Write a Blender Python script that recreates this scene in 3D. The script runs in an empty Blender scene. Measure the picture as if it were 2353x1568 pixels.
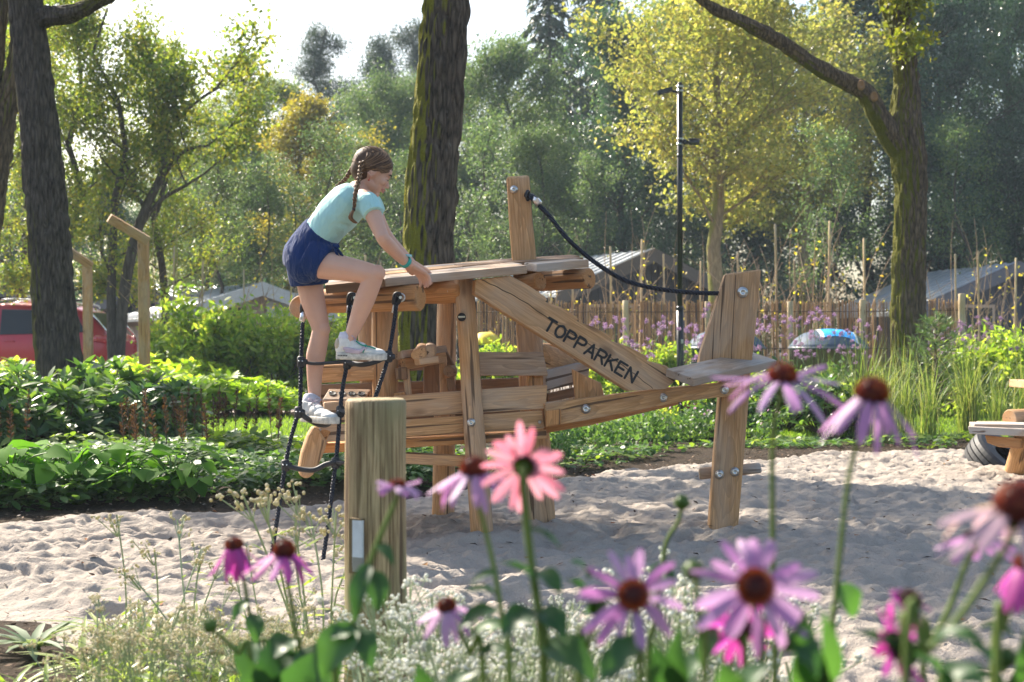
import bpy, math, random
import numpy as np
from mathutils import Vector, Matrix
rad = math.radians
rng = np.random.default_rng(7); random.seed(7)
scene = bpy.context.scene
col = scene.collection
# ------------------------------------------------------------------ camera, sky, sun, exposure
H = 0.91                     # eye height above the sand
F = 3266.0                   # focal length in the 2353-wide measuring grid
cam_d = bpy.data.cameras.new('camera'); cam = bpy.data.objects.new('camera', cam_d); col.objects.link(cam)
scene.camera = cam
cam.location = (0, 0, H); cam.rotation_euler = (rad(90), 0, 0)
cam_d.sensor_width = 36; cam_d.lens = 50; cam_d.clip_start = 0.05; cam_d.clip_end = 1000
cam_d.dof.use_dof = True; cam_d.dof.focus_distance = 6.15; cam_d.dof.aperture_fstop = 5.6
SUN_EL, SUN_AZ = 40.0, -40.0
world = bpy.data.worlds.new('World'); scene.world = world; world.use_nodes = True
wn = world.node_tree
sky = wn.nodes.new('ShaderNodeTexSky'); sky.sky_type = 'NISHITA'; sky.sun_disc = False
sky.sun_elevation = rad(SUN_EL); sky.sun_rotation = rad(SUN_AZ); sky.dust_density = 3.0; sky.air_density = 1.2; sky.ozone_density = 1.5
wn.links.new(sky.outputs[0], wn.nodes['Background'].inputs[0])
wn.nodes['Background'].inputs[1].default_value = 0.105
sl = bpy.data.lights.new('sun', 'SUN'); sun = bpy.data.objects.new('sun', sl); col.objects.link(sun)
sl.energy = 5.0; sl.angle = rad(0.5); sl.color = (1.0, 0.9, 0.76)
sdir = Vector((math.sin(rad(SUN_AZ))*math.cos(rad(SUN_EL)), math.cos(rad(SUN_AZ))*math.cos(rad(SUN_EL)), math.sin(rad(SUN_EL))))
sun.rotation_euler = sdir.to_track_quat('Z', 'Y').to_euler(); sun.location = sdir*50
scene.view_settings.view_transform = 'Standard'; scene.view_settings.look = 'None'
scene.view_settings.exposure = 1.48; scene.view_settings.gamma = 1.0
cy = scene.cycles
cy.use_denoising = True; cy.max_bounces = 7; cy.diffuse_bounces = 3; cy.glossy_bounces = 3; cy.transmission_bounces = 5
cy.transparent_max_bounces = 6; cy.volume_bounces = 0; cy.caustics_reflective = False; cy.caustics_refractive = False
cy.sample_clamp_indirect = 6.0

def P(x, y, d): return Vector(((x-1176.5)*d/F, d, H-(y-784)*d/F))
def G(x, d, z=0.0): return Vector(((x-1176.5)*d/F, d, z))

# ------------------------------------------------------------------ noise
def _h(ix, iy, iz, s):
    n = (ix*374761393 + iy*668265263 + iz*2147483647 + s*1274126177) & 0xffffffff
    n = ((n ^ (n >> 13))*1274126177) & 0xffffffff
    n = n ^ (n >> 16)
    return (n & 0xffff)/65535.0
def vnoise(Pt, s=0):
    Pt = np.asarray(Pt, float); i = np.floor(Pt).astype(np.int64); f = Pt-i; f = f*f*(3-2*f)
    r = 0
    for a in (0, 1):
        for b in (0, 1):
            for c in (0, 1):
                w = (f[:, 0] if a else 1-f[:, 0])*(f[:, 1] if b else 1-f[:, 1])*(f[:, 2] if c else 1-f[:, 2])
                r = r + w*_h(i[:, 0]+a, i[:, 1]+b, i[:, 2]+c, s)
    return r*2-1
def fbm(Pt, s=0, o=4):
    r = 0; a = 1.0; Pt = np.asarray(Pt, float)
    for k in range(o): r = r + a*vnoise(Pt*(2.03**k)+k*17.3, s+k); a *= .5
    return r

# ------------------------------------------------------------------ mesh collecting
kids = {}
class MB:
    def __init__(s): s.V = []; s.n = 0; s.Fc = []          # Fc: (array (n,k), mat, rnd array, smooth)
    def add(s, V, faces, mat=0, rnd=None, smooth=True):
        V = np.asarray(V, float).reshape(-1, 3)
        groups = {}
        if isinstance(faces, np.ndarray): groups = {faces.shape[1]: faces}
        else:
            for f in faces: groups.setdefault(len(f), []).append(f)
        for k, g in groups.items():
            g = np.asarray(g, np.int64)+s.n
            r = rnd if isinstance(rnd, np.ndarray) and len(rnd) == len(g) else np.full(len(g), random.random() if rnd is None or isinstance(rnd, np.ndarray) else rnd)
            s.Fc.append((g, mat, r, smooth))
        s.V.append(V); s.n += len(V)
    def tube(s, pts, rad_, n=8, mat=0, cap=True, rnd=None, ell=None, side=None, smooth=True):
        pts = np.array([tuple(p) for p in pts], float); m = len(pts)
        r = np.full(m, rad_) if np.isscalar(rad_) else np.asarray(rad_, float)
        rb = r if ell is None else (np.asarray(ell, float) if not np.isscalar(ell) else r*ell)
        T = np.gradient(pts, axis=0); T /= np.linalg.norm(T, axis=1)[:, None]+1e-12
        if side is not None: u = np.array(side, float)
        else:
            u = np.cross(T[0], (0, 0, 1.));
            if np.linalg.norm(u) < .1: u = np.array((1., 0, 0))
        V = []
        a = np.arange(n)*2*np.pi/n
        for i in range(m):
            u = u-T[i]*(u@T[i]); u = u/(np.linalg.norm(u)+1e-12); v = np.cross(T[i], u)
            V.append(pts[i]+np.outer(np.cos(a)*rb[i], u)+np.outer(np.sin(a)*r[i], v))
        V = np.concatenate(V)
        i = np.arange(m-1)[:, None]*n; j = np.arange(n)[None, :]; j2 = (j+1) % n
        q = np.stack([i+j, i+j2, i+n+j2, i+n+j], -1).reshape(-1, 4)
        f = [tuple(x) for x in q]
        s.add(V, q, mat, rnd, smooth)
        if cap:
            b = s.n-m*n
            for ring, rev in ((b, True), (b+(m-1)*n, False)):
                l = list(range(ring, ring+n)); l = l[::-1] if rev else l
                s.Fc.append((np.array([l], np.int64), mat if cap is True else cap-1, np.array([.5]), False))
    def ball(s, c, r, n=10, m=7, mat=0, rnd=None, M=None):
        th = np.linspace(0, np.pi, m+1)[1:-1]; a = np.arange(n)*2*np.pi/n
        V = [(0, 0, 1)]+[(math.sin(t)*math.cos(x), math.sin(t)*math.sin(x), math.cos(t)) for t in th for x in a]+[(0, 0, -1)]
        V = np.array(V)*np.array(r if not np.isscalar(r) else (r, r, r))
        if M is not None: V = V@np.array(M.to_3x3()).T
        V = V+np.array(tuple(c)); k = len(V)-1; f = []
        for j in range(n): f.append((0, 1+j, 1+(j+1) % n)); f.append((k, k-n+(j+1) % n, k-n+j))
        for i in range(m-2):
            for j in range(n): f.append((1+i*n+j, 1+(i+1)*n+j, 1+(i+1)*n+(j+1) % n, 1+i*n+(j+1) % n))
        s.add(V, f, mat, rnd)
    def box(s, c, size, M=None, mat=0, rnd=None, smooth=False):
        x, y, z = [q/2 for q in size]
        V = np.array([(a*x, b*y, e*z) for a in (-1, 1) for b in (-1, 1) for e in (-1, 1)], float)
        if M is not None: V = V@np.array(M.to_3x3()).T
        s.add(V+np.array(tuple(c)), [(0, 1, 3, 2), (4, 6, 7, 5), (0, 4, 5, 1), (2, 3, 7, 6), (0, 2, 6, 4), (1, 5, 7, 3)], mat, rnd, smooth)
    def leaves(s, C, D, U, L, W, mat=0, shape='rhomb', rnd=None, curl=0.0, fold=0.0):
        """flat leaf blades: base C, direction D, up U, length L, width W (arrays)"""
        C = np.asarray(C, float); N = len(C)
        D = D/(np.linalg.norm(D, axis=1)[:, None]+1e-9); S = np.cross(D, U); S /= np.linalg.norm(S, axis=1)[:, None]+1e-9
        Nn = np.cross(S, D); L = np.broadcast_to(L, N)[:, None]; W = np.broadcast_to(W, N)[:, None]
        if rnd is None: rnd = rng.random(N)
        if shape == 'rhomb':
            V = np.stack([C, C+D*L*.5+S*W*.5, C+D*L-Nn*L*curl, C+D*L*.5-S*W*.5], 1).reshape(-1, 3)
            q = np.arange(N)[:, None]*4+np.array([0, 1, 2, 3])
            s.add(V, q, mat, rnd, False)
        else:
            prof = {'oval': [(.0, .06), (.25, .8), (.6, 1.), (.88, .5), (1., .0)], 'lance': [(0, .1), (.2, .9), (.45, 1.), (.75, .5), (1., 0)],
                    'strap': [(0, .6), (.25, .9), (.5, 1.), (.8, .7), (1., 0)], 'heart': [(-.08, .35), (.12, 1.), (.4, .95), (.75, .5), (1., 0)]}[shape]
            V = []; k = len(prof)
            for t, w in prof:
                mid = C+D*L*t-Nn*L*curl*t*t
                V += [mid+S*W*w*.5+Nn*W*fold*w*.5, mid, mid-S*W*w*.5+Nn*W*fold*w*.5]
            V = np.stack(V, 1).reshape(-1, 3); b = np.arange(N)[:, None]*(3*k); q = []
            for i in range(k-1):
                for o in (0, 1): q.append(b+np.array([i*3+o, i*3+o+1, i*3+3+o+1, i*3+3+o]))
            s.add(V, np.concatenate(q), mat, np.tile(rnd, 2*(k-1)), True)
    def mesh(s, name, mats):
        me = bpy.data.meshes.new(name); V = np.concatenate(s.V)
        me.vertices.add(len(V)); me.vertices.foreach_set('co', V.astype(np.float32).ravel())
        li = np.concatenate([g.ravel() for g, *_ in s.Fc]); lt = np.concatenate([np.full(len(g), g.shape[1]) for g, *_ in s.Fc])
        me.loops.add(len(li)); me.loops.foreach_set('vertex_index', li.astype(np.int32))
        me.polygons.add(len(lt)); me.polygons.foreach_set('loop_start', (np.cumsum(lt)-lt).astype(np.int32))
        me.polygons.foreach_set('loop_total', lt.astype(np.int32))
        me.polygons.foreach_set('material_index', np.concatenate([np.full(len(g), m) for g, m, *_ in s.Fc]).astype(np.int32))
        me.polygons.foreach_set('use_smooth', np.concatenate([np.full(len(g), sm) for g, m, r, sm in s.Fc]))
        me.update(calc_edges=True)
        at = me.attributes.new('rnd', 'FLOAT', 'FACE'); at.data.foreach_set('value', np.concatenate([r for g, m, r, sm in s.Fc]).astype(np.float32))
        for m in (mats if isinstance(mats, (list, tuple)) else [mats]): me.materials.append(m)
        return me
    def build(s, name, mats, parent=None, loc=None):
        o = bpy.data.objects.new(name, s.mesh(name, mats)); col.objects.link(o)
        if loc is not None: o.location = loc
        if parent is not None: adopt(o, parent)
        return o
def adopt(o, parent):
    o.parent = parent; o.matrix_parent_inverse = WM(parent).inverted(); kids.setdefault(parent.name, []).append(o)
def WM(o):
    L = Matrix.LocRotScale(o.location, o.rotation_euler, o.scale)
    if o.parent is None: return L
    return WM(o.parent) @ o.matrix_parent_inverse @ L
def tag(o, label=None, cat=None, group=None, kind=None):
    if label: o['label'] = label
    if cat: o['category'] = cat
    if group: o['group'] = group
    if kind: o['kind'] = kind
    return o
def thing(name, loc, label, cat, group=None):
    e = bpy.data.objects.new(name, None); e.empty_display_size = .1; e.location = loc; col.objects.link(e)
    return tag(e, label, cat, group)
def copy_tree(o, parent=None):
    c = o.copy(); col.objects.link(c)
    if parent is not None:
        inv = o.matrix_parent_inverse.copy(); c.parent = parent; c.matrix_parent_inverse = inv
        kids.setdefault(parent.name, []).append(c)
    for ch in list(kids.get(o.name, [])): copy_tree(ch, c)
    return c
def place(o, loc, rz=0, s=1, label=None, group=None, tilt=0):
    o.location = loc; o.rotation_euler = (tilt, 0, rz); o.scale = (s, s, s) if np.isscalar(s) else s
    if label: o['label'] = label
    if group: o['group'] = group
    return o
def spline(pts, n):
    pts = np.array([tuple(p) for p in pts], float); m = len(pts)
    t = np.linspace(0, m-1, n); out = []
    for x in t:
        i = min(int(x), m-2); f = x-i
        p0 = pts[max(i-1, 0)]; p1 = pts[i]; p2 = pts[i+1]; p3 = pts[min(i+2, m-1)]
        out.append(.5*((2*p1)+(-p0+p2)*f+(2*p0-5*p1+4*p2-p3)*f*f+(-p0+3*p1-3*p2+p3)*f**3))
    return np.array(out)

# ------------------------------------------------------------------ materials
class N:
    def __init__(s, name):
        s.m = bpy.data.materials.new(name); s.m.use_nodes = True; s.t = s.m.node_tree; s.b = s.t.nodes['Principled BSDF']; s.out = s.t.nodes['Material Output']
    def n(s, typ, **kw):
        x = s.t.nodes.new(typ)
        for k, v in kw.items():
            if k.startswith('i_'):
                key = k[2:]; key = int(key) if key.isdigit() else key.replace('_', ' ')
                x.inputs[key].default_value = v
            else: setattr(x, k, v)
        return x
    def l(s, a, b): s.t.links.new(a, b)
    def coord(s, kind='Object', scale=(1, 1, 1), loc=(0, 0, 0)):
        c = s.n('ShaderNodeTexCoord'); m = s.n('ShaderNodeMapping'); m.inputs['Scale'].default_value = scale; m.inputs['Location'].default_value = loc
        s.l(c.outputs[kind], m.inputs[0]); return m.outputs[0]
    def noise(s, vec, scale=5, detail=4, rough=.6, dist=0):
        x = s.n('ShaderNodeTexNoise'); s.l(vec, x.inputs['Vector']); x.inputs['Scale'].default_value = scale; x.inputs['Detail'].default_value = detail
        x.inputs['Roughness'].default_value = rough; x.inputs['Distortion'].default_value = dist; return x.outputs['Fac']
    def ramp(s, fac, stops):
        r = s.n('ShaderNodeValToRGB'); e = r.color_ramp.elements
        while len(e) < len(stops): e.new(.5)
        for k, (p, c) in enumerate(stops): e[k].position = p; e[k].color = (*c, 1) if len(c) == 3 else c
        s.l(fac, r.inputs[0]); return r.outputs[0]
    def mix(s, fac, a, b, mode='MIX'):
        x = s.n('ShaderNodeMix', data_type='RGBA', blend_type=mode)
        for v, i in ((fac, 0), (a, 6), (b, 7)):
            if hasattr(v, 'links'): s.l(v, x.inputs[i])
            else: x.inputs[i].default_value = v if np.isscalar(v) or len(v) == 4 else (*v, 1)
        return x.outputs[2]
    def math(s, op, a, b=None):
        x = s.n('ShaderNodeMath', operation=op)
        for v, i in ((a, 0), (b, 1)):
            if v is None: continue
            if hasattr(v, 'links'): s.l(v, x.inputs[i])
            else: x.inputs[i].default_value = v
        return x.outputs[0]
    def bump(s, h, strength=.3, dist=.01):
        b = s.n('ShaderNodeBump'); b.inputs['Strength'].default_value = strength; b.inputs['Distance'].default_value = dist
        s.l(h, b.inputs['Height']); s.l(b.outputs[0], s.b.inputs['Normal']); return b
    def col(s, c): s.l(c, s.b.inputs['Base Color']) if hasattr(c, 'links') else setattr(s.b.inputs['Base Color'], 'default_value', (*c, 1))
    def rough(s, r, spec=.5):
        if hasattr(r, 'links'): s.l(r, s.b.inputs['Roughness'])
        else: s.b.inputs['Roughness'].default_value = r
        s.b.inputs['Specular IOR Level'].default_value = spec

def m_plain(name, c, rough=.6, metal=0, var=.12, scale=30, spec=.5, coat=0):
    a = N(name); v = a.coord()
    f = a.noise(v, scale, 4); k = a.ramp(f, [(.3, tuple(x*(1-var) for x in c)), (.7, tuple(min(1, x*(1+var)) for x in c))])
    a.col(k); a.rough(rough, spec); a.b.inputs['Metallic'].default_value = metal; a.b.inputs['Coat Weight'].default_value = coat
    return a.m
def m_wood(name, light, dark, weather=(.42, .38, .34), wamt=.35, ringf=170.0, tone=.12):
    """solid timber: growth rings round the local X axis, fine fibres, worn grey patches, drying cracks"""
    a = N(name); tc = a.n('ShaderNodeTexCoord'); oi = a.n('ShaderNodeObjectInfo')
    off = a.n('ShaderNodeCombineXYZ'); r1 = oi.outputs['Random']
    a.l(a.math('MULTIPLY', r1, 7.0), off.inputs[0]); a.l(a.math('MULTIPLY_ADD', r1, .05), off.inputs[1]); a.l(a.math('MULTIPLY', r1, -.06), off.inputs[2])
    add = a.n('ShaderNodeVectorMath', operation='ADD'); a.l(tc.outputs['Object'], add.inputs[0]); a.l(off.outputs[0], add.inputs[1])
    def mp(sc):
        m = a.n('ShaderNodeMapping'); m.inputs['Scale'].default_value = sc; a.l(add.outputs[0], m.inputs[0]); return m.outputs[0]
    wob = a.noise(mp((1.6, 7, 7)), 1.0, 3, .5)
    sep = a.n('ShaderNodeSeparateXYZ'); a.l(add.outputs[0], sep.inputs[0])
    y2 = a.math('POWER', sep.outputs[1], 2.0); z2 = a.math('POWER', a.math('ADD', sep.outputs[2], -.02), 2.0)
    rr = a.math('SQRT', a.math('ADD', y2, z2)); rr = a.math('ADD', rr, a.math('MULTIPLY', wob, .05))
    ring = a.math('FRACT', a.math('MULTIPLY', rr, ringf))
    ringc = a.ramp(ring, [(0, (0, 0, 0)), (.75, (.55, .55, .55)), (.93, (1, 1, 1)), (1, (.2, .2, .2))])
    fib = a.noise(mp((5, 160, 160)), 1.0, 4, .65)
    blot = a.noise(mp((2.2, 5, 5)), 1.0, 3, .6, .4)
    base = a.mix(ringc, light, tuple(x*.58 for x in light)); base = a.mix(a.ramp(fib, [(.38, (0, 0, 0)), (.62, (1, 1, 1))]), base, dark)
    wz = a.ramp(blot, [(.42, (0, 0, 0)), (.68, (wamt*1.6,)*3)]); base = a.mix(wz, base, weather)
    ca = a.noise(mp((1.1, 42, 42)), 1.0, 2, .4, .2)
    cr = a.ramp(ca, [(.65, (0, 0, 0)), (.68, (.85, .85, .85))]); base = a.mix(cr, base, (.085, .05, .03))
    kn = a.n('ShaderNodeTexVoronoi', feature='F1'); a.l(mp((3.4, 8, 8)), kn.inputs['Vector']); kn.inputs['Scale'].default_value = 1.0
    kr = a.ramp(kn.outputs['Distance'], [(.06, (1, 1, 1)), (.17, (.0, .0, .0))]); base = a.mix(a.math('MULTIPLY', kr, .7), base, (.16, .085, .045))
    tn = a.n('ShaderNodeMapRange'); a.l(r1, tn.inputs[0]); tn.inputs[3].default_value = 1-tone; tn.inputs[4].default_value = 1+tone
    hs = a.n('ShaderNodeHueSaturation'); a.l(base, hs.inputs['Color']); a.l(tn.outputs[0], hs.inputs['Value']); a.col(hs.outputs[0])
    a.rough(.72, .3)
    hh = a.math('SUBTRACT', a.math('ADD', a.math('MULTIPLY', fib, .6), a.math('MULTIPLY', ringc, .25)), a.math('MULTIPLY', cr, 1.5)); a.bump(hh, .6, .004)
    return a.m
def m_leaf(name, cols, trans=.45, rough=.42, spec=.4, tcol=1.5, vein=False, tint=(1.15, 1.2, .55)):
    """leaf with light passing through it; hue differs from leaf to leaf"""
    a = N(name); at = a.n('ShaderNodeAttribute', attribute_name='rnd'); oi = a.n('ShaderNodeObjectInfo')
    f = a.math('FRACT', a.math('ADD', at.outputs['Fac'], a.math('MULTIPLY', oi.outputs['Random'], .13)))
    n = len(cols); c = a.ramp(at.outputs['Fac'], [(i/(n-1) if n > 1 else 0, cc) for i, cc in enumerate(cols)])
    hs = a.n('ShaderNodeHueSaturation'); a.l(c, hs.inputs['Color']); mr = a.n('ShaderNodeMapRange'); a.l(oi.outputs['Random'], mr.inputs[0])
    mr.inputs[3].default_value = .85; mr.inputs[4].default_value = 1.15; a.l(mr.outputs[0], hs.inputs['Value']); c = hs.outputs[0]
    if vein:
        nz = a.noise(a.coord('Object'), 60, 3); c = a.mix(a.math('MULTIPLY', nz, .35), c, tuple(min(1, q*1.5) for q in cols[0]))
    a.col(c); a.rough(rough, spec)
    tr = a.n('ShaderNodeBsdfTranslucent'); tm = a.mix(1.0, c, (tcol*tint[0], tcol*tint[1], tcol*tint[2], 1), 'MULTIPLY'); a.l(tm, tr.inputs[0])
    mx = a.n('ShaderNodeMixShader'); mx.inputs[0].default_value = trans; a.l(a.b.outputs[0], mx.inputs[1]); a.l(tr.outputs[0], mx.inputs[2]); a.l(mx.outputs[0], a.out.inputs[0])
    return a.m
def m_bark(name, c1, c2, moss=(.13, .13, .02), mamt=.5, scale=1.0, side=-1):
    a = N(name); v = a.coord('Object', (30*scale, 30*scale, 6*scale)); w = a.noise(v, 1, 6, .68, .8)
    vo = a.n('ShaderNodeTexVoronoi', feature='DISTANCE_TO_EDGE'); a.l(a.coord('Object', (17*scale, 17*scale, 3.2*scale)), vo.inputs['Vector']); vo.inputs['Scale'].default_value = 1.6
    ds = a.mix(.55, vo.outputs['Distance'], w); e = a.ramp(ds, [(.20, c2), (.44, c1)])
    li = a.noise(a.coord('Object', (40*scale, 40*scale, 22*scale)), 1, 2, .5); e = a.mix(a.ramp(li, [(.70, (0, 0, 0)), (.80, (.3, .3, .3))]), e, (.30, .30, .27))
    ge = a.n('ShaderNodeNewGeometry'); sp = a.n('ShaderNodeSeparateXYZ'); a.l(ge.outputs['Normal'], sp.inputs[0])
    mm = a.noise(a.coord('Object', (1.6, 1.6, .55)), 1.0, 4, .65)
    q = a.math('ADD', a.math('MULTIPLY', sp.outputs[0], .30*side), mm); q = a.math('ADD', q, mamt-.5)
    mk = a.ramp(q, [(.56, (0, 0, 0)), (.66, (.95, .95, .95))]); fz = a.noise(a.coord('Object', (60, 60, 60)), 1, 3)
    mc = a.mix(fz, tuple(x*.55 for x in moss), tuple(x*1.5 for x in moss)); a.col(a.mix(mk, e, mc)); a.rough(.9, .2)
    a.bump(a.math('ADD', ds, a.math('MULTIPLY', a.math('MULTIPLY', mk, fz), .5)), 1.0, .05)
    return a.m

M = {}
M['wood'] = m_wood('robinia_wood', (.66, .385, .18), (.40, .21, .088), (.46, .38, .30), wamt=.33)
M['wood_grey'] = m_wood('weathered_wood', (.50, .37, .26), (.33, .23, .16), (.42, .40, .38), .6)
M['wood_warm'] = m_wood('warm_wood', (.62, .32, .125), (.40, .18, .06), (.45, .33, .22), .2)
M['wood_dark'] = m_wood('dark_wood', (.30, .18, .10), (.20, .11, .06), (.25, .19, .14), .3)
M['post_wood'] = m_wood('post_wood', (.56, .42, .23), (.14, .085, .04), (.29, .25, .13), .8, 26.0)
M['steel'] = m_plain('bolt_steel', (.62, .62, .60), .28, 1.0, .1)
M['alu'] = m_plain('ferrule_aluminium', (.75, .76, .78), .35, 1.0, .08)
M['black'] = m_plain('black_paint', (.012, .012, .014), .35, 0, .1)
M['rubber'] = m_plain('black_rubber', (.02, .02, .022), .6, 0, .2)
def m_rope(name, c):
    a = N(name); v = a.coord('UV'); a.rough(.6, .4)
    tc = a.n('ShaderNodeTexCoord'); w = a.n('ShaderNodeTexWave', wave_type='BANDS', bands_direction='DIAGONAL'); a.l(tc.outputs['Object'], w.inputs['Vector']); w.inputs['Scale'].default_value = 38
    w.inputs['Distortion'].default_value = 1; a.col(a.ramp(w.outputs['Fac'], [(.1, tuple(x*.4 for x in c)), (.8, tuple(x*1.6 for x in c))])); a.bump(w.outputs['Fac'], .8, .004)
    return a.m
M['rope'] = m_rope('braided_rope', (.014, .017, .028))
# ================================================================== ground, sand, beds, lawn, path
def edge_far(x):                 # far rim of the sand, depth as a function of the measuring column
    return np.interp(x, [-800, 0, 300, 500, 930, 1300, 1600, 2000, 2353, 3200], [6.9, 7.1, 7.4, 7.5, 8.1, 9.1, 10.4, 11.5, 11.9, 12.2])
def sand_h(X, Y):
    p = np.stack([X, Y, X*0], 1)
    h = .013*vnoise(p*(2.2, 3.4, 1), 3)+.017*vnoise(p*(4.6, 8.5, 1)+5, 9)+.020*np.abs(vnoise(p*(13, 19, 1), 5))*-1.6+.013*vnoise(p*(24, 34, 1), 8)+.03
    q = vnoise(p*(6.5, 8.5, 1)+11, 21); h = h-.045*np.clip(q-.25, 0, .5)*2       # footprints
    for (fx, fd, amp, sg) in ((1020, 6.75, .05, .17), (1110, 6.12, .045, .16), (1245, 6.5, .035, .18), (1660, 6.45, .04, .2), (2335, 9.2, .06, .25)):
        cx = (fx-1176.5)*fd/F; h = h+amp*np.exp(-((X-cx)**2+(Y-fd)**2)/(2*sg*sg))
    return h
def near_edge(X): return np.interp(X, [-6, -2.2, -1.5, -.9, .3, 1.2, 6], [5.1, 5.0, 4.62, 4.0, 3.6, 3.1, 2.9])
xs = np.linspace(-5.2, 5.4, 560); ys = np.concatenate([np.linspace(2.7, 7.5, 420), np.linspace(7.52, 12.6, 240)])
XX, YY = np.meshgrid(xs, ys); X = XX.ravel(); Y = YY.ravel()
px = X/Y*F+1176.5; ef = edge_far(px)+.16*vnoise(np.stack([X*1.6, Y*0, X*0], 1), 4)+.05*vnoise(np.stack([X*7, Y*0, X*0], 1), 6)
en = near_edge(X)+.15*vnoise(np.stack([X*1.7, Y*0, X*0], 1), 14)+.05*vnoise(np.stack([X*8, Y*0, X*0], 1), 16)
edge = np.minimum(ef-Y, Y-en); fade = np.clip(edge/.35, 0, 1)
Z = sand_h(X, Y)*fade+.03*fade-.05*np.clip(-edge/.12, 0, 1)-.012
keep = edge > -.14
nx = len(xs); idx = np.arange(len(X)).reshape(len(ys), nx)
q = np.stack([idx[:-1, :-1], idx[:-1, 1:], idx[1:, 1:], idx[1:, :-1]], -1).reshape(-1, 4); q = q[keep[q].all(1)]
a = N('sand_surface'); v = a.coord('Object')
sp = a.noise(v, 420, 2, .7); big = a.noise(v, 1.3, 3); c = a.mix(big, (.355, .305, .26), (.42, .37, .32)); c = a.mix(a.ramp(sp, [(.30, (1, 1, 1)), (.44, (0, 0, 0))]), c, (.22, .18, .15))
deb = a.noise(v, 55, 3, .7); c = a.mix(a.ramp(deb, [(.67, (0, 0, 0)), (.71, (.85, .85, .85))]), c, (.12, .085, .065)); a.col(c); a.rough(.95, .15)
hb = a.math('ADD', a.math('MULTIPLY', a.noise(v, 30, 5, .7), 1.0), a.math('MULTIPLY', sp, .12)); a.bump(hb, .9, .02); M['sand'] = a.m
mb = MB(); mb.add(np.stack([X, Y, Z], 1), q, rnd=.5); sand = mb.build('sand', M['sand']); tag(sand, kind='structure')
def gz(x, y):                      # height of the ground at a point
    e = min(float(edge_far(x/y*F+1176.5))-y, y-float(near_edge(x)))
    if e > 0: return float(sand_h(np.array([x]), np.array([y]))[0])*min(1, e/.35)+.01
    return 0.0
# one sheet of soil / woodland floor out to the horizon
a = N('soil_surface'); v = a.coord('Object'); n1 = a.noise(v, 45, 5, .75); n2 = a.noise(v, 3, 3)
c = a.ramp(n1, [(.3, (.018, .012, .009)), (.5, (.05, .034, .024)), (.68, (.13, .09, .065)), (.78, (.28, .21, .16))]); c = a.mix(a.math('MULTIPLY', n2, .4), c, (.05, .04, .02)); a.col(c); a.rough(.95, .15)
a.bump(n1, 1.0, .03); M['soil'] = a.m
gx = np.concatenate([[-400, -120, -50], np.linspace(-24, 24, 97), [50, 120, 400]]); gy = np.concatenate([[-60, -10, 0], np.linspace(1, 34, 100), [45, 60, 90, 160, 500]])
GX, GY = np.meshgrid(gx, gy); X = GX.ravel(); Y = GY.ravel(); Zg = .02*fbm(np.stack([X*.9, Y*.9, X*0], 1), 31, 3)-.035
bedm = (Y > 7) & (Y < 19) & (np.abs(X) < 20); Zg = Zg+np.where(bedm, .03, 0)+np.where(Y < 5.4, .033, 0)
_ef = np.minimum(edge_far(X/np.maximum(Y, .5)*F+1176.5)-Y, Y-near_edge(X)); Zg = Zg-.16*np.clip((_ef-.15)/.3, 0, 1)*(Y < 13)*(Y > 1)
i = np.arange(len(X)).reshape(len(gy), len(gx)); q = np.stack([i[:-1, :-1], i[:-1, 1:], i[1:, 1:], i[1:, :-1]], -1).reshape(-1, 4)
mb = MB(); mb.add(np.stack([X, Y, Zg], 1), q, rnd=.5); tag(mb.build('ground', M['soil']), kind='structure')
# bark mulch chips and dry leaves lying on the beds
a = N('mulch_chip'); at = a.n('ShaderNodeAttribute', attribute_name='rnd'); a.col(a.ramp(at.outputs['Fac'], [(0, (.03, .02, .015)), (.5, (.10, .065, .045)), (.85, (.24, .17, .12)), (1, (.42, .35, .29))])); a.rough(.9, .1); M['chip'] = a.m
def scatter_chips(name, n, xr, yr, test, size, mat, label_kind='stuff'):
    x = rng.uniform(*xr, n); y = rng.uniform(*yr, n); k = test(x, y); x, y = x[k], y[k]; m = len(x)
    th = rng.uniform(0, 6.28, m); D = np.stack([np.cos(th), np.sin(th), rng.normal(0, .25, m)], 1); U = np.stack([rng.normal(0, .35, m), rng.normal(0, .35, m), np.ones(m)], 1)
    z = np.array([gz(float(i), float(j)) for i, j in zip(x, y)])+.012
    L = rng.uniform(size*.5, size*1.6, m); mb = MB(); mb.leaves(np.stack([x, y, z], 1), D, U, L, L*rng.uniform(.2, .6, m), curl=.1); o = mb.build(name, mat); tag(o, kind='stuff'); return o
def on_bed(x, y):
    p = x/y*F+1176.5; return (y > edge_far(p)-.05) & (y < np.interp(x, [-6, 0, 6], [12.6, 12.8, 14.5]))
scatter_chips('mulch_chips', 30000, (-6, 7), (7, 14.5), on_bed, .022, M['chip'])
scatter_chips('bed_mulch', 6000, (-4, 2.5), (2.6, 4.9), lambda x, y: y < near_edge(x)+.04, .02, M['chip'])
a = N('dry_leaf'); at = a.n('ShaderNodeAttribute', attribute_name='rnd'); a.col(a.ramp(at.outputs['Fac'], [(0, (.03, .02, .015)), (.45, (.08, .045, .03)), (.75, (.26, .10, .04)), (1, (.35, .22, .10))])); a.rough(.8, .2); M['dry'] = a.m
scatter_chips('leaf_litter', 2600, (-4.5, 5), (3.3, 11.5), lambda x, y: (y < edge_far(x/y*F+1176.5)-.1) & (y > near_edge(x)), .03, M['dry'])
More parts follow.
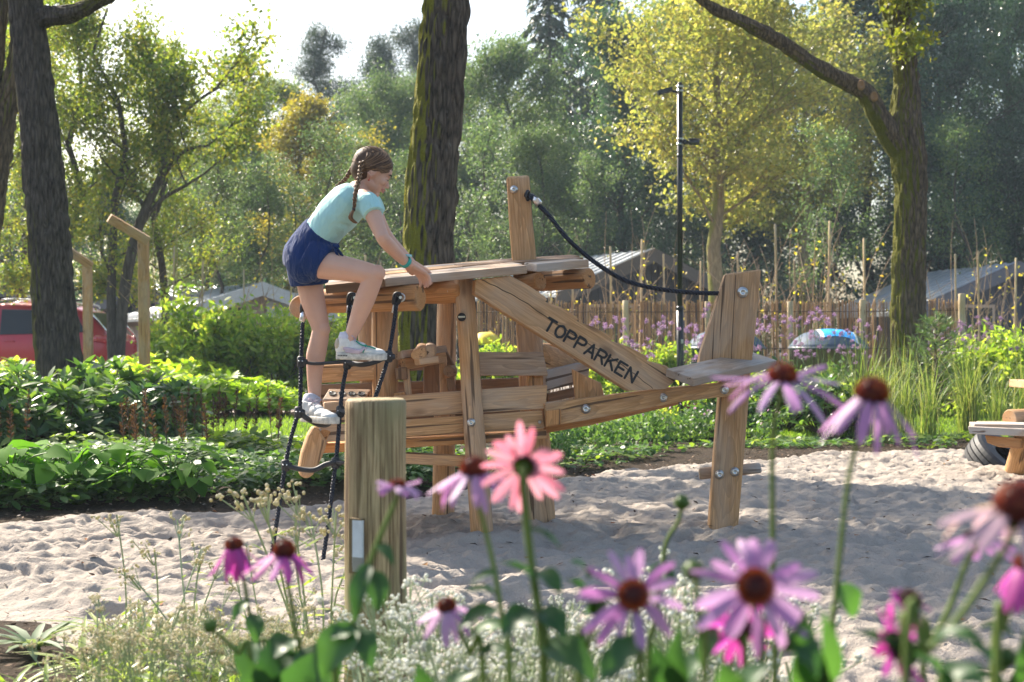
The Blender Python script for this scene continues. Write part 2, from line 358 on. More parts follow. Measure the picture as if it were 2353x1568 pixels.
# lawn
a = N('lawn_surface'); v = a.coord('Object'); n1 = a.noise(v, 9, 5, .7); n2 = a.noise(v, 160, 3, .7)
c = a.ramp(n1, [(.3, (.085, .15, .02)), (.7, (.16, .24, .035))]); c = a.mix(a.math('MULTIPLY', n2, .6), c, (.03, .07, .01)); a.col(c); a.rough(.8, .2); a.bump(n2, 1, .03); M['lawn'] = a.m
def lawn_band(x):                  # near and far rim of the lawn strip
    return np.interp(x, [-12, -4, 0, 3, 7, 14], [13.2, 12.9, 12.7, 13.2, 14.6, 17]), np.interp(x, [-12, -2, 1, 6, 14], [16.2, 16.6, 17.8, 21.0, 25])
lx = np.linspace(-12, 13, 80); V = []; q = []
for k, x in enumerate(lx):
    n0, n1_ = lawn_band(x)
    for j, t in enumerate(np.linspace(0, 1, 9)): V.append((x, n0+(n1_-n0)*t+.05*math.sin(x*7+j), .02+.01*math.sin(x*1.3+j*.8)))
    if k: q += [((k-1)*9+j, k*9+j, k*9+j+1, (k-1)*9+j+1) for j in range(8)]
mb = MB(); mb.add(V, np.array(q), rnd=.5); tag(mb.build('lawn', M['lawn']), kind='structure')
n = 60000; x = rng.uniform(-11, 12, n); n0, n1_ = lawn_band(x); y = n0+(n1_-n0)*rng.random(n)**1.3
D = np.stack([rng.normal(0, .35, n), rng.normal(0, .35, n), np.ones(n)], 1); U = np.stack([rng.normal(0, 1, n), -np.ones(n), rng.normal(0, .3, n)], 1)
M['blade'] = m_leaf('grass_blade', [(.07, .14, .015), (.15, .24, .03), (.24, .32, .06)], .5, .5)
mb = MB(); mb.leaves(np.stack([x, y, np.full(n, .015)], 1), D, U, rng.uniform(.03, .07, n), .008); tag(mb.build('lawn_grass', M['blade']), kind='stuff')
# path behind the lawn and gravel lane further back
a = N('paving_surface'); v = a.coord('Object'); br = a.n('ShaderNodeTexBrick'); a.l(v, br.inputs['Vector']); br.inputs['Scale'].default_value = 4
for k, cc in (('Color1', (.40, .34, .31)), ('Color2', (.48, .42, .38)), ('Mortar', (.2, .17, .15))): br.inputs[k].default_value = (*cc, 1)
c = a.mix(a.math('MULTIPLY', a.noise(v, 40, 4), .4), br.outputs[0], (.3, .26, .22)); a.col(c); a.rough(.9, .2); M['paving'] = a.m
def strip(name, pts, mat, z):
    V = []; 
    for x, y0, y1 in pts: V += [(x, y0, z), (x, y1, z)]
    mb = MB(); mb.add(V, np.array([(2*k, 2*k+2, 2*k+3, 2*k+1) for k in range(len(pts)-1)]), rnd=.5); return tag(mb.build(name, mat), kind='structure')
strip('path', [(-14, 17.2, 19.0), (-7, 17.4, 19.0), (-3, 17.9, 19.3), (0, 19.0, 20.6), (3, 20.0, 21.8)], M['paving'], .012)
strip('road', [(-60, 24.5, 31.5), (60, 24.5, 31.5)], m_plain('lane_gravel', (.32, .29, .26), .95, 0, .3, 40), .012)
# low red edging strip at the back of the lawn, seen under the tail boom
M['red'] = m_plain('dull_red_paint', (.30, .02, .025), .5)
mb = MB(); pts = spline([G(1370, 17.6, .03), G(1460, 17.9, .05), G(1600, 18.2, .07), G(1730, 18.3, .06), G(1800, 18.5, .03)], 24); mb.tube(pts, .045, 8, ell=.06)
tag(mb.build('edging_strip', M['red']), 'low dull red edging strip lying along the back of the lawn', 'edging')

# ================================================================== timber part helpers
def basis(ax, nrm):
    ax = Vector(ax).normalized(); nrm = Vector(nrm); nrm = (nrm-ax*nrm.dot(ax)).normalized(); z = ax.cross(nrm)
    return Matrix((ax, nrm, z)).transposed()          # columns: grain X, thickness Y, width Z
def set_local(mb, name, mats, org, B, parent, bev=.005, seg=2, smooth=False):
    Bi = np.array(B.inverted()); o = np.array(tuple(org))
    mb.V = [(v-o)@Bi.T for v in mb.V]
    ob = bpy.data.objects.new(name, mb.mesh(name, mats)); col.objects.link(ob)
    ob.location = org; ob.rotation_euler = B.to_euler()
    if parent is not None: adopt(ob, parent)
    if bev:
        m = ob.modifiers.new('bevel', 'BEVEL'); m.width = bev; m.segments = seg; m.limit_method = 'ANGLE'; m.angle_limit = rad(35)
    return ob
def plank(name, pts, thick, parent, mat='wood', grain=None, bev=.005, rough_edge=0.0, back=None):
    """board with the given outline (measured column, row, depth); thickness goes away from the eye"""
    W = [P(*p) for p in pts]; n = Vector((0, 0, 0)); m = len(W)
    for i in range(m): n += (W[i]-W[0]).cross(W[(i+1) % m]-W[0])
    n.normalize()
    if n.y > 0: n = -n
    if grain is None:
        L = max(range(m), key=lambda i: (W[(i+1) % m]-W[i]).length); grain = W[(L+1) % m]-W[L]
    org = sum(W, Vector())/m; B = basis(grain, n)
    W = [w-n*((w-org).dot(n)) for w in W]
    if sum(((W[i]-org).cross(W[(i+1) % m]-org)).dot(n) for i in range(m)) < 0: W = W[::-1]
    bk = [w-n*thick for w in W]
    mb = MB(); f = [tuple(range(m)), tuple(range(2*m-1, m-1, -1))]+[((i+1) % m, i, m+i, m+(i+1) % m) for i in range(m)]
    mb.add([tuple(v) for v in W+bk], f, smooth=False)
    return set_local(mb, name, M[mat] if isinstance(mat, str) else mat, org, B, parent, bev)
def beam(name, p0, p1, w, t, parent, mat='wood', face=(0, -1, 0), w1=None, t1=None, bev=.005, n=1, wob=0.0):
    p0 = Vector(p0); p1 = Vector(p1); ax = p1-p0; B = basis(ax, face); w1 = w1 or w; t1 = t1 or t; mb = MB(); V = []; f = []
    th, wd = B.col[1], B.col[2]; r = random.Random(int(abs(p0.x)*1000)+len(name))
    for k in range(n+1):
        s = k/n; c = p0.lerp(p1, s)+wd*(r.uniform(-wob, wob) if 0 < k < n else 0)+th*(r.uniform(-wob, wob)*.5 if 0 < k < n else 0); a_ = (w+(w1-w)*s)/2; b_ = (t+(t1-t)*s)/2
        V += [c+wd*a_+th*b_, c-wd*a_+th*b_, c-wd*a_-th*b_, c+wd*a_-th*b_]
        if k: b0 = (k-1)*4; f += [(b0+i, b0+(i+1) % 4, b0+4+(i+1) % 4, b0+4+i) for i in range(4)]
    f += [(3, 2, 1, 0), (4*n, 4*n+1, 4*n+2, 4*n+3)]
    mb.add([tuple(v) for v in V], f, smooth=False); return set_local(mb, name, M[mat] if isinstance(mat, str) else mat, (p0+p1)/2, B, parent, bev)
def log(name, p0, p1, r0, r1, parent, mat='wood', seg=28, wob=.0035, ell=1.0, rings=10, cr=.006, face=(0, -1, 0)):
    """round pole with slightly irregular girth and softened ends"""
    p0 = Vector(p0); p1 = Vector(p1); L = (p1-p0).length; ax = (p1-p0).normalized(); B = basis(ax, face); u, v = B.col[1], B.col[2]
    r = random.Random(int(abs(p0.x*997+p1.z*331))); ph = [r.uniform(0, 6.28) for _ in range(6)]; V = []; f = []
    st = [(0, r0-cr), (cr/L, r0)]+[(k/rings, r0+(r1-r0)*k/rings) for k in range(1, rings)]+[(1-cr/L, r1), (1, r1-cr)]
    for s, rr in st:
        for j in range(seg):
            th = 2*math.pi*j/seg; q = rr+wob*(math.sin(2*th+ph[0]+s*2)+.6*math.sin(3*th+ph[1]-s*3)+.5*math.sin(s*9+ph[2]+th))
            V.append(p0.lerp(p1, s)+u*(math.cos(th)*q*ell)+v*(math.sin(th)*q))
    m = len(st); f = [(i*seg+j, i*seg+(j+1) % seg, (i+1)*seg+(j+1) % seg, (i+1)*seg+j) for i in range(m-1) for j in range(seg)]
    mb = MB(); mb.add([tuple(x) for x in V], f, smooth=True); mb.Fc.append((np.array([list(range(seg))[::-1]]), 0, np.array([.5]), False)); mb.Fc.append((np.array([list(range((m-1)*seg, m*seg))]), 0, np.array([.5]), False))
    return set_local(mb, name, M[mat] if isinstance(mat, str) else mat, (p0+p1)/2, B, parent, 0)
def bolt(p, r, parent, n=(0, -1, 0)):
    """round steel bolt with washer lip, recessed hex and a dark counterbore"""
    p = Vector(p); n = Vector(n).normalized(); mb = MB(); B = basis(n, (0, 0, 1) if abs(n.z) < .9 else (1, 0, 0)); u, v = B.col[1], B.col[2]; a = [2*math.pi*k/16 for k in range(16)]
    prof = [(r*1.35, -.004, 1), (r*1.35, .0015, 1), (r*1.0, .002, 0), (r*.97, .006, 0), (r*.8, .009, 0), (r*.42, .0095, 0), (r*.40, .005, 0)]
    V = [p+n*h+u*math.cos(t)*q+v*math.sin(t)*q for q, h, _ in prof for t in a]
    mb.add([tuple(x) for x in V], [(i*16+j, i*16+(j+1) % 16, (i+1)*16+(j+1) % 16, (i+1)*16+j) for i in range(6) for j in range(16)]+[tuple(range(96, 112))], smooth=True)
    o = mb.build('bolt', M['steel'], parent); return o
# ================================================================== the timber play aeroplane
plane = thing('play_aeroplane', G(1300, 6.5, 0), 'robinia timber climbing aeroplane with raised wing deck and notched ramp standing in the sand', 'play structure')
T = plane
# posts
tall = beam('post', G(1247, 6.66, -.05), P(1190, 407, 6.66), .135, .11, T, 'wood', w1=.108, t1=.09, n=8, wob=.006, bev=.012)
log('post', P(1112, 1290, 6.24), P(1064, 640, 6.24), .052, .045, T, 'wood', wob=.003)
log('post', G(1018, 6.9, -.05), P(1026, 640, 6.9), .052, .047, T, 'wood')
log('post', G(893, 6.4, -.05), P(884, 690, 6.36), .058, .055, T, 'wood')
log('post', G(856, 6.95, -.05), P(842, 650, 6.95), .05, .046, T, 'wood')
# wing logs
la = log('wing_log', P(735, 694, 6.2), P(966, 684, 5.98), .054, .054, T, 'wood_warm', wob=.002)
log('wing_log', P(948, 676, 6.45), P(1070, 669, 6.22), .049, .049, T, 'wood_warm', wob=.002)
log('wing_log', P(1110, 668, 6.75), P(1243, 646, 6.5), .042, .042, T, 'wood_warm', wob=.002)
log('wing_log', P(1225, 648, 6.85), P(1355, 639, 6.62), .049, .049, T, 'wood_warm', wob=.002)
log('wing_log', P(735, 712, 6.45), P(693, 706, 5.99), .05, .052, T, 'wood', wob=.002)
# deck boards, laid along the wing, rising towards the rear edge
def deck(x0, y0, d0, x1, y1, d1, w, t, mat):
    a0 = P(x0, y0, d0); a1 = P(x1, y1, d1); up = Vector((-.05, -.12, .99)).normalized()
    ax = (a1-a0).normalized(); side = up.cross(ax).normalized()
    if side.y < 0: side = -side
    c0 = a0-up*t/2+side*w/2; c1 = a1-up*t/2+side*w/2
    return beam('deck_board', c0, c1, w, t, T, mat, face=up, bev=.004)
deck(748, 656, 5.93, 884, 641, 5.96, .14, .036, 'wood_dark')  # darker timber: shade on this board's side is put into its colour
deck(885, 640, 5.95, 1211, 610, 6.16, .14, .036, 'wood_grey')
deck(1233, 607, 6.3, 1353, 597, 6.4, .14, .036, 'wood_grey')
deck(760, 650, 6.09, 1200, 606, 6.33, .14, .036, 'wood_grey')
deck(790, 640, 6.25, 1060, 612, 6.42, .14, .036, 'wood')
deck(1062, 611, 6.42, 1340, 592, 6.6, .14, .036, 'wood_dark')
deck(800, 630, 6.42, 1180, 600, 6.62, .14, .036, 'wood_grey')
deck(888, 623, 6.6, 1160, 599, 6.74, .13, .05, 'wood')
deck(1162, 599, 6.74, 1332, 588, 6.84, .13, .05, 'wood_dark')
# climbing ramp with four notched steps and lettering
Rd = (6.12, 6.32)
def rd(x): return Rd[0]+(Rd[1]-Rd[0])*(x-1090)/460
outl = [(1093, 643), (1172, 633), (1212, 655), (1252, 681), (1258, 690), (1252, 694), (1290, 706), (1322, 727), (1330, 734), (1324, 738), (1366, 752), (1400, 770), (1408, 777), (1403, 783), (1446, 797), (1482, 817), (1491, 824), (1486, 829), (1528, 840), (1566, 862), (1530, 895), (1446, 899), (1091, 676)]
ramp = plank('ramp', [(x, y, rd(x)) for x, y in outl], .075, T, 'wood', grain=P(1444, 899, rd(1444))-P(1091, 676, rd(1091)), bev=.004)
gd = (P(1444, 899, rd(1444))-P(1091, 676, rd(1091))).normalized()
# routed letters
GL = {'T': [[(0, 1), (.8, 1)], [(.4, 1), (.4, 0)]], 'O': [[(.4, 1), (.1, .86), (.0, .6), (.0, .4), (.1, .14), (.4, 0), (.7, .14), (.8, .4), (.8, .6), (.7, .86), (.4, 1)]],
      'P': [[(0, 0), (0, 1), (.5, 1), (.74, .9), (.78, .74), (.7, .56), (.5, .48), (0, .48)]], 'A': [[(0, 0), (.4, 1), (.8, 0)], [(.14, .33), (.66, .33)]],
      'R': [[(0, 0), (0, 1), (.5, 1), (.74, .9), (.78, .74), (.7, .56), (.5, .48), (0, .48)], [(.42, .48), (.8, 0)]], 'K': [[(0, 0), (0, 1)], [(.75, 1), (0, .42)], [(.22, .6), (.8, 0)]],
      'E': [[(.75, 1), (0, 1), (0, 0), (.75, 0)], [(0, .52), (.62, .52)]], 'N': [[(0, 0), (0, 1), (.78, 0), (.78, 1)]]}
def strokes(word, p0, p1, up, h, sw, parent, mat, name='letter', lift=.0015, wf=.8, each=True):
    p0 = Vector(p0); p1 = Vector(p1); ax = (p1-p0); n = len(word); adv = ax.length/n; ax.normalize(); up = Vector(up); up = (up-ax*up.dot(ax)).normalized(); nn = ax.cross(up)
    if nn.y > 0: nn = -nn
    one = MB()
    for k, ch in enumerate(word):
        o = p0+ax*(adv*k+adv*.12); mb = MB() if each else one; sc = adv*.76/.8
        for st in GL[ch]:
            V = [o+ax*(u*sc)+up*((w-.5)*h)+nn*lift for u, w in st]
            for i in range(len(V)-1):
                a_, b_ = V[i], V[i+1]; d = (b_-a_).normalized(); s_ = nn.cross(d).normalized()*(sw/2); m = 6; pts = []
                for q in range(m+1):
                    t = math.pi*(.5+q/m); pts.append(a_+d*math.cos(t)*sw/2+s_*math.sin(t))
                for q in range(m+1):
                    t = math.pi*(-.5+q/m); pts.append(b_+d*math.cos(t)*sw/2+s_*math.sin(t))
                z = nn*(.0001*i); mb.add([tuple(x+z) for x in pts]+[tuple(x-nn*.003) for x in pts], [tuple(range(len(pts)))]+[(q, (q+1) % len(pts), len(pts)+(q+1) % len(pts), len(pts)+q) for q in range(len(pts))], smooth=False)
        if each: mb.build(name, mat, parent)
    if not each: one.build(name, mat, parent)
rn_ = Vector(ramp.matrix_basis.to_3x3().col[1]); rn_ = rn_ if rn_.y < 0 else -rn_; rorg = ramp.location.copy()
onr = lambda p: p-rn_*((p-rorg).dot(rn_))
# drying crack along the board
mb = MB(); cr = spline([onr(P(x, y, rd(x)))-rn_*.0006 for x, y in ((1108, 644), (1150, 664), (1205, 694), (1262, 734), (1330, 777), (1400, 819), (1455, 858), (1500, 893))], 40)
mb.tube(cr+np.stack([0*cr[:, 0], -.0005+0*cr[:, 0], .002*np.sin(np.arange(40)*1.7)], 1), .0016, 5); tag(mb.build('crack', m_plain('crack_shadow', (.03, .02, .012), .9), ramp))
ink = m_plain('routed_black_letter', (.010, .009, .010), .6)
rup = gd.cross(rn_); rup = rup if rup.z > 0 else -rup
strokes('TOPPARKEN', onr(P(1252, 741, rd(1252))), onr(P(1462, 869, rd(1462))), rup, .054, .0105, ramp, ink, lift=.002)
# hull: near side planks
plank('hull_plank', [(905, 910, 6.25), (1258, 885, 6.33), (1254, 940, 6.33), (904, 962, 6.25)], .04, T, 'wood')
plank('hull_plank', [(745, 925, 6.18), (904, 912, 6.25), (904, 962, 6.25), (745, 974, 6.18)], .04, T, 'wood')
plank('hull_plank', [(726, 978, 6.16), (1246, 943, 6.32), (1252, 985, 6.32), (740, 1017, 6.16)], .045, T, 'wood')
plank('hull_plank', [(1095, 809, 6.38), (1248, 810, 6.42), (1260, 864, 6.42), (1095, 864, 6.38)], .04, T, 'wood_grey')
plank('hull_plank', [(740, 840, 6.3), (866, 833, 6.34), (866, 874, 6.34), (738, 880, 6.3)], .04, T, 'wood')
mid = beam('hull_floor', P(742, 1022, 6.5), P(1240, 990, 6.6), .52, .04, T, 'wood_warm', face=(0, 0, 1))
# far side planks, seen through the gaps
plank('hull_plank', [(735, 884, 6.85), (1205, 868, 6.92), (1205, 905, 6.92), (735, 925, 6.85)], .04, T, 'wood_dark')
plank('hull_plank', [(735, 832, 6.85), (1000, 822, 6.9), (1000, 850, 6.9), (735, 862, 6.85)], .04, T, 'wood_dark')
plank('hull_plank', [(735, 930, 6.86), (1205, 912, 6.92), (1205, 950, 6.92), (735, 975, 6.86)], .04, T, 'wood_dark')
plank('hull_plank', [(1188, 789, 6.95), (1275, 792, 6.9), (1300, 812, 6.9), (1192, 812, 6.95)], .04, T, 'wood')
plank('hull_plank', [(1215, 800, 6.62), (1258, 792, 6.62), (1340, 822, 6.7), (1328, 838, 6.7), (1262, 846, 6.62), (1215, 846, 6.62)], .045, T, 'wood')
plank('hull_plank', [(1256, 852, 6.56), (1330, 834, 6.64), (1356, 838, 6.66), (1354, 866, 6.66), (1326, 882, 6.64), (1256, 899, 6.56)], .035, T, 'wood_grey')
beam('seat_post', P(1228, 840, 6.5), P(1230, 905, 6.5), .075, .07, T, 'wood')
plank('side_board', [(1258, 905, 6.62), (1320, 890, 6.66), (1322, 912, 6.66), (1258, 925, 6.62)], .03, T, 'wood_dark')
# small tail seat fin
plank('seat_back', [(1314, 848, 6.42), (1350, 866, 6.42), (1381, 880, 6.42), (1390, 914, 6.42), (1322, 920, 6.42)], .05, T, 'wood', grain=(0, 0, 1))
# instrument panel: slanted board with four round dials
dash = plank('dial_panel', [(756, 893, 6.42), (854, 894, 6.46), (836, 919, 6.34), (741, 918, 6.3)], .03, T, 'wood_grey', grain=(1, 0, 0))
B = [P(756, 893, 6.42), P(854, 894, 6.46), P(836, 919, 6.34), P(741, 918, 6.3)]; nn = (B[1]-B[0]).cross(B[3]-B[0]).normalized(); nn = nn if nn.y < 0 else -nn
for k in range(4):
    c = B[0].lerp(B[1], .16+.23*k).lerp(B[3].lerp(B[2], .16+.23*k), .5)+nn*.003; mb = MB(); bb = basis(nn, (1, 0, 0)); u, v = bb.col[1], bb.col[2]; V = []
    for q, h in ((.017, 0), (.017, .002), (.0145, .002), (.013, .0005)): V += [tuple(c+u*math.cos(t)*q+v*math.sin(t)*q*1.3+nn*h) for t in np.arange(18)*2*math.pi/18]
    mb.add(V, [(i*18+j, i*18+(j+1) % 18, (i+1)*18+(j+1) % 18, (i+1)*18+j) for i in range(3) for j in range(18)]+[tuple(range(54, 72))]); dl = mb.build('dial', ink, dash)
    mb = MB(); an = (2.4, 1.2, 4.0, .6)[k]; mb.tube([c+nn*.003, c+nn*.003+(u*math.cos(an)+v*math.sin(an))*.011], .0015, 5); mb.build('needle', M['alu'], dl)
# cockpit crossbar, twin round knobs, frame and lever
beam('crossbar', P(915, 818, 6.34), P(1018, 805, 6.55), .035, .06, T, 'wood_grey', face=(0, -1, .1))
beam('crossbar', P(925, 838, 6.33), P(1022, 822, 6.5), .05, .035, T, 'wood')
kb = log('knob', P(963, 814, 6.24), P(970, 806, 6.40), .032, .032, T, 'wood', ell=1); log('knob', P(984, 812, 6.25), P(991, 804, 6.41), .031, .031, T, 'wood')
beam('knob_block', P(958, 832, 6.27), P(1003, 826, 6.3), .03, .09, T, 'wood')
beam('cockpit_frame', P(931, 835, 6.36), P(940, 918, 6.34), .03, .04, T, 'wood'); beam('cockpit_frame', P(992, 830, 6.62), P(992, 935, 6.62), .075, .04, T, 'wood_dark')
beam('cockpit_frame', P(1018, 822, 6.5), P(1022, 925, 6.45), .035, .04, T, 'wood'); beam('cockpit_frame', P(1020, 808, 6.56), P(1040, 846, 6.5), .03, .05, T, 'wood_dark')
beam('side_block', P(922, 845, 6.3), P(924, 873, 6.3), .05, .06, T, 'wood_dark'); beam('side_block', P(918, 902, 6.3), P(920, 916, 6.3), .05, .06, T, 'wood_warm')
log('lever', P(1033, 854, 6.36), P(1036, 853, 6.44), .027, .027, T, 'wood_dark'); beam('lever_arm', P(1034, 868, 6.42), P(1042, 915, 6.42), .035, .03, T, 'wood_dark')
# tail boom
plank('tail_boom', [(1252, 928, 6.30), (1340, 916, 6.33), (1525, 892, 6.40), (1704, 876, 6.45), (1705, 908, 6.45), (1571, 922, 6.42), (1355, 965, 6.33), (1255, 982, 6.30)], .06, T, 'wood')
plank('tail_boom', [(1252, 975, 6.42), (1355, 958, 6.48), (1560, 920, 6.6), (1560, 930, 6.6), (1360, 977, 6.48), (1254, 996, 6.42)], .06, T, 'wood_warm')
plank('boom_block', [(1254, 944, 6.27), (1289, 940, 6.27), (1290, 975, 6.27), (1254, 982, 6.27)], .02, T, 'wood_warm')
# upright fin and its leg in one timber, swelling at the tail
plank('tail_fin', [(1667, 630, 6.52), (1749, 619, 6.52), (1738, 740, 6.52), (1726, 850, 6.52), (1722, 905, 6.52), (1714, 1000, 6.52), (1692, 1262, 6.52), (1625, 1262, 6.52), (1652, 910, 6.52), (1653, 868, 6.52), (1600, 858, 6.52), (1609, 812, 6.52), (1640, 715, 6.52)], .07, T, 'wood', grain=Vector((.06, 0, 1)), bev=.008)
mb = MB(); mb.tube(spline([P(1690, 632, 6.515)+Vector((0, -.004, 0)), P(1684, 740, 6.512), P(1679, 850, 6.512)], 14)+np.array((0, -.002, 0)), .0015, 5); mb.build('crack', M['chip'], T)
# stabiliser
sb0 = P(1561, 868, 6.22); sb1 = P(1752, 826, 6.62); beam('stabiliser', sb0, sb1, .158, .037, T, 'wood_grey', face=(.1, -.28, 1), bev=.004)
# foot pegs and lower rail
log('foot_peg', P(1606, 1088, 6.62), P(1748, 1077, 6.62), .024, .024, T, 'wood_grey', ell=.9)
beam('lower_rail', P(905, 1051, 6.36), P(1095, 1061, 6.30), .05, .035, T, 'wood')
# propeller blade on the nose
plank('propeller_blade', [(722, 978, 6.08), (735, 985, 6.08), (754, 1018, 6.10), (742, 1050, 6.10), (722, 1092, 6.08), (708, 1101, 6.08), (694, 1098, 6.06), (689, 1078, 6.06), (696, 1040, 6.06), (708, 1000, 6.08)], .06, T, 'wood', grain=Vector((.2, 0, 1)), bev=.014)
beam('propeller_hub', P(740, 996, 6.16), P(742, 1006, 6.3), .06, .05, T, 'wood_warm')
# bolts
for x, y, d, r in ((1181, 436, 6.60, .0135), (1034, 669, 6.24, .013), (1346, 940, 6.325, .0155), (1523, 914, 6.395, .015), (1664, 896, 6.44, .015), (1706, 672, 6.515, .0185), (1653, 1090, 6.515, .0155), (1688, 1084, 6.515, .0155), (1083, 971, 6.19, .0135), (1078, 1062, 6.20, .0135), (1100, 1255, 6.185, .012), (1240, 970, 6.31, .006), (734, 988, 6.15, .006)):
    bolt(P(x, y, d)+Vector((0, -.003, 0)), r, T)
# round maker's badge on the pole
mb = MB(); c = P(1061, 729, 6.18); a16 = np.arange(24)*2*math.pi/24
V = [(c.x+math.cos(t)*.0185, c.y+.006, c.z+math.sin(t)*.0185) for t in a16]+[(c.x+math.cos(t)*.0185, c.y-.004, c.z+math.sin(t)*.0185) for t in a16]
mb.add(V, [(j, (j+1) % 24, 24+(j+1) % 24, 24+j) for j in range(24)]+[tuple(range(24, 48))]); bd = mb.build('badge', ink, T)
mb = MB(); mb.box((c.x, c.y-.0048, c.z+.001), (.030, .0016, .0075)); mb.build('badge_plate', m_plain('badge_bronze', (.45, .40, .30), .4, .6), bd)
# rope from the tall post to the fin
pts = spline([P(1216, 450, 6.6), P(1228, 462, 6.59), P(1262, 497, 6.57), P(1305, 550, 6.55), P(1360, 598, 6.54), P(1430, 642, 6.53), P(1500, 662, 6.52), P(1580, 672, 6.53), P(1655, 675, 6.56)], 90)
fr = thing('tail_rope', P(1430, 642, 6.53), 'dark blue rope sagging from the tall square post down to the tail fin', 'rope')
def twist_rope(mb, pts, r, tw=26):
    pts = np.array(pts); n = len(pts); L = np.concatenate([[0], np.cumsum(np.linalg.norm(np.diff(pts, axis=0), axis=1))]); m = max(int(L[-1]/(r*.9)), 8)
    s = np.linspace(0, L[-1], m); c = np.stack([np.interp(s, L, pts[:, k]) for k in range(3)], 1); Tn = np.gradient(c, axis=0); Tn /= np.linalg.norm(Tn, axis=1)[:, None]
    u = np.cross(Tn, (0, 1., 0)); u /= np.linalg.norm(u, axis=1)[:, None]+1e-9; v = np.cross(Tn, u)
    for k in range(4):
        a_ = s/(r*7.5)*2*np.pi+k*np.pi/2; mb.tube(c+(u*np.cos(a_)[:, None]+v*np.sin(a_)[:, None])*r*.52, r*.56, 6)
mb = MB(); twist_rope(mb, pts, .0105); mb.build('rope', M['rope'], fr)
mb = MB(); mb.tube([P(1233, 456, 6.58)+Vector((0, 0, .0)), P(1231, 459, 6.58), P(1240, 470, 6.575)], .0165, 14); mb.build('ferrule', M['alu'], fr)
mb = MB(); mb.tube([P(1208, 448, 6.62), P(1222, 452, 6.6), P(1232, 461, 6.59)], .014, 10); t_ = np.arange(20)*2*math.pi/19
c = P(1213, 450, 6.6); mb.tube([(c.x+.008*math.cos(t), c.y+.022*math.cos(t)*.4, c.z+.022*math.sin(t)) for t in t_], .006, 8); mb.build('eye_bracket', M['black'], fr)
# ------------------------------------------------------------------ rope ladder
lad = thing('rope_ladder', G(680, 5.5, 0), 'black rope climbing ladder hanging off the wing log down to the sand', 'rope ladder')
def dz(y): return float(np.interp(y, [690, 1340], [5.90, 5.50]))
ropes = [[(696, 742), (692, 832), (690, 930), (684, 955), (668, 1010), (656, 1070), (636, 1200), (616, 1334)], [(805, 692), (800, 760), (797, 835), (788, 890), (782, 945), (777, 1010), (771, 1068), (752, 1220), (734, 1344)],
         [(912, 684), (906, 740), (893, 818), (874, 880), (858, 930), (842, 1010), (830, 1090), (812, 1220), (800, 1350)]]
for rp in ropes:
    mb = MB(); pts = spline([P(x, y, dz(y)) for x, y in rp], 80); pts[-1][2] = min(pts[-1][2], .0); pts[-6:, 2] = np.linspace(pts[-6, 2], -.03, 6); twist_rope(mb, pts, .0088); mb.build('rope', M['rope'], lad)
def rung(a_, b_, sag, r=.0105):
    mb = MB(); mb.tube(spline(sag, 24), r, 8); mb.build('rung', M['rubber'], lad)
rung(0, 1, [P(692, 832, 5.82), P(725, 836, 5.82), P(760, 834, 5.80), P(798, 830, 5.80)], .007)
rung(1, 2, [P(798, 832, 5.80), P(830, 838, 5.75), P(862, 832, 5.77), P(892, 818, 5.81)])
rung(0, 1, [P(688, 948, 5.74), P(706, 962, 5.75), P(730, 975, 5.79), P(752, 976, 5.78), P(768, 960, 5.74), P(782, 944, 5.73)])
rung(0, 1, [P(656, 1070, 5.66), P(690, 1078, 5.66), P(722, 1080, 5.65), P(748, 1068, 5.66), P(771, 1062, 5.66)])
rung(1, 2, [P(771, 1062, 5.66), P(800, 1064, 5.62), P(832, 1060, 5.65)], .007)
rung(1, 2, [P(782, 944, 5.73), P(812, 950, 5.70), P(856, 936, 5.74)])
for x, y in ((692, 832), (893, 820), (686, 948), (782, 946), (656, 1070), (771, 1064), (798, 836)):
    mb = MB(); d = dz(y); c = P(x, y, d); 
    mb.tube([c+Vector((0, 0, .024)), c+Vector((0, 0, .018)), c-Vector((0, 0, .018)), c-Vector((0, 0, .024))], [.011, .0165, .0165, .011], 12); mb.tube([c+Vector((-.005, 0, 0)), c+Vector((.02, 0, 0)), c+Vector((.027, 0, 0))], [.0135, .0135, .009], 10)
    cl = mb.build('connector', M['rubber'], lad)
    mb = MB(); mb.ball(c+Vector((.008, -.0165, .004)), .003, 8, 5); mb.ball(c+Vector((-.006, -.0165, .004)), .003, 8, 5); mb.build('rivet', M['alu'], cl)
for x, y, d in ((696, 728, 5.90), (803, 710, 5.90), (908, 709, 5.90)):
    mb = MB(); c = P(x, y, d); q = Vector((.004, 0, .02)); mb.tube([c-q, c-q*.96, c+q*.96, c+q], [.0105, .012, .012, .0105], 14); fe = mb.build('ferrule', M['alu'], lad)
    mb = MB(); e = P(x+6, y-25, d-.01); mb.tube(spline([c+Vector((-.004, 0, .018)), e+Vector((-.014, 0, -.005)), e+Vector((-.008, 0, .014)), e+Vector((.008, 0, .012)), e+Vector((.007, 0, -.012)), c+Vector((.006, 0, .018))], 24), .0095, 8); mb.build('loop', M['rubber'], fe)
    mb = MB(); mb.tube([e+Vector((.012, -.012, 0)), e+Vector((.012, .12, 0))], .0065, 8)
    mb.tube([e+Vector((.012+.016*math.cos(t), 0.012, .016*math.sin(t))) for t in np.arange(17)*2*math.pi/16], .004, 6); mb.build('eye_bolt', M['steel'], fe)
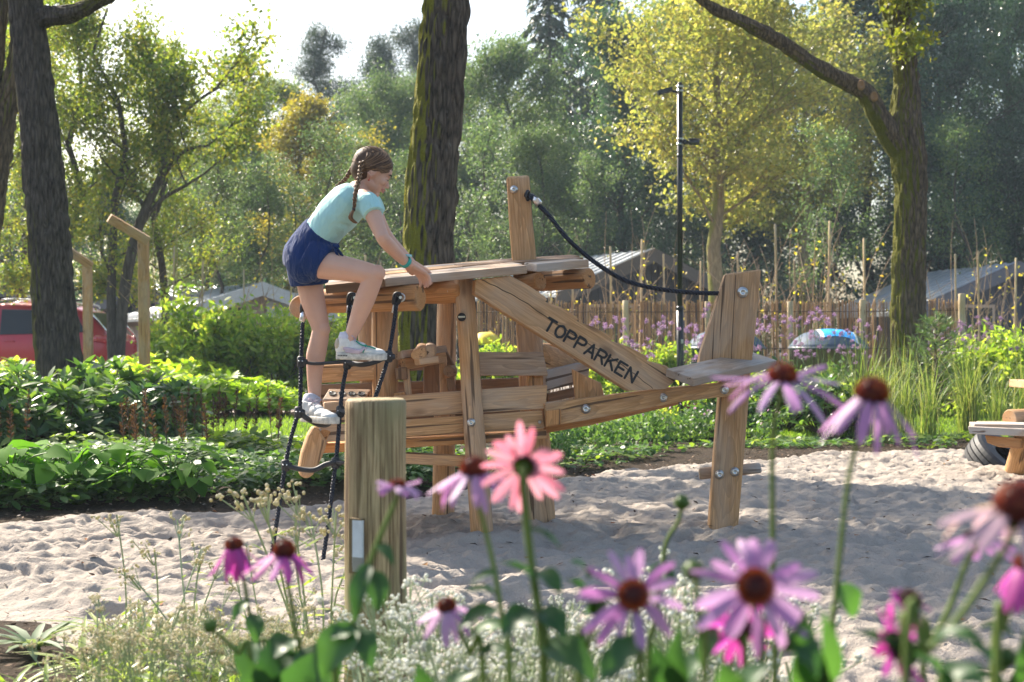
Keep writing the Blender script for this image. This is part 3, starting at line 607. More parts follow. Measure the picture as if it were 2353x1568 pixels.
# ------------------------------------------------------------------ weathered round post carrying an info plate
fp = thing('wooden_post', G(862, 3.4, 0), 'thick weathered round wooden post with a small metal info plate in a recess', 'post')
fd = 3.42; lp = log('post_shaft', G(864, fd, -.1), P(864, 916, fd), .0765, .0745, fp, 'post_wood', seg=48, wob=.0016, rings=30, cr=.007)
c = P(821, 1250, fd-.074); mb = MB(); mb.box((c.x, c.y+.008, c.z-.005), (.036, .02, .130), Matrix.Rotation(rad(-32), 4, 'Z')); rc = mb.build('recess', m_plain('recess_shadow_wood', (.16, .11, .05), .9), fp)
mb = MB(); mb.box((c.x+.002, c.y-.001, c.z), (.028, .008, .112), Matrix.Rotation(rad(-32), 4, 'Z')); pl = mb.build('info_plate', m_plain('plate_print', (.62, .68, .74), .35, .2), rc)
mb = MB(); mb.box((c.x+.004, c.y-.0055, c.z+.038), (.016, .002, .006), Matrix.Rotation(rad(-32), 4, 'Z')); mb.build('plate_mark', ink, pl)
for k in range(9):
    mb = MB(); mb.box((c.x+.003, c.y-.0052, c.z+.022-k*.006), (.019-.004*(k % 3), .0012, .0016), Matrix.Rotation(rad(-32), 4, 'Z')); mb.build('plate_line', M['steel'], pl)
mb = MB(); mb.box((c.x+.002, c.y-.003, c.z-.048), (.028, .006, .034), Matrix.Rotation(rad(-32), 4, 'Z')); pk = mb.build('plate_foot', m_plain('plate_grey', (.28, .29, .28), .4, .5), pl)
# ------------------------------------------------------------------ timber play vehicle cut by the picture edge
pv = thing('play_bench', G(2390, 9.0, 0), 'low robinia play bench with plank seat, log backrest and splayed leg', 'play bench')
plank('bench_rim', [(2224, 980, 8.8), (2353, 988, 8.6), (2640, 1000, 8.4), (2640, 1015, 8.4), (2353, 1005, 8.6), (2228, 996, 8.8)], .05, pv, 'wood_grey')
beam('seat_plank', P(2232, 981, 8.95), P(2640, 985, 8.75), .26, .05, pv, 'wood_grey', face=(0, 0, 1)); beam('seat_plank', P(2250, 979, 9.22), P(2640, 981, 9.05), .26, .05, pv, 'wood_grey', face=(0, 0, 1))
plank('bracket', [(2262, 1000, 8.85), (2345, 1008, 8.75), (2345, 1030, 8.75), (2290, 1026, 8.8), (2268, 1018, 8.85)], .09, pv, 'wood_warm')
log('leg', G(2328, 9.15, -.05), P(2352, 1008, 8.85), .085, .06, pv, 'wood'); log('leg', G(2650, 9.0, -.05), P(2620, 1008, 8.8), .085, .06, pv, 'wood')
log('back_log', P(2318, 962, 9.25), P(2620, 948, 9.8), .062, .062, pv, 'wood'); beam('upper_board', P(2336, 882, 9.3), P(2640, 886, 9.3), .05, .3, pv, 'wood')
log('board_post', P(2520, 985, 9.3), P(2520, 880, 9.3), .05, .05, pv, 'wood')
ty = thing('tyre', G(2300, 9.6, 0), 'black ribbed car tyre half sunk in sand behind the play bench', 'tyre')
c = G(2312, 10.1, .02); ax = Vector((.45, -.4, .75)).normalized(); B = basis(ax, (0, 0, 1)); u, v = B.col[1], B.col[2]
prof = [(.14, -.07), (.20, -.095), (.27, -.09), (.295, -.075), (.30, -.045), (.29, -.04), (.30, -.035), (.302, -.006), (.29, 0), (.302, .006), (.30, .035), (.29, .04), (.30, .045), (.295, .075), (.27, .09), (.20, .095), (.14, .07)]
V = [tuple(c+ax*h+(u*math.cos(t)+v*math.sin(t))*q) for t in np.arange(48)*2*math.pi/48 for q, h in prof]; m = len(prof)
mb = MB(); mb.add(V, [(i*m+j, i*m+j+1, ((i+1) % 48)*m+j+1, ((i+1) % 48)*m+j) for i in range(48) for j in range(m-1)], smooth=False); mb.build('rubber_ring', M['rubber'], ty)
# ================================================================== fence, huts, car, posts
M['reed'] = m_leaf('reed_cane', [(.20, .13, .085), (.34, .22, .14), (.46, .33, .22)], .25, .8, .1)
def fence(pts, hgt, name, label):
    f = thing(name, pts[0], label, 'fence'); mb = MB(); C = []; D = []; L = []
    for k in range(len(pts)-1):
        a_, b_ = Vector(pts[k]), Vector(pts[k+1]); n = int((b_-a_).length/.016)
        for i in range(n):
            p = a_.lerp(b_, (i+random.random())/n); h = hgt*(1+random.uniform(-.025, .02)); mb.tube([p+Vector((0, random.uniform(-.01, .01), 0)), p+Vector((random.uniform(-.03, .03), random.uniform(-.02, .02), h))], random.uniform(.004, .009), 4, cap=False)
    mb.build('cane_panel', M['reed'], f)
    for z in (.25, .8, 1.35):
        mb = MB(); mb.tube([Vector(p)+Vector((0, -.018, z)) for p in pts], .007, 5); mb.build('binding_rail', m_plain('binding_cane', (.12, .08, .05), .8), f)
    return f
fp0 = [G(1070, 21.8), G(1440, 21.6), G(1820, 21.3), G(1990, 21.2), G(2215, 20.2)]
fn = fence(fp0, 1.50, 'reed_fence', 'brown reed cane fence standing behind the purple flowers')
M['stake'] = m_wood('stake_wood', (.62, .48, .28), (.45, .33, .18), (.5, .45, .35), .3)
for x, d, t in ((1255, 21.5, 1.45), (1440, 21.4, 1.52), (1628, 21.3, 1.5), (1818, 21.1, 1.5), (1985, 21.0, 1.52), (2212, 20.1, 1.58)):
    log('fence_post', G(x, d), G(x-3, d, t), .05, .045, fn, 'stake', seg=12)
def prism_x(mb, prof, y0, y1, mat=0):
    m = len(prof); V = [(x, y0, z) for x, z in prof]+[(x, y1, z) for x, z in prof]
    mb.add(V, [tuple(range(m)), tuple(range(2*m-1, m-1, -1))]+[(i, m+i, m+(i+1) % m, (i+1) % m) for i in range(m)], mat, smooth=False)
M['dark_clad'] = m_plain('dark_cladding', (.035, .032, .034), .7); M['fascia'] = m_plain('brown_fascia', (.085, .068, .06), .55); M['metal_roof'] = m_plain('pale_metal_roof', (.42, .45, .48), .35, .3)
M['glass'] = m_plain('window_glass', (.02, .025, .03), .08); M['pale_wall'] = m_plain('pale_timber_wall', (.42, .33, .26), .8)
M['blue_clad'] = m_plain('slate_cladding', (.05, .055, .075), .6); M['slate_fascia'] = m_plain('slate_fascia', (.10, .10, .12), .5)
def hut(name, label, cx, d, half, zr, ze, depth, wall, fascia, roof, cat='holiday hut', rz=0):
    """gable-fronted lodge: boarded wall, ridged roof with ribs, deep fascia, door and window"""
    h = thing(name, (0, 0, 0), label, cat); ov = .45; mb = MB()
    prism_x(mb, [(-half, 0), (half, 0), (half, ze), (0, zr), (-half, ze)], 0, depth); mb.build('wall', wall, h)
    mb = MB()
    for k in range(int(half*2/.16)):
        x = -half+.08+k*.16; z = ze+(zr-ze)*(1-abs(x)/half)-.05; mb.box((x, -.015, z/2), (.03, .03, z))
    mb.build('cladding_batten', wall, h)
    for s in (-1, 1):
        sl = (zr-ze)/half; xo = half+ov; zo = zr-sl*xo; t = .09; mb = MB(); V = [(0, -ov, zr+t), (0, depth+ov, zr+t), (s*xo, depth+ov, zo+t), (s*xo, -ov, zo+t), (0, -ov, zr+.02), (0, depth+ov, zr+.02), (s*xo, depth+ov, zo+.02), (s*xo, -ov, zo+.02)]
        mb.add(V, [(0, 1, 2, 3), (7, 6, 5, 4), (0, 3, 7, 4), (1, 5, 6, 2), (3, 2, 6, 7)], smooth=False)
        for k in range(int(depth/.42)):
            y = -ov+.2+k*.42; a_, b_ = (0, zr+t+.012), (s*xo, zo+t+.012); mb.tube([(a_[0], y, a_[1]), (b_[0], y, b_[1])], .018, 4)
        mb.build('roof', roof, h)
        mb = MB(); V = [(0, -ov-.03, zr+t+.03), (s*xo, -ov-.03, zo+t+.03), (s*xo, -ov-.03, zo-.2), (0, -ov-.03, zr-.2)]; V += [(x, y+.04, z) for x, y, z in V]
        mb.add(V, [(0, 1, 2, 3), (7, 6, 5, 4), (0, 4, 5, 1), (2, 6, 7, 3), (1, 5, 6, 2)], smooth=False); mb.build('fascia', fascia, h)
    mb = MB(); mb.box((-half*.45, -.04, 1.25), (1.3, .06, 1.0)); wf = mb.build('window', M['pale_wall'], h); mb = MB(); mb.box((-half*.45, -.07, 1.25), (1.15, .03, .85)); mb.build('pane', M['glass'], wf)
    mb = MB(); mb.box((half*.35, -.04, 1.02), (.9, .06, 2.04)); dr = mb.build('door', fascia, h); mb = MB(); mb.box((half*.35+.35, -.09, 1.05), (.03, .05, .14)); mb.build('handle', M['alu'], dr)
    h.location = G(cx, d); h.rotation_euler = (0, 0, rz); return h
hut('lodge', 'dark brown boarded lodge with pale ribbed roof behind the reed fence', 1480, 33, 2.1, 2.92, 2.05, 6, M['dark_clad'], M['fascia'], M['metal_roof'], rz=rad(26))
hut('lodge', 'slate blue lodge with low gable beside the end of the reed fence', 2318, 33, 2.3, 2.62, 1.65, 4.5, M['blue_clad'], M['slate_fascia'], M['metal_roof'], rz=rad(9))
hut('lodge', 'dark lodge with shiny roof between the wooden lamp post and the bushes', 345, 36, 3.2, 2.25, 1.3, 8, M['blue_clad'], M['slate_fascia'], M['metal_roof'], rz=rad(-32))
hut('lodge', 'lodge with pale timber gable and grey roof beyond the tall leafy shrub', 590, 33, 1.9, 2.15, 1.5, 6, M['pale_wall'], M['metal_roof'], M['metal_roof'], rz=rad(28))
hut('lodge', 'black lodge half hidden behind the red car', 20, 40, 3.4, 2.2, 1.2, 7, M['dark_clad'], M['slate_fascia'], M['slate_fascia'], rz=rad(8))
# ------------------------------------------------------------------ red estate car, seen from its side
car = thing('parked_car', (0, 0, 0), 'red estate car with roof rails parked in the lane behind the bushes', 'car')
M['car_paint'] = m_plain('red_car_paint', (.46, .006, .022), .3, .1, .03, 8, .5, .5); M['tail'] = m_plain('tail_lamp_red', (.55, .015, .02), .15, 0, .1, 8, .7, 1.0)
M['tint'] = m_plain('tinted_window', (.010, .012, .015), .12, 0, .05, 5, .35); M['chrome'] = m_plain('bright_trim', (.8, .8, .8), .15, 1.0, .03)
st = [(0, .50, .86, .92, .93, .72, .30), (.06, .34, .88, .99, 1.0, .80, .5), (.30, .27, .9, 1.02, 1.28, .86, .62), (.62, .25, .9, 1.01, 1.56, .89, .66), (1.0, .25, .9, 1.0, 1.635, .90, .68), (1.7, .24, .9, .985, 1.68, .905, .69), (2.4, .24, .9, .97, 1.68, .905, .69), (2.9, .24, .9, .96, 1.60, .905, .67), (3.3, .24, .88, .95, 1.32, .90, .66), (3.7, .25, .86, .94, 1.06, .89, .68), (4.2, .27, .8, .88, .97, .86, .66), (4.5, .33, .7, .78, .84, .78, .6), (4.62, .45, .6, .66, .7, .66, .5)]
V = []; nr = 0
for x, zb, zm, zl, zt, w, wt in st:
    ring = [(0, zb), (w*.8, zb), (w*.97, zb+.10), (w, (zb+zm)/2), (w*.985, zm), (w*.95, zl), (wt*.5+w*.45, (zl+zt)/2), (wt, zt-.05), (wt*.8, zt-.008), (0, zt+.015)]
    full = ring+[(-a_, b_) for a_, b_ in ring[-2:0:-1]]; nr = len(full); V += [(x, y, z) for y, z in full]
mb = MB(); mb.add(V, [(i*nr+j, (i+1)*nr+j, (i+1)*nr+(j+1) % nr, i*nr+(j+1) % nr) for i in range(len(st)-1) for j in range(nr)]+[tuple(range(nr))[::-1], tuple(range((len(st)-1)*nr, len(st)*nr))]); body = mb.build('body', M['car_paint'], car)
body.modifiers.new('s', 'SUBSURF').levels = 1; body.modifiers['s'].render_levels = 2
def side(x, z, s): # half width of the cabin at a station and height
    w = np.interp(x, [q[0] for q in st], [q[5] for q in st]); wt = np.interp(x, [q[0] for q in st], [q[6] for q in st]); zl = np.interp(x, [q[0] for q in st], [q[3] for q in st]); zt = np.interp(x, [q[0] for q in st], [q[4] for q in st])
    t = np.clip((z-zl)/(zt-zl), 0, 1); return s*((w*.95)*(1-t)+wt*t+.012+.02*math.sin(t*3.14))
for s in (-1, 1):
    for nm, pg in (('window', [(.50, 1.08), (.98, 1.06), (1.30, 1.05), (1.30, 1.50), (.98, 1.48), (.72, 1.42)]), ('window', [(1.36, 1.05), (2.22, 1.03), (2.22, 1.53), (1.36, 1.51)]), ('window', [(2.3, 1.03), (3.30, 1.00), (3.02, 1.30), (2.75, 1.50), (2.3, 1.53)])):
        mb = MB(); Vv = [(x, side(x, z, s), z) for x, z in pg]; mb.add(Vv, [tuple(range(len(Vv)))] if s < 0 else [tuple(range(len(Vv)))[::-1]], smooth=False); wo = mb.build(nm, M['tint'], car)
        sm = wo.modifiers.new('t', 'SOLIDIFY'); sm.thickness = .008; sm.offset = 0
    for x0, x1 in ((1.33, 2.26),):
        for x in (x0, x1): mb = MB(); mb.tube([(x, side(x, .98, s)*1.02, .98), (x, s*.905, .8), (x, s*.90, .35)], .006, 4); mb.build('door_seam', M['black'], car)
    for x in (2.0, 3.0): mb = MB(); mb.tube([(x-.1, s*.905, .90), (x-.09, s*.93, .905), (x+.09, s*.93, .905), (x+.1, s*.905, .90)], .014, 6); mb.build('door_handle', M['car_paint'], car)
    mb = MB(); mb.tube(spline([(.75, s*.62, 1.57), (.85, s*.63, 1.64), (1.7, s*.64, 1.725), (2.4, s*.63, 1.72), (2.75, s*.62, 1.63)], 20), .018, 6); mb.build('roof_rail', M['alu'], car)
    mb = MB(); mb.tube([(.45, s*.81, .93), (.25, s*.86, .95), (.08, s*.80, .93), (.02, s*.66, .92)], [.02, .07, .085, .05], 8, ell=.4); mb.build('tail_lamp', M['tail'], car)
    for x in (.92, 3.62):
        w = bpy.data.objects.new('wheel', None); w.location = (x, s*.80, .34); col.objects.link(w); adopt(w, car)
        mb = MB(); mb.tube([(x, s*.70, .34), (x, s*.71, .34), (x, s*.89, .34), (x, s*.9, .34)], [.29, .34, .34, .29], 28); mb.build('tyre', M['rubber'], w)
        mb = MB(); mb.tube([(x, s*.88, .34), (x, s*.912, .34)], [.21, .20], 20); mb.build('rim', M['alu'], w)
    mb = MB(); mb.tube([(.95, s*.60, 1.70), (.95, s*.66, 1.70)], .03, 6); mb.tube([(2.3, s*.60, 1.74), (2.3, s*.66, 1.74)], .03, 6); mb.build('rack_foot', M['black'], car)
for x, z in ((.95, 1.725), (2.3, 1.765)): mb = MB(); mb.tube([(x, -.66, z), (x, .66, z)], .022, 8); mb.build('roof_bar', M['black'], car)
mb = MB(); mb.add([(.20, -.62, 1.16), (.20, .62, 1.16), (.50, .58, 1.46), (.50, -.58, 1.46)], [(0, 1, 2, 3)], smooth=False); o = mb.build('rear_window', M['tint'], car); sm = o.modifiers.new('t', 'SOLIDIFY'); sm.thickness = .03; sm.offset = 0
mb = MB(); mb.tube([(.04, -.74, 1.0), (.28, -.69, 1.30), (.60, -.66, 1.58)], .022, 6); mb.tube([(.04, .74, 1.0), (.28, .69, 1.30), (.60, .66, 1.58)], .022, 6); mb.build('tailgate_trim', M['chrome'], car)
mb = MB(); mb.box((4.45, 0, .62), (.12, 1.2, .2)); mb.build('grille', M['black'], car)
car.location = G(288, 27.5, .04); car.rotation_euler = (0, 0, rad(176)); car.scale = (.96, .96, .96)
# ------------------------------------------------------------------ bent timber lamp posts
M['led'] = N('led_strip'); M['led'].b.inputs['Emission Color'].default_value = (1, .75, .35, 1); M['led'].b.inputs['Emission Strength'].default_value = 6; M['led'] = M['led'].m
def bent_lamp(x, d, top, ax, ay, w, label):
    t = thing('timber_lamp_post', G(x, d), label, 'lamp post', 'bent timber lamp posts')
    s = w*d/F; e = P(x, top, d); a_ = P(ax, ay, d-.2)
    beam('post', G(x+4, d), e-Vector((0, 0, .04)), s, s, t, 'wood', bev=.01)
    dr = (a_-e).normalized(); beam('arm', e+Vector((s*.5, 0, -.08)), a_+dr*.03, s*.95, s*1.1, t, 'wood', face=(0, -1, 0), bev=.01)
    dn = Vector((0, -1, 0)).cross(dr); dn = dn if dn.z < 0 else -dn
    q0 = e.lerp(a_, .50)+dn*(s*.5-.03); q1 = e.lerp(a_, .92)+dn*(s*.5-.03); beam('light_strip', q0, q1, s*.34, .03, t, M['led'], face=dn, bev=0)
bent_lamp(330, 18, 540, 256, 504, 22, 'bent timber lamp post with glowing strip rising from the bushes')
bent_lamp(201, 22, 600, 152, 572, 19, 'smaller bent timber lamp post just beside the big leaning tree trunk')
# ------------------------------------------------------------------ black mast with floodlight and camera
mast = thing('camera_mast', G(1564, 17, 0), 'tall black mast with a floodlight on top and a camera halfway', 'mast')
p = lambda y: P(1562, y, 17)
mb = MB(); mb.tube([G(1564, 17, 0), p(712)], .042, 16); mb.tube([p(712), p(704)], [.048, .036], 16); mb.build('lower_pole', M['black'], mast)
mb = MB(); mb.tube([p(706), p(195)], .033, 16); mb.tube([p(195), p(190)], [.033, .02], 16); mb.tube([p(362), p(355)], .037, 16); mb.build('upper_pole', M['black'], mast)
for y in (202, 212, 322, 334): mb = MB(); mb.tube([p(y), p(y-4)], .039, 16); mb.build('clamp_band', M['steel'], mast)
mb = MB(); q = p(212); mb.tube([q, q+Vector((-.08, -.03, 0)), q+Vector((-.12, -.04, .03))], .016, 8); br = mb.build('bracket', M['black'], mast)
mb = MB(); Mx = Matrix.Rotation(rad(-14), 4, 'Y'); mb.box(q+Vector((-.19, -.05, .0)), (.17, .13, .045), Mx); mb.box(q+Vector((-.12, -.05, .02)), (.05, .05, .05), Mx); fl = mb.build('floodlight', M['black'], mast)
mb = MB(); mb.box(q+Vector((-.20, -.05, -.027)), (.13, .1, .008), Mx); mb.build('lens', M['glass'], fl)
mb = MB(); q = p(328); mb.tube([q, q+Vector((.07, -.03, .0)), q+Vector((.1, -.03, .0))], .02, 8); mb.ball(q+Vector((.06, -.03, 0)), .035, 10, 7); mb.build('bracket', M['black'], mast)
mb = MB(); mb.tube([q+Vector((.10, -.03, .0)), q+Vector((.11, -.032, .0)), q+Vector((.22, -.06, -.008)), q+Vector((.225, -.06, -.008))], [.02, .034, .034, .028], 14); mb.box(q+Vector((.17, -.045, .036)), (.16, .075, .006)); cm = mb.build('camera', m_plain('camera_housing', (.06, .06, .065), .35), mast)
for y in (785, 865): mb = MB(); mb.box(p(y)+Vector((.022, -.038, 0)), (.026, .008, .05)); mb.build('sticker', m_plain('pale_sticker', (.5, .5, .48), .6), mast)
# ------------------------------------------------------------------ domed underground waste containers and the yellow lidded bin
def dome(x, d, w, label, panel):
    t = thing('waste_dome', G(x, d), label, 'waste container', 'domed waste containers'); R_ = w*d/F/2; c = G(x, d); z0 = .80
    mb = MB(); prof = [(R_, z0), (R_*1.0, z0+.05), (R_*.96, z0+.07), (R_*.86, z0+.14), (R_*.66, z0+.215), (R_*.4, z0+.255), (R_*.15, z0+.27), (.001, z0+.272)]; a_ = np.arange(36)*2*math.pi/36
    V = [(c.x+q*math.cos(t_), c.y+q*math.sin(t_), z) for q, z in prof for t_ in a_]; mb.add(V, [(i*36+j, i*36+(j+1) % 36, (i+1)*36+(j+1) % 36, (i+1)*36+j) for i in range(7) for j in range(36)]); ld = mb.build('lid', M['lidgrey'], t)
    if panel:
        def pp(u, v): # curved insert on the dome
            q = math.hypot(u, v); return (c.x+u*R_, c.y+v*R_, float(np.interp(q, [0, .15, .4, .66, .86, .96, 1], [z0+.272, z0+.27, z0+.255, z0+.215, z0+.14, z0+.07, z0+.05]))+.012)
        for (u0, u1, mt, nm) in ((-.36, -.27, M['white'], 'panel_edge'), (-.27, .56, M['bluep'], 'panel'), (.56, .61, M['white'], 'panel_edge')):
            mb = MB(); V = [pp(u0+(u1-u0)*i/8+(.12*(v/ -1.0) if False else 0), v) for v in np.linspace(-.78, .3, 14) for i in range(9)]; mb.add(V, [(j*9+i, j*9+i+1, (j+1)*9+i+1, (j+1)*9+i) for j in range(13) for i in range(8)]); mb.build(nm, mt, ld)
    mb = MB(); mb.tube([(c.x, c.y, 0), (c.x, c.y, z0-.01), (c.x, c.y, z0)], [R_*.9, R_*.9, R_*.97], 32); mb.build('drum', m_plain('brown_drum', (.20, .15, .10), .7) if panel else M['lidgrey'], t)
    mb = MB(); mb.tube([(c.x+R_*1.01*math.cos(t_), c.y+R_*1.01*math.sin(t_), z0+.01) for t_ in np.arange(37)*2*math.pi/36], .022, 6); mb.build('rim', M['rimgrey'], t)
    return t
M['lidgrey'] = m_plain('grey_lid', (.07, .10, .15), .6, 0, .2, 9, .12); M['rimgrey'] = m_plain('dark_rim', (.10, .12, .15), .35); M['white'] = m_plain('white_paint', (.8, .8, .8), .4); M['bluep'] = m_plain('sky_blue_panel', (.02, .36, .88), .4, 0, .1, 4)
dome(1903, 20.2, 176, 'grey domed waste container with bright blue panel among purple flowers', True)
dome(1667, 20.2, 176, 'plain blue grey domed waste container behind the wooden tail fin', False)
bn = thing('wheeled_bin', G(1105, 19.5), 'grey bin with yellow lid between two timber posts of the plane', 'bin'); c = G(1102, 19.5); yl = m_plain('yellow_lid', (.75, .55, .03), .35); gb = m_plain('bin_grey', (.10, .13, .18), .5)
mb = MB(); mb.tube([(c.x, c.y, 0.02), (c.x, c.y, .78), (c.x, c.y, .82), (c.x, c.y, .86)], [.20, .26, .29, .29], 4, side=(.7, .7, 0), smooth=False); mb.build('tub', gb, bn)
mb = MB(); mb.tube([(c.x, c.y, .862), (c.x, c.y, .89), (c.x-.02, c.y, .95), (c.x-.05, c.y, .99)], [.29, .285, .20, .06], 20); mb.build('lid', yl, bn)

# ================================================================== trees
M['bark1'] = m_bark('ridged_bark', (.15, .12, .09), (.022, .017, .013), (.20, .19, .02), mamt=.53); M['bark4'] = m_bark('darker_bark', (.13, .105, .085), (.022, .017, .013), (.10, .10, .015), mamt=.40); M['bark2'] = m_bark('mossy_bark', (.20, .14, .09), (.035, .025, .018), (.12, .12, .012), mamt=.56)
M['bark3'] = m_bark('woodland_bark', (.12, .10, .08), (.05, .04, .03), mamt=.3, scale=.6)
M['bark_pale'] = m_bark('pale_maple_bark', (.30, .23, .13), (.16, .12, .07), (.20, .20, .04), mamt=.45, scale=.6)
def trunk_mesh(mb, pts, radii, n=72, rings=160, amp=.012, seed=0, mat=0):
    """trunk with raised bark ridges"""
    c = spline(pts, rings); r = np.interp(np.linspace(0, 1, rings), np.linspace(0, 1, len(radii)), radii); T = np.gradient(c, axis=0); T /= np.linalg.norm(T, axis=1)[:, None]
    u = np.cross(T, (0, 1., .01)); u /= np.linalg.norm(u, axis=1)[:, None]; v = np.cross(T, u); a_ = np.arange(n)*2*np.pi/n
    L = np.concatenate([[0], np.cumsum(np.linalg.norm(np.diff(c, axis=0), axis=1))]); A, Lg = np.meshgrid(a_, L); R0 = r[:, None]+0*A
    q = np.stack([np.cos(A).ravel()*R0.ravel()*38, np.sin(A).ravel()*R0.ravel()*38, Lg.ravel()*6], 1); rid = np.abs(vnoise(q, seed)).reshape(A.shape); big = vnoise(q*(.11, .11, .24), seed+5).reshape(A.shape)
    RR = R0+amp*(rid-.4)*1.6+big*r[:, None]*.07; V = c[:, None, :]+np.cos(A)[..., None]*RR[..., None]*u[:, None, :]+np.sin(A)[..., None]*RR[..., None]*v[:, None, :]
    i = np.arange(rings-1)[:, None]*n; j = np.arange(n)[None, :]; j2 = (j+1) % n; mb.add(V.reshape(-1, 3), np.stack([i+j, i+j2, i+n+j2, i+n+j], -1).reshape(-1, 4), mat)
def branches(mb, roots, levels, r=random, leafpts=None, spread=.6, upb=.25, nseg=5):
    """recursive limbs: roots is a list of (point, direction, length, radius)"""
    for lv in range(levels):
        nxt = []
        for p, d, L, ra in roots:
            p = Vector(p); d = Vector(d).normalized(); pts = [p.copy()]; k = 4
            for i in range(k):
                d = (d+Vector((r.gauss(0, .13), r.gauss(0, .13), r.gauss(0, .1)+upb*.12))).normalized(); p = p+d*L/k; pts.append(p.copy())
            mb.tube(pts, np.linspace(ra, ra*.45, k+1), nseg if lv < 2 else 3, cap=False)
            last = lv == levels-1
            for i in range(1, k+1):
                if last or i >= k-1:
                    if leafpts is not None: leafpts.append((pts[i], d, lv))
                if not last:
                    for _ in range(2 if i >= 2 else 1):
                        nd = (d+Vector((r.gauss(0, spread), r.gauss(0, spread), r.gauss(0, spread*.6)+upb*.3))).normalized(); nxt.append((pts[i], nd, L*r.uniform(.42, .7), ra*.42))
        roots = nxt
def leafcloud(mb, pts, per, sig, size, mat=0, droop=.2, shape='rhomb', asp=.62, curl=.15, keep=1.0):
    pts = np.array([tuple(p[0]) for p in pts]); pts = pts[rng.random(len(pts)) < keep]; C = np.repeat(pts, per, 0); n = len(C); C = C+rng.normal(0, 1, (n, 3))*sig
    D = rng.normal(0, 1, (n, 3)); D[:, 2] -= droop*2; U = rng.normal(0, .7, (n, 3)); U[:, 2] += 1
    L = size*rng.uniform(.6, 1.35, n); rn = np.clip(np.repeat(rng.random(len(pts)), per)*.55+rng.random(n)*.45, 0, 1); mb.leaves(C, D, U, L, L*asp, mat, shape, rn, curl)
# leaf colours
M['leaf_green'] = m_leaf('leaf_fresh_green', [(.07, .12, .025), (.12, .18, .035), (.23, .24, .05), (.30, .25, .05)], .58, tcol=1.6)
M['leaf_birch'] = m_leaf('leaf_birch', [(.07, .12, .05), (.12, .17, .065), (.20, .22, .075), (.32, .27, .06)], .45, tcol=1.3, tint=(1.05, 1.2, .75))
M['leaf_maple'] = m_leaf('leaf_field_maple', [(.13, .17, .05), (.23, .25, .07), (.36, .33, .10), (.34, .25, .07)], .48, tcol=1.5, tint=(1.1, 1.15, .65))
M['leaf_dark'] = m_leaf('leaf_oak_dark', [(.025, .06, .03), (.06, .115, .055), (.11, .165, .075)], .4, .3, .7, 1.2, tint=(.95, 1.15, .85))
M['leaf_mid'] = m_leaf('leaf_pale_green', [(.06, .11, .05), (.11, .165, .065), (.20, .23, .08)], .45, tcol=1.5, tint=(1.05, 1.15, .75))
M['leaf_gold'] = m_leaf('leaf_golden', [(.17, .18, .04), (.28, .24, .045), (.38, .27, .04)], .5)
M['needle'] = m_leaf('conifer_needle', [(.018, .04, .02), (.035, .065, .03), (.06, .085, .035)], .2, .5)
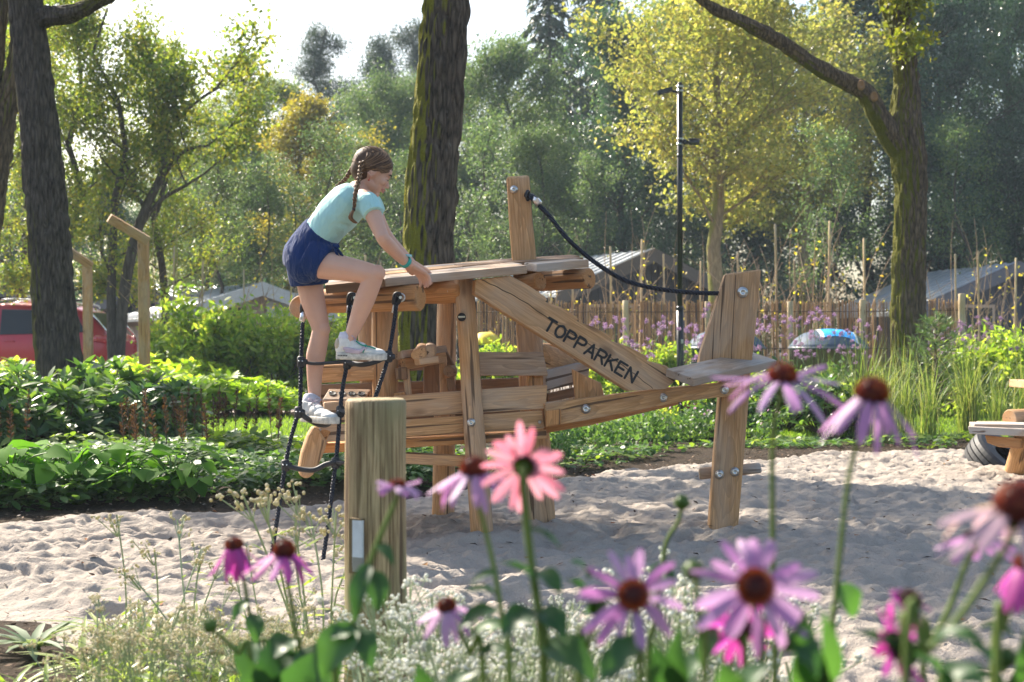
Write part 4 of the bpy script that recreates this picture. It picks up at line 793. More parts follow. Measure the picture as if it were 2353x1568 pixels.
def tree_proto(kind, seed):
    r = random.Random(seed); tr = MB(); lp = []; t = thing('tree', (0, 0, 0), '', 'tree'); name = 'broadleaf_tree'
    cfg = dict(green=(11.5, .15, 1.7, 'leaf_green', (700, 20), .20, .105, 3), birch=(13, .13, 1.8, 'leaf_birch', (1100, 30), .20, .10, 3), maple=(8.6, .17, 1.9, 'leaf_maple', (1050, 24), .17, .10, 3), dark=(14, .24, 2.6, 'leaf_dark', (1500, 50), .27, .125, 3), mid=(13, .2, 2.3, 'leaf_mid', (1300, 46), .30, .11, 3), gold=(9.5, .14, 1.6, 'leaf_gold', (900, 26), .19, .10, 3), slim=(11, .085, 1.2, 'leaf_mid', (380, 15), .22, .10, 3))
    if kind in cfg:
        h, ra, Lb, lm, per, sig, sz, lv = cfg[kind]; pts = [Vector((0, 0, -.2))]; wv = .012 if kind == 'maple' else .05
        for i in range(1, 9): pts.append(Vector((r.gauss(0, wv)*i, r.gauss(0, wv)*i, h*.92*i/8)))
        tr.tube(pts, [ra*1.25]+list(np.linspace(ra, ra*.2, 8)), 10, cap=False); roots = []
        base = dict(green=.22, birch=.25, maple=.40, dark=.08, mid=.10, gold=.18, slim=.35)[kind]; nb = dict(green=15, birch=18, maple=26, dark=30, mid=28, gold=18, slim=14)[kind]
        for k in range(nb):
            f = base+(1-base)*(k+.5)/nb*.98; i = min(int(f*8), 7); p = pts[i].lerp(pts[i+1], f*8-i); an = k*2.4+r.uniform(-.4, .4); wd = math.sin(math.pi*min(1, (f-base)/(1-base)*.82+.16))**.6
            if kind == 'gold': wd *= .8
            roots.append((p, Vector((math.cos(an), math.sin(an), .35+f*.7 if kind != 'gold' else 1.0+f)), Lb*wd*r.uniform(.75, 1.25), ra*.3*(1.15-f)))
        branches(tr, roots, lv, r, lp, .55, .3); trunk = tr.build('trunk', M['bark_pale'] if kind == 'maple' else M['bark3'], t)
        cr = MB(); lp = r.sample(lp, min(len(lp), per[0])); leafcloud(cr, lp, per[1], sig, sz); cr.build('crown', M[lm], t)
    elif kind == 'conifer':
        h = 19; tr.tube([(0, 0, -.2), (0, 0, h*.5), (0, 0, h)], [.26, .15, .02], 8, cap=False); C = []; D = []; L = []
        for k in range(150):
            f = .06+.93*(k/150)**.95; an = k*2.399; ln = 3.1*(1-f)**.75*r.uniform(.75, 1.15)+.2; p0 = Vector((0, 0, h*f)); d = Vector((math.cos(an), math.sin(an), -.12)); tip = p0+d*ln+Vector((0, 0, -.22*ln)); md = p0+d*ln*.5+Vector((0, 0, .02)); tr.tube([p0, md, tip], [.03, .02, .008], 3, cap=False)
            m = int(60*ln)+10
            for q in range(m):
                s = r.random()**.7; b = p0.lerp(md, s*2) if s < .5 else md.lerp(tip, s*2-1); sd = r.choice((-1, 1)); C.append(tuple(b+Vector((r.gauss(0, .05), r.gauss(0, .05), r.gauss(0, .05))))); D.append((-d.y*sd+d.x*.6+r.gauss(0, .25), d.x*sd+d.y*.6+r.gauss(0, .25), -.75+r.gauss(0, .25)))
        tr.build('trunk', M['bark3'], t); cr = MB(); n = len(C); cr.leaves(np.array(C), np.array(D), rng.normal(0, 1, (n, 3))+(0, 0, 1), rng.uniform(.25, .6, n), .085, curl=.2); cr.build('crown', M['needle'], t); name = 'conifer_tree'
    elif kind == 'pine':
        h = 15; pts = [Vector((r.gauss(0, .1)*i*.5, r.gauss(0, .1)*i*.5, h*i/7-.2)) for i in range(8)]; tr.tube(pts, np.linspace(.2, .05, 8), 8, cap=False); roots = []
        for k in range(16):
            f = .58+.42*k/16; i = min(int(f*7), 6); p = pts[i].lerp(pts[i+1], f*7-i); an = k*2.2; roots.append((p, Vector((math.cos(an), math.sin(an), .3)), r.uniform(1.0, 2.3)*(1.25-f), .05))
        branches(tr, roots, 2, r, lp, .5, .3); tr.build('trunk', M['bark3'], t); cr = MB(); leafcloud(cr, lp, 60, .30, .17, asp=.16, curl=0, droop=-.4); cr.build('crown', M['needle'], t); name = 'pine_tree'
    kl = kids.pop(t.name); t.name = name; kids[t.name] = kl; return t
protos = {k: [tree_proto(k, s) for s in ss] for k, ss in dict(green=(3, 8), birch=(12, 15), maple=(21,), dark=(31, 37), mid=(41, 44), gold=(51,), slim=(81, 84), conifer=(61,), pine=(71,)).items()}
Hn = dict(green=11.5, birch=13, maple=8.6, dark=14, mid=13, gold=9.5, slim=11, conifer=19, pine=15); used = {}
def tree(kind, x, d, ytop, label, group, wide=1.0, rz=None):
    k = used.get(kind, 0); used[kind] = k+1; pr = protos[kind][k % len(protos[kind])]; o = pr if k < len(protos[kind]) else copy_tree(pr)
    h = H+(784-ytop)*d/F; s = h/Hn[kind]; place(o, G(x, d), (k*1.9+.4) if rz is None else rz, (s*wide, s*wide, s), label, group); return o
g1 = 'young trees in front of the wood'; g2 = 'trees along the edge of the wood'
tree('green', 160, 26, -90, 'slim light green tree seen just beside the big leaning trunk', g1, .95)
tree('green', 268, 25, -60, 'light green tree with dark slender stem rising above the bent lamp post', g1, .95)
tree('green', 372, 28, 60, 'light green tree bordering the open sky above the lodge roofs', g1, 1.0)
tree('green', -30, 27, -80, 'light green tree behind the mossy forked trunk', g1, 1.1)
tree('green', 60, 31, -30, 'green tree over the roof of the red car', g1, 1.1)
tree('birch', 470, 36, 230, 'small yellowing birch beside the open sky', g1, 1.1)
tree('birch', 565, 46, 110, 'tall hazy birch with a feathery top against the sky', g2, .95)
tree('birch', 640, 44, 175, 'pale birch beside the golden tree', g2, 1.1)
tree('gold', 715, 40, 200, 'golden yellow tree above the girl', g2, 1.25)
tree('mid', 520, 44, 300, 'pale green tree low behind the metal lodge roof', g2, 1.0)
tree('mid', 860, 47, 190, 'pale green tree between the girl and the thick trunk', g2, 1.0)
tree('mid', 935, 44, 160, 'pale green tree directly behind the thick mossy trunk', g2, .95)
tree('pine', 745, 58, 62, 'tall pine with clumped crown sticking up into the sky', g2, 1.0)
tree('pine', 872, 60, 90, 'pine with rounded top between the tall pine and the thick trunk', g2, 1.05)
tree('pine', 948, 62, 50, 'pine top peeping out beside the thick trunk', g2, 1.0)
tree('birch', 1085, 45, 120, 'pale birch in the gap between thick trunk and dark conifer', g2, 1.0)
tree('mid', 1165, 42, 60, 'grey green tree at the foot of the dark conifer', g2, .8)
tree('conifer', 1262, 50, -200, 'very tall dark conifer above the square timber post', g2, .85)
tree('conifer', 1372, 54, -240, 'dark conifer half hidden by the yellow maple', g2, .9)
tree('maple', 1645, 30, -25, 'yellow green maple with pale trunk behind the black mast', g2, 1.15, 1.0)
tree('mid', 1235, 38, 280, 'leafy green tree above the raised wing deck', g2, .85)
tree('dark', 1430, 42, 20, 'dark leafy tree just behind the maple crown', g2, .8)
tree('maple', 1850, 38, 60, 'olive maple between the yellow maple and the forked tree', g2, 1.1, 2.2)
tree('dark', 1985, 40, -80, 'dark tree behind the fork of the mossy tree', g2, .85)
tree('dark', 2160, 39, -60, 'bluish green dark tree over the slate lodge', g2, .85)
tree('dark', 2320, 41, -90, 'dark dense tree beside the slate lodge chimney side', g2, .85)
tree('dark', 2440, 38, 60, 'dark tree at the end of the row beyond the play bench', g2, .8)
tree('dark', 1740, 45, -30, 'dark tree filling in behind the right half of the maple'.replace('right half', 'lower half'), g2, .85)
tree('mid', 1560, 46, -60, 'green tree top rising over the yellow maple', g2, .9)
tree('mid', 400, 48, 330, 'pale green tree low in the wood beyond the bent lamp post', g2, .9)
tree('dark', 640, 46, 420, 'dark low tree behind the climbing girl', g2, .75)
tree('dark', 250, 44, 380, 'dark low tree behind the light green stems', g2, .8)
tree('dark', 60, 46, 330, 'dark tree low down behind the red car', g2, .8)
tree('mid', -160, 44, 150, 'pale green tree beyond the edge of the car park', g2, .9)
tree('mid', 2560, 46, 60, 'pale green tree beyond the play bench and slate lodge', g2, .9)
tree('dark', 810, 44, 430, 'low dark tree above the girl\'s outstretched arm', g2, .75)
for x, d, y, lb in [(508, 33, 250, 'between the birch and the metal lodge roof'), (600, 34, 330, 'above the pale gabled lodge'), (668, 35, 380, 'behind the back of the girl'), (772, 34, 260, 'over the head of the girl'), (840, 36, 300, 'between the girl and the thick trunk'), (908, 34, 320, 'touching the thick trunk outline'), (1105, 35, 240, 'between the thick trunk and the square post'), (1350, 36, 330, 'between the rope and the maple'), (1905, 34, 260, 'between maple and forked mossy tree'), (2215, 35, 240, 'beyond the forked mossy tree'), (110, 33, 180, 'beside the roof rails of the red car')]:
    tree('slim', x, d, y, 'slender woodland tree with sparse leaves '+lb, 'slender woodland trees', 1.1)
lean = thing('leaning_tree', G(250, 25), 'dark leaning tree forking over the bent lamp post and open lodge roofs', 'tree'); mb = MB(); d = 25.0; lp = []
mb.tube(spline([G(268, d, -.1), P(284, 690, d), P(308, 560, d), P(335, 480, d), P(368, 412, d), P(378, 375, d), P(376, 330, d), P(395, 295, d), P(440, 245, d), P(500, 200, d)], 50), np.linspace(.115, .018, 50), 10, cap=False)
for pp, r0 in (([(366, 415), (400, 372), (430, 345), (480, 335)], .055), ([(300, 560), (360, 470), (430, 425), (470, 400)], .05), ([(376, 330), (372, 280), (385, 230)], .04), ([(335, 480), (300, 420), (290, 350)], .045)):
    mb.tube(spline([P(x, y, d) for x, y in pp], 20), np.linspace(r0, r0*.35, 20), 7, cap=False)
    for x, y in pp[1:]: lp.append((P(x, y, d), Vector((random.uniform(-1, 1), random.uniform(-.6, .6), .6)), 1.0, .02))
for x, y in ((440, 245), (500, 200), (470, 222), (400, 290)): lp.append((P(x, y, d), Vector((random.uniform(-1, 1), random.uniform(-.6, .6), .6)), 1.0, .02))
mb.build('trunk', M['bark3'], lean); tb = MB(); q_ = []; branches(tb, lp, 2, random.Random(5), q_, .6, .2); tb.build('branches', M['bark3'], lean); mb = MB(); leafcloud(mb, random.Random(2).sample(q_, min(len(q_), 420)), 16, .16, .10); mb.build('crown', M['leaf_green'], lean)
# deeper wood, one mass
def mass(name, cells, per, size, mat, hgt, trunks=True):
    mb = MB(); C = []; tb = MB()
    for cx, cy, h in cells:
        if trunks: tb.tube([(cx, cy, 0), (cx+random.uniform(-.3, .3), cy, h*.8)], [.14, .05], 5, cap=False)
        for k in range(34):
            z = h*(.12+.88*random.random()**.8); rr = (1.7+h*.06)*math.sin(math.pi*min(1, max(.05, z/h*.88)))**.5*random.random()**.5; an = random.uniform(0, 6.28); C.append(((cx+rr*math.cos(an), cy+rr*math.sin(an), z),))
    leafcloud(mb, C, per, .42, size, 0); 
    for g, m, r_, s_ in tb.Fc: mb.Fc.append((g+mb.n, 1, r_, s_))
    mb.V += tb.V; mb.n += tb.n
    o = mb.build(name, [mat, M['bark3']]); return tag(o, kind='stuff')
cells = [(G(x+random.uniform(-40, 40), d).x, d+random.uniform(-1.5, 1.5), h) for d, ts in ((64, 190), (57, 0)) for x in range(-350, 2800, 150) for h in [max(3.5, H+(784-({64: np.interp(x, [-350, 250, 430, 520, 900, 1080, 1180, 1300, 2800], [420, 430, 400, 320, 240, 210, 60, -60, -60]), 57: np.interp(x, [-350, 420, 950, 1150, 1300, 2800], [480, 470, 400, 330, 60, 60])}[d]+random.uniform(-30, 30)))*d/F)]]
mass('far_wood', cells, 26, .22, M['leaf_mid'], 0)
cells = [(G(x+random.uniform(-25, 25), d).x, d, h) for d in (38.5, 43) for x in range(-350, 2800, 85) for h in [random.uniform(1.8, 3.6)]]
mass('woodland_undergrowth', cells, 13, .12, M['leaf_dark'], 0, False)
# ------------------------------------------------------------------ the three big trunks near the playground
def big(name, label, path, radii, limbs, crown, bark, seed, leafm, cl, loc):
    t = thing(name, loc, label, 'tree', 'old trees round the sandpit'); mb = MB(); trunk_mesh(mb, path, radii, n=128, rings=420, seed=seed, amp=.024); mb.build('trunk', M[bark], t)
    for pts, rr in limbs: mb = MB(); trunk_mesh(mb, pts, rr, n=56, rings=160, amp=.014, seed=seed+2); mb.build('limb', M[bark], t)
    mb = MB(); lp = []; tb = MB(); branches(tb, crown, 3, random.Random(seed), lp, .55, .25); tb.build('branches', M['bark3'], t)
    leafcloud(mb, lp, cl*3, .22, .13, keep=.62); mb.build('crown', M[leafm], t); return t
d = 13.7
lt = big('oak_tree', 'big dark leaning tree trunk in front of the red car', [G(150, d, -.1), P(138, 900, d), P(125, 700, d), P(105, 450, d), P(82, 200, d), P(60, 0, d), P(40, -350, d), P(50, -900, d)], [.25, .215, .20, .19, .175, .16, .12, .06],
    [([P(70, 60, d), P(105, 38, d-.05), P(160, 32, d-.2), P(215, 10, d-.3), P(275, -25, d-.5), P(420, -140, d-1)], [.12, .10, .085, .07, .06, .03])],
    [(P(40, -420, d), (-.6, .3, .6), 2.4, .06), (P(45, -600, d), (.5, -.4, .7), 2.2, .05), (P(50, -700, d), (-.3, -.5, .8), 2.2, .05), (P(50, -880, d), (.2, .4, 1), 2.0, .05), (P(300, -100, d), (.6, -.5, .7), 1.8, .04)], 'bark4', 5, 'leaf_green', 6, G(150, d))
d = 15.0
big('oak_tree', 'forked mossy trunk cut by the picture edge beside the leaning tree', [G(-75, d, -.1), P(-55, 700, d), P(-25, 480, d), P(0, 330, d), P(18, 230, d), P(40, 120, d), P(65, -100, d), P(60, -500, d)], [.2, .17, .15, .14, .11, .09, .07, .04],
    [([P(-5, 350, d), P(-15, 240, d), P(-10, 100, d), P(5, -50, d), P(-60, -300, d)], [.13, .11, .10, .08, .04])],
    [(P(60, -450, d), (-.6, .3, .6), 2.0, .05), (P(-60, -300, d), (-.5, -.4, .7), 2.2, .05)], 'bark2', 9, 'leaf_green', 5, G(-75, d))
d = 11.4
ct = big('oak_tree', 'thick straight tree trunk with moss down one side behind the girl', [G(985, d, -.1), P(983, 1000, d), P(978, 800, d), P(984, 600, d), P(994, 400, d), P(1010, 200, d), P(1026, 0, d), P(1045, -300, d), P(1060, -900, d)], [.26, .235, .215, .205, .20, .195, .19, .17, .07],
    [], [(P(1045, -420, d), (.6, .3, .6), 2.4, .06), (P(1048, -500, d), (-.6, -.3, .5), 2.4, .05), (P(1050, -650, d), (.3, -.5, .8), 2.4, .05), (P(1055, -880, d), (-.2, .4, 1), 2.2, .05), (P(1050, -700, d), (-.7, .3, .6), 2.0, .05)], 'bark1', 15, 'leaf_green', 5, G(985, d))
d = 17.0
rt = big('oak_tree', 'mossy tree with a strong forked limb reaching over the black mast', [G(2092, d, -.1), P(2090, 850, d), P(2086, 700, d), P(2090, 560, d), P(2092, 450, d), P(2086, 360, d), P(2078, 290, d), P(2082, 190, d), P(2068, 60, d), P(2052, -60, d), P(2050, -500, d)], [.24, .21, .195, .19, .195, .21, .20, .15, .145, .13, .05],
    [([P(2078, 360, d), P(2045, 310, d-.05), P(2015, 262, d-.1), P(1990, 215, d-.15), P(1945, 190, d-.2), P(1870, 150, d-.3), P(1790, 95, d-.4), P(1700, 48, d-.5), P(1640, 20, d-.6), P(1590, -20, d-.7), P(1480, -130, d-1.0)], [.16, .15, .13, .115, .105, .09, .085, .075, .065, .06, .03]),
     ([P(2050, 40, d), P(2035, 0, d), P(2010, -60, d)], [.10, .1, .08])],
    [(P(2055, -200, d), (.6, .3, .6), 2.2, .05), (P(2050, -300, d), (-.6, -.3, .5), 2.2, .05), (P(2050, -480, d), (.3, -.5, .8), 2.4, .05)], 'bark2', 25, 'leaf_green', 5, G(2092, d))
mb = MB(); lp = []; tb = MB(); branches(tb, [(P(2075, 60, d), (.1, -.3, .4), .5, .012), (P(2085, 110, d), (.5, -.3, .1), .45, .01), (P(2060, 30, d), (-.4, -.4, .3), .45, .01), (P(2110, 0, d-.1), (.8, -.2, .25), .7, .012), (P(2070, 90, d-.1), (-.2, -.6, -.2), .3, .01)], 2, random.Random(3), lp, .5, .2); tb.build('sprout_twigs', M['bark3'], rt)
lp = [q for q in lp if q[0].x < P(2125, 0, 17).x]; leafcloud(mb, lp, 13, .08, .07); mb.build('sprout_leaves', m_leaf('leaf_sprout', [(.12, .16, .02), (.20, .22, .03), (.30, .26, .03)], .5, tcol=1.2), rt)
for x, y, dd in ((2008, 222, d-.27), (1978, 196, d-.30)):
    mb = MB(); c = P(x, y, dd); n_ = Vector((-.3, -1, .1)).normalized(); B = basis(n_, (0, 0, 1)); u, v = B.col[1], B.col[2]
    V = [tuple(c+n_*h+(u*math.cos(t)+v*math.sin(t)*.75)*q) for q, h in ((.06, -.03), (.055, .02), (.042, .026), (.03, .012)) for t in np.arange(20)*2*math.pi/20]
    mb.add(V, [(i*20+j, i*20+(j+1) % 20, (i+1)*20+(j+1) % 20, (i+1)*20+j) for i in range(3) for j in range(20)]+[tuple(range(60, 80))]); mb.build('pruning_scar', m_plain('cut_wood', (.30, .17, .08), .8), rt)
# ================================================================== planting
M['rh_sunlit'] = m_leaf('rhododendron_sunlit', [(.12, .22, .02), (.22, .34, .03), (.34, .44, .05), (.42, .46, .07)], .55, .4, .5)  # sunlight on these bushes is put into their brighter leaf colour
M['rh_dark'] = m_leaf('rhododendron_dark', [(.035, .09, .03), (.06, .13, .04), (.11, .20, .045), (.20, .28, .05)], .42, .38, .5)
M['stem_brown'] = m_plain('woody_stem', (.10, .065, .04), .8); M['stem_green'] = m_plain('green_stem', (.10, .17, .04), .6)
M['gc'] = m_leaf('groundcover_leaf', [(.05, .11, .04), (.09, .17, .055), (.16, .25, .07)], .4, .45)
M['gcl'] = m_leaf('groundcover_light', [(.10, .18, .03), (.17, .26, .04), (.26, .32, .07)], .5, .45)
M['hosta'] = m_leaf('broad_leaf', [(.06, .15, .02), (.10, .22, .03), (.15, .29, .04)], .45, .75, .15, 1.6, True)
M['hedge'] = m_leaf('shrub_leaf', [(.10, .19, .025), (.18, .28, .04), (.30, .37, .07), (.44, .40, .08)], .55, .38)
def rhodo(seed, r0, h, nw, L, mat, nl=8):
    r = random.Random(seed); t = thing('rhododendron', (0, 0, 0), '', 'shrub'); st = MB(); C = []; D = []; U = []; S = []; RN = []
    for k in range(nw):
        an = r.uniform(0, 6.28); q = r0*math.sqrt(r.random()); zz = h*math.sqrt(max(0.05, 1-(q/r0)**2*.85))*r.uniform(.45, 1.05); p = Vector((q*math.cos(an), q*math.sin(an), zz)); b = Vector((p.x*.25, p.y*.25, 0))
        if k % 2 == 0: st.tube([b, b.lerp(p, .5)+Vector((0, 0, .03)), p], [.010, .007, .005], 4, cap=False)
        up = (Vector((p.x, p.y, 0))*.7/r0+Vector((r.gauss(0, .2), r.gauss(0, .2), 1))).normalized(); a_ = up.orthogonal().normalized(); b_ = up.cross(a_); ph = r.uniform(0, 6); rn = r.random()
        for j in range(nl+r.randint(-1, 2)):
            e = ph+j*2.4; el = r.uniform(.15, .95); d = (a_*math.cos(e)+b_*math.sin(e))*math.cos(el)+up*math.sin(el); C.append(tuple(p-up*r.uniform(0, .03))); D.append(tuple(d)); U.append(tuple(up)); S.append(L*r.uniform(.7, 1.2)); RN.append(min(1, max(0, rn*.5+r.random()*.5)))
    st.build('stems', M['stem_brown'], t); mb = MB(); S = np.array(S); mb.leaves(C, np.array(D), np.array(U), S, S*.36, shape='oval', rnd=np.array(RN), curl=.12, fold=.18); mb.build('foliage', M[mat], t); return t
rb = [rhodo(1, .62, .85, 120, .13, 'rh_sunlit'), rhodo(2, .55, .7, 100, .13, 'rh_sunlit')]; rk = [rhodo(3, .45, .62, 90, .125, 'rh_dark'), rhodo(4, .4, .5, 80, .12, 'rh_dark')]
uses = {}
def put(protos_, key, x, d, s, label, group, rz=None, z=None, dz=0):
    k = uses.get(key, 0); uses[key] = k+1; pr = protos_[k % len(protos_)]; o = pr if k < len(protos_) else copy_tree(pr); g = G(x, d); g.z = (gz(g.x, g.y) if z is None else z)+dz
    return place(o, g, k*2.3 if rz is None else rz, s, label, group)
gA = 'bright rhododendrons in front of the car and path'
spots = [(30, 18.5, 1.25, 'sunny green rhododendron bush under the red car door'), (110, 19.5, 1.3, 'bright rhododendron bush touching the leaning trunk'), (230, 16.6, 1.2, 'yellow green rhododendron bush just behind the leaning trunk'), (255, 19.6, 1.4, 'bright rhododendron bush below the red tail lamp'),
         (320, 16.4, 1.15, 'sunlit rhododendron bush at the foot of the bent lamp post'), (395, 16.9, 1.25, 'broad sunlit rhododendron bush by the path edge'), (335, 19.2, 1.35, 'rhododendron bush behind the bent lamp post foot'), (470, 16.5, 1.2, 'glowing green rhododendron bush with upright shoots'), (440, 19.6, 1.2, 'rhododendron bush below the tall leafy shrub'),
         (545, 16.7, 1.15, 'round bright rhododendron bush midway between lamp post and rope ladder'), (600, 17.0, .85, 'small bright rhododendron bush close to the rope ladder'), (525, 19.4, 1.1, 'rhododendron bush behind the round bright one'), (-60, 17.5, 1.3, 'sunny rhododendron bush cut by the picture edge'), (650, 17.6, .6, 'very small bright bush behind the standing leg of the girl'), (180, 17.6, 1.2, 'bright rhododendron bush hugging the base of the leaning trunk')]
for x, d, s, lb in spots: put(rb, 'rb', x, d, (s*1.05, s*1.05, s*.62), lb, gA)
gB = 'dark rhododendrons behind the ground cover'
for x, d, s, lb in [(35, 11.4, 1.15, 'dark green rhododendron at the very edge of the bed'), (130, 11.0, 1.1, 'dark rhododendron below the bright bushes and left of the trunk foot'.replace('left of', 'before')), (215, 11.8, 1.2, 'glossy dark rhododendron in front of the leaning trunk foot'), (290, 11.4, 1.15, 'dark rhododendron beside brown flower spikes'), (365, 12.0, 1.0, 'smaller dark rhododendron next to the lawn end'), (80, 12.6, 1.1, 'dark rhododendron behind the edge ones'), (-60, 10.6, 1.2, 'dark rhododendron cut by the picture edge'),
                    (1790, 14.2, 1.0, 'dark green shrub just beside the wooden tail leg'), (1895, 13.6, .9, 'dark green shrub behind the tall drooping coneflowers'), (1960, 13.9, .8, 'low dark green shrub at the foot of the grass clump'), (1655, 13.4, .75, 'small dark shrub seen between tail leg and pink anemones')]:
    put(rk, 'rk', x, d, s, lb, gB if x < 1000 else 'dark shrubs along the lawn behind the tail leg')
# tall leafy shrub mass behind the bright bushes
def bush(name, label, x, d, w, h, mat, seed, size=.07, n=420, per=26, cat='shrub', group=None, shape='oval', loc_z=0):
    r = random.Random(seed); t = thing(name, G(x, d), label, cat, group); st = MB(); lp = []
    roots = [(Vector((r.uniform(-w, w)*.35, r.uniform(-w, w)*.3, 0)), Vector((r.gauss(0, .32), r.gauss(0, .3), 1)), h*r.uniform(.4, .62), .016) for _ in range(max(5, int(w*9)))]; tmp = MB(); branches(tmp, roots, 3, r, lp, .45, .55)
    g = G(x, d); tmp.V = [v+np.array(tuple(g)) for v in tmp.V]; tmp.build('stems', M['stem_brown'], t); lp = [(p+g, dd, l) for p, dd, l in lp if p.z > .05 and abs(p.x) < w]
    if len(lp) > n: lp = r.sample(lp, n)
    mb = MB(); leafcloud(mb, lp, per, .07, size, shape=shape, asp=.42, curl=.1, droop=-.15); mb.build('foliage', M[mat], t); return t
bush('leafy_shrub', 'tall bright leafy shrub in front of the pale gabled lodge', 520, 20.5, 1.1, 1.6, 'hedge', 4, .10, 600, 14)
bush('leafy_shrub', 'bushy green shrub between tall shrub and the rope ladder', 630, 21.5, .9, 1.35, 'hedge', 5, .08, 500, 12)
bush('leafy_shrub', 'yellowish loose shrub behind the climbing legs', 700, 22, 1.0, 1.5, 'hedge', 6, .08, 520, 12)
bush('leafy_shrub', 'loose yellow green shrub beside the bent lamp post', 425, 22, .9, 1.3, 'hedge', 7, .08, 480, 12)
bush('leafy_shrub', 'twiggy shrub with yellow leaves seen under the wing logs', 830, 22, .9, 1.4, 'hedge', 8, .07, 380, 12)
bush('leafy_shrub', 'light green shrub right of the notched ramp foot'.replace('right of', 'beyond'), 1420, 18.6, .7, .8, 'hedge', 9, .07, 300, 14)
bush('leafy_shrub', 'light green shrub behind the stabiliser and tail fin', 1530, 18.8, .5, .75, 'hedge', 10, .07, 300, 12)
bush('leafy_shrub', 'sunny green shrub at the foot of the blue panelled dome', 1760, 18.9, .6, .55, 'hedge', 11, .08, 300, 14)
bush('leafy_shrub', 'green shrub by the lodge end of the reed fence', 2290, 18, 1.0, 1.05, 'hedge', 12, .08, 420, 14)
bush('leafy_shrub', 'green shrub between grass clumps and the play bench', 2180, 17, .9, .75, 'hedge', 13, .08, 360, 14)
bush('leafy_shrub', 'dense green shrub behind the play bench', 2400, 16.5, .9, .95, 'hedge', 14, .08, 420, 14)
bush('leafy_shrub', 'dark green low shrub near the drooping coneflower heads', 1860, 18.4, .8, .5, 'rh_dark', 15, .08, 300, 14)
bush('leafy_shrub', 'loose green shrub behind the boarded hull between its posts', 1120, 18.6, .9, .8, 'hedge', 17, .07, 360, 12)
# small blue green pine
pb = thing('young_pine', G(2150, 15.5), 'small soft blue green young pine near the fence end', 'young pine'); mb = MB(); st = MB(); C = []; D = []; g = G(2150, 15.5)
for k in range(46):
    f = k/46; an = k*2.4; p = g+Vector((0, 0, .15+1.0*f)); dd = Vector((math.cos(an), math.sin(an), .55)); ln = .48*(1-f)+.1; st.tube([p, p+dd*ln], [.008, .003], 3, cap=False)
    for q in range(70): s_ = .25+.75*random.random(); C.append(tuple(p+dd*ln*s_)); D.append((dd.x*.7+random.gauss(0, .5), dd.y*.7+random.gauss(0, .5), .5+random.gauss(0, .4)))
st.tube([g, g+Vector((0, 0, 1.2))], [.02, .006], 6); st.build('stems', M['stem_brown'], pb); n = len(C); mb.leaves(C, np.array(D), rng.normal(0, 1, (n, 3)), rng.uniform(.06, .11, n), .006); mb.build('needles', m_leaf('young_pine_needle', [(.06, .12, .05), (.11, .18, .08), (.16, .22, .09)], .3), pb)
# ------------------------------------------------------------------ ground cover masses
def cover(name, n, xr, yr, test, hgt, L, mat, clump=1.0):
    x = rng.uniform(*xr, n); y = rng.uniform(*yr, n); k = test(x, y); x, y = x[k], y[k]; cl = vnoise(np.stack([x*1.7*clump, y*1.7*clump, x*0], 1), 77); k = cl > -.35; x, y, cl = x[k], y[k], cl[k]; m = len(x)
    z = (hgt*(.35+.65*np.clip(cl+.5, 0, 1)))*rng.random(m)**.55*(np.clip(1.25-(y-9.5)/4.2, .3, 1) if xr[1] <= 8 and yr[0] < 12 else 1); P_ = np.repeat(np.stack([x, y, z], 1), 3, 0); a_ = np.repeat(rng.uniform(0, 6.28, m), 3)+np.tile([0, 2.1, 4.2], m)+rng.normal(0, .2, 3*m); el = rng.normal(.05, .3, 3*m)
    D = np.stack([np.cos(a_)*np.cos(el), np.sin(a_)*np.cos(el), np.sin(el)], 1); U = np.stack([rng.normal(0, .3, 3*m), rng.normal(0, .3, 3*m), np.ones(3*m)], 1); Ls = L*rng.uniform(.6, 1.3, 3*m); mb = MB(); mb.leaves(P_, D, U, Ls, Ls*.55, shape='oval', curl=.15, fold=.15, rnd=np.clip(np.repeat(rng.random(m), 3)*.7+rng.random(3*m)*.3, 0, 1))
    return tag(mb.build(name, M[mat]), kind='stuff')
def bedL(x, y): p = x/y*F+1176.5; return (y > edge_far(p)+.45+.35*vnoise(np.stack([x*1.9, y*0, x*0], 1), 91)) & (y < 12.6) & (p < 1010)
def bedR(x, y): p = x/y*F+1176.5; return (y > edge_far(p)+.75+.4*vnoise(np.stack([x*1.9, y*0, x*0], 1), 92)) & (y < np.minimum(lawn_band(x)[0]-.1, edge_far(p)+np.interp(p, [1000, 1300, 1650, 1800], [2.6, 1.9, 1.7, 2.7]))) & (p > 990)
cover('ground_cover', 17000, (-5.2, 0), (7.5, 12.6), bedL, .22, .065, 'gc')
cover('pale_ground_cover', 2600, (-5.2, 0), (10, 12.8), bedL, .22, .09, 'gcl', 1.6)
cover('mixed_ground_cover', 9000, (-.8, 6), (9, 15), bedR, .15, .055, 'gc', 1.4)
cover('low_weeds', 2200, (-.8, 7), (9, 15), bedR, .15, .07, 'gcl', 1.8)
cover('border_plants', 16000, (1, 9), (16.5, 21), lambda x, y: (y > lawn_band(x)[1]-.1) & (x/y*F+1176.5 > 1330), .5, .09, 'gcl', 1.2)
cover('back_border_plants', 9000, (-13, 0), (19.6, 24), lambda x, y: x == x, .55, .09, 'hedge', 1.2)
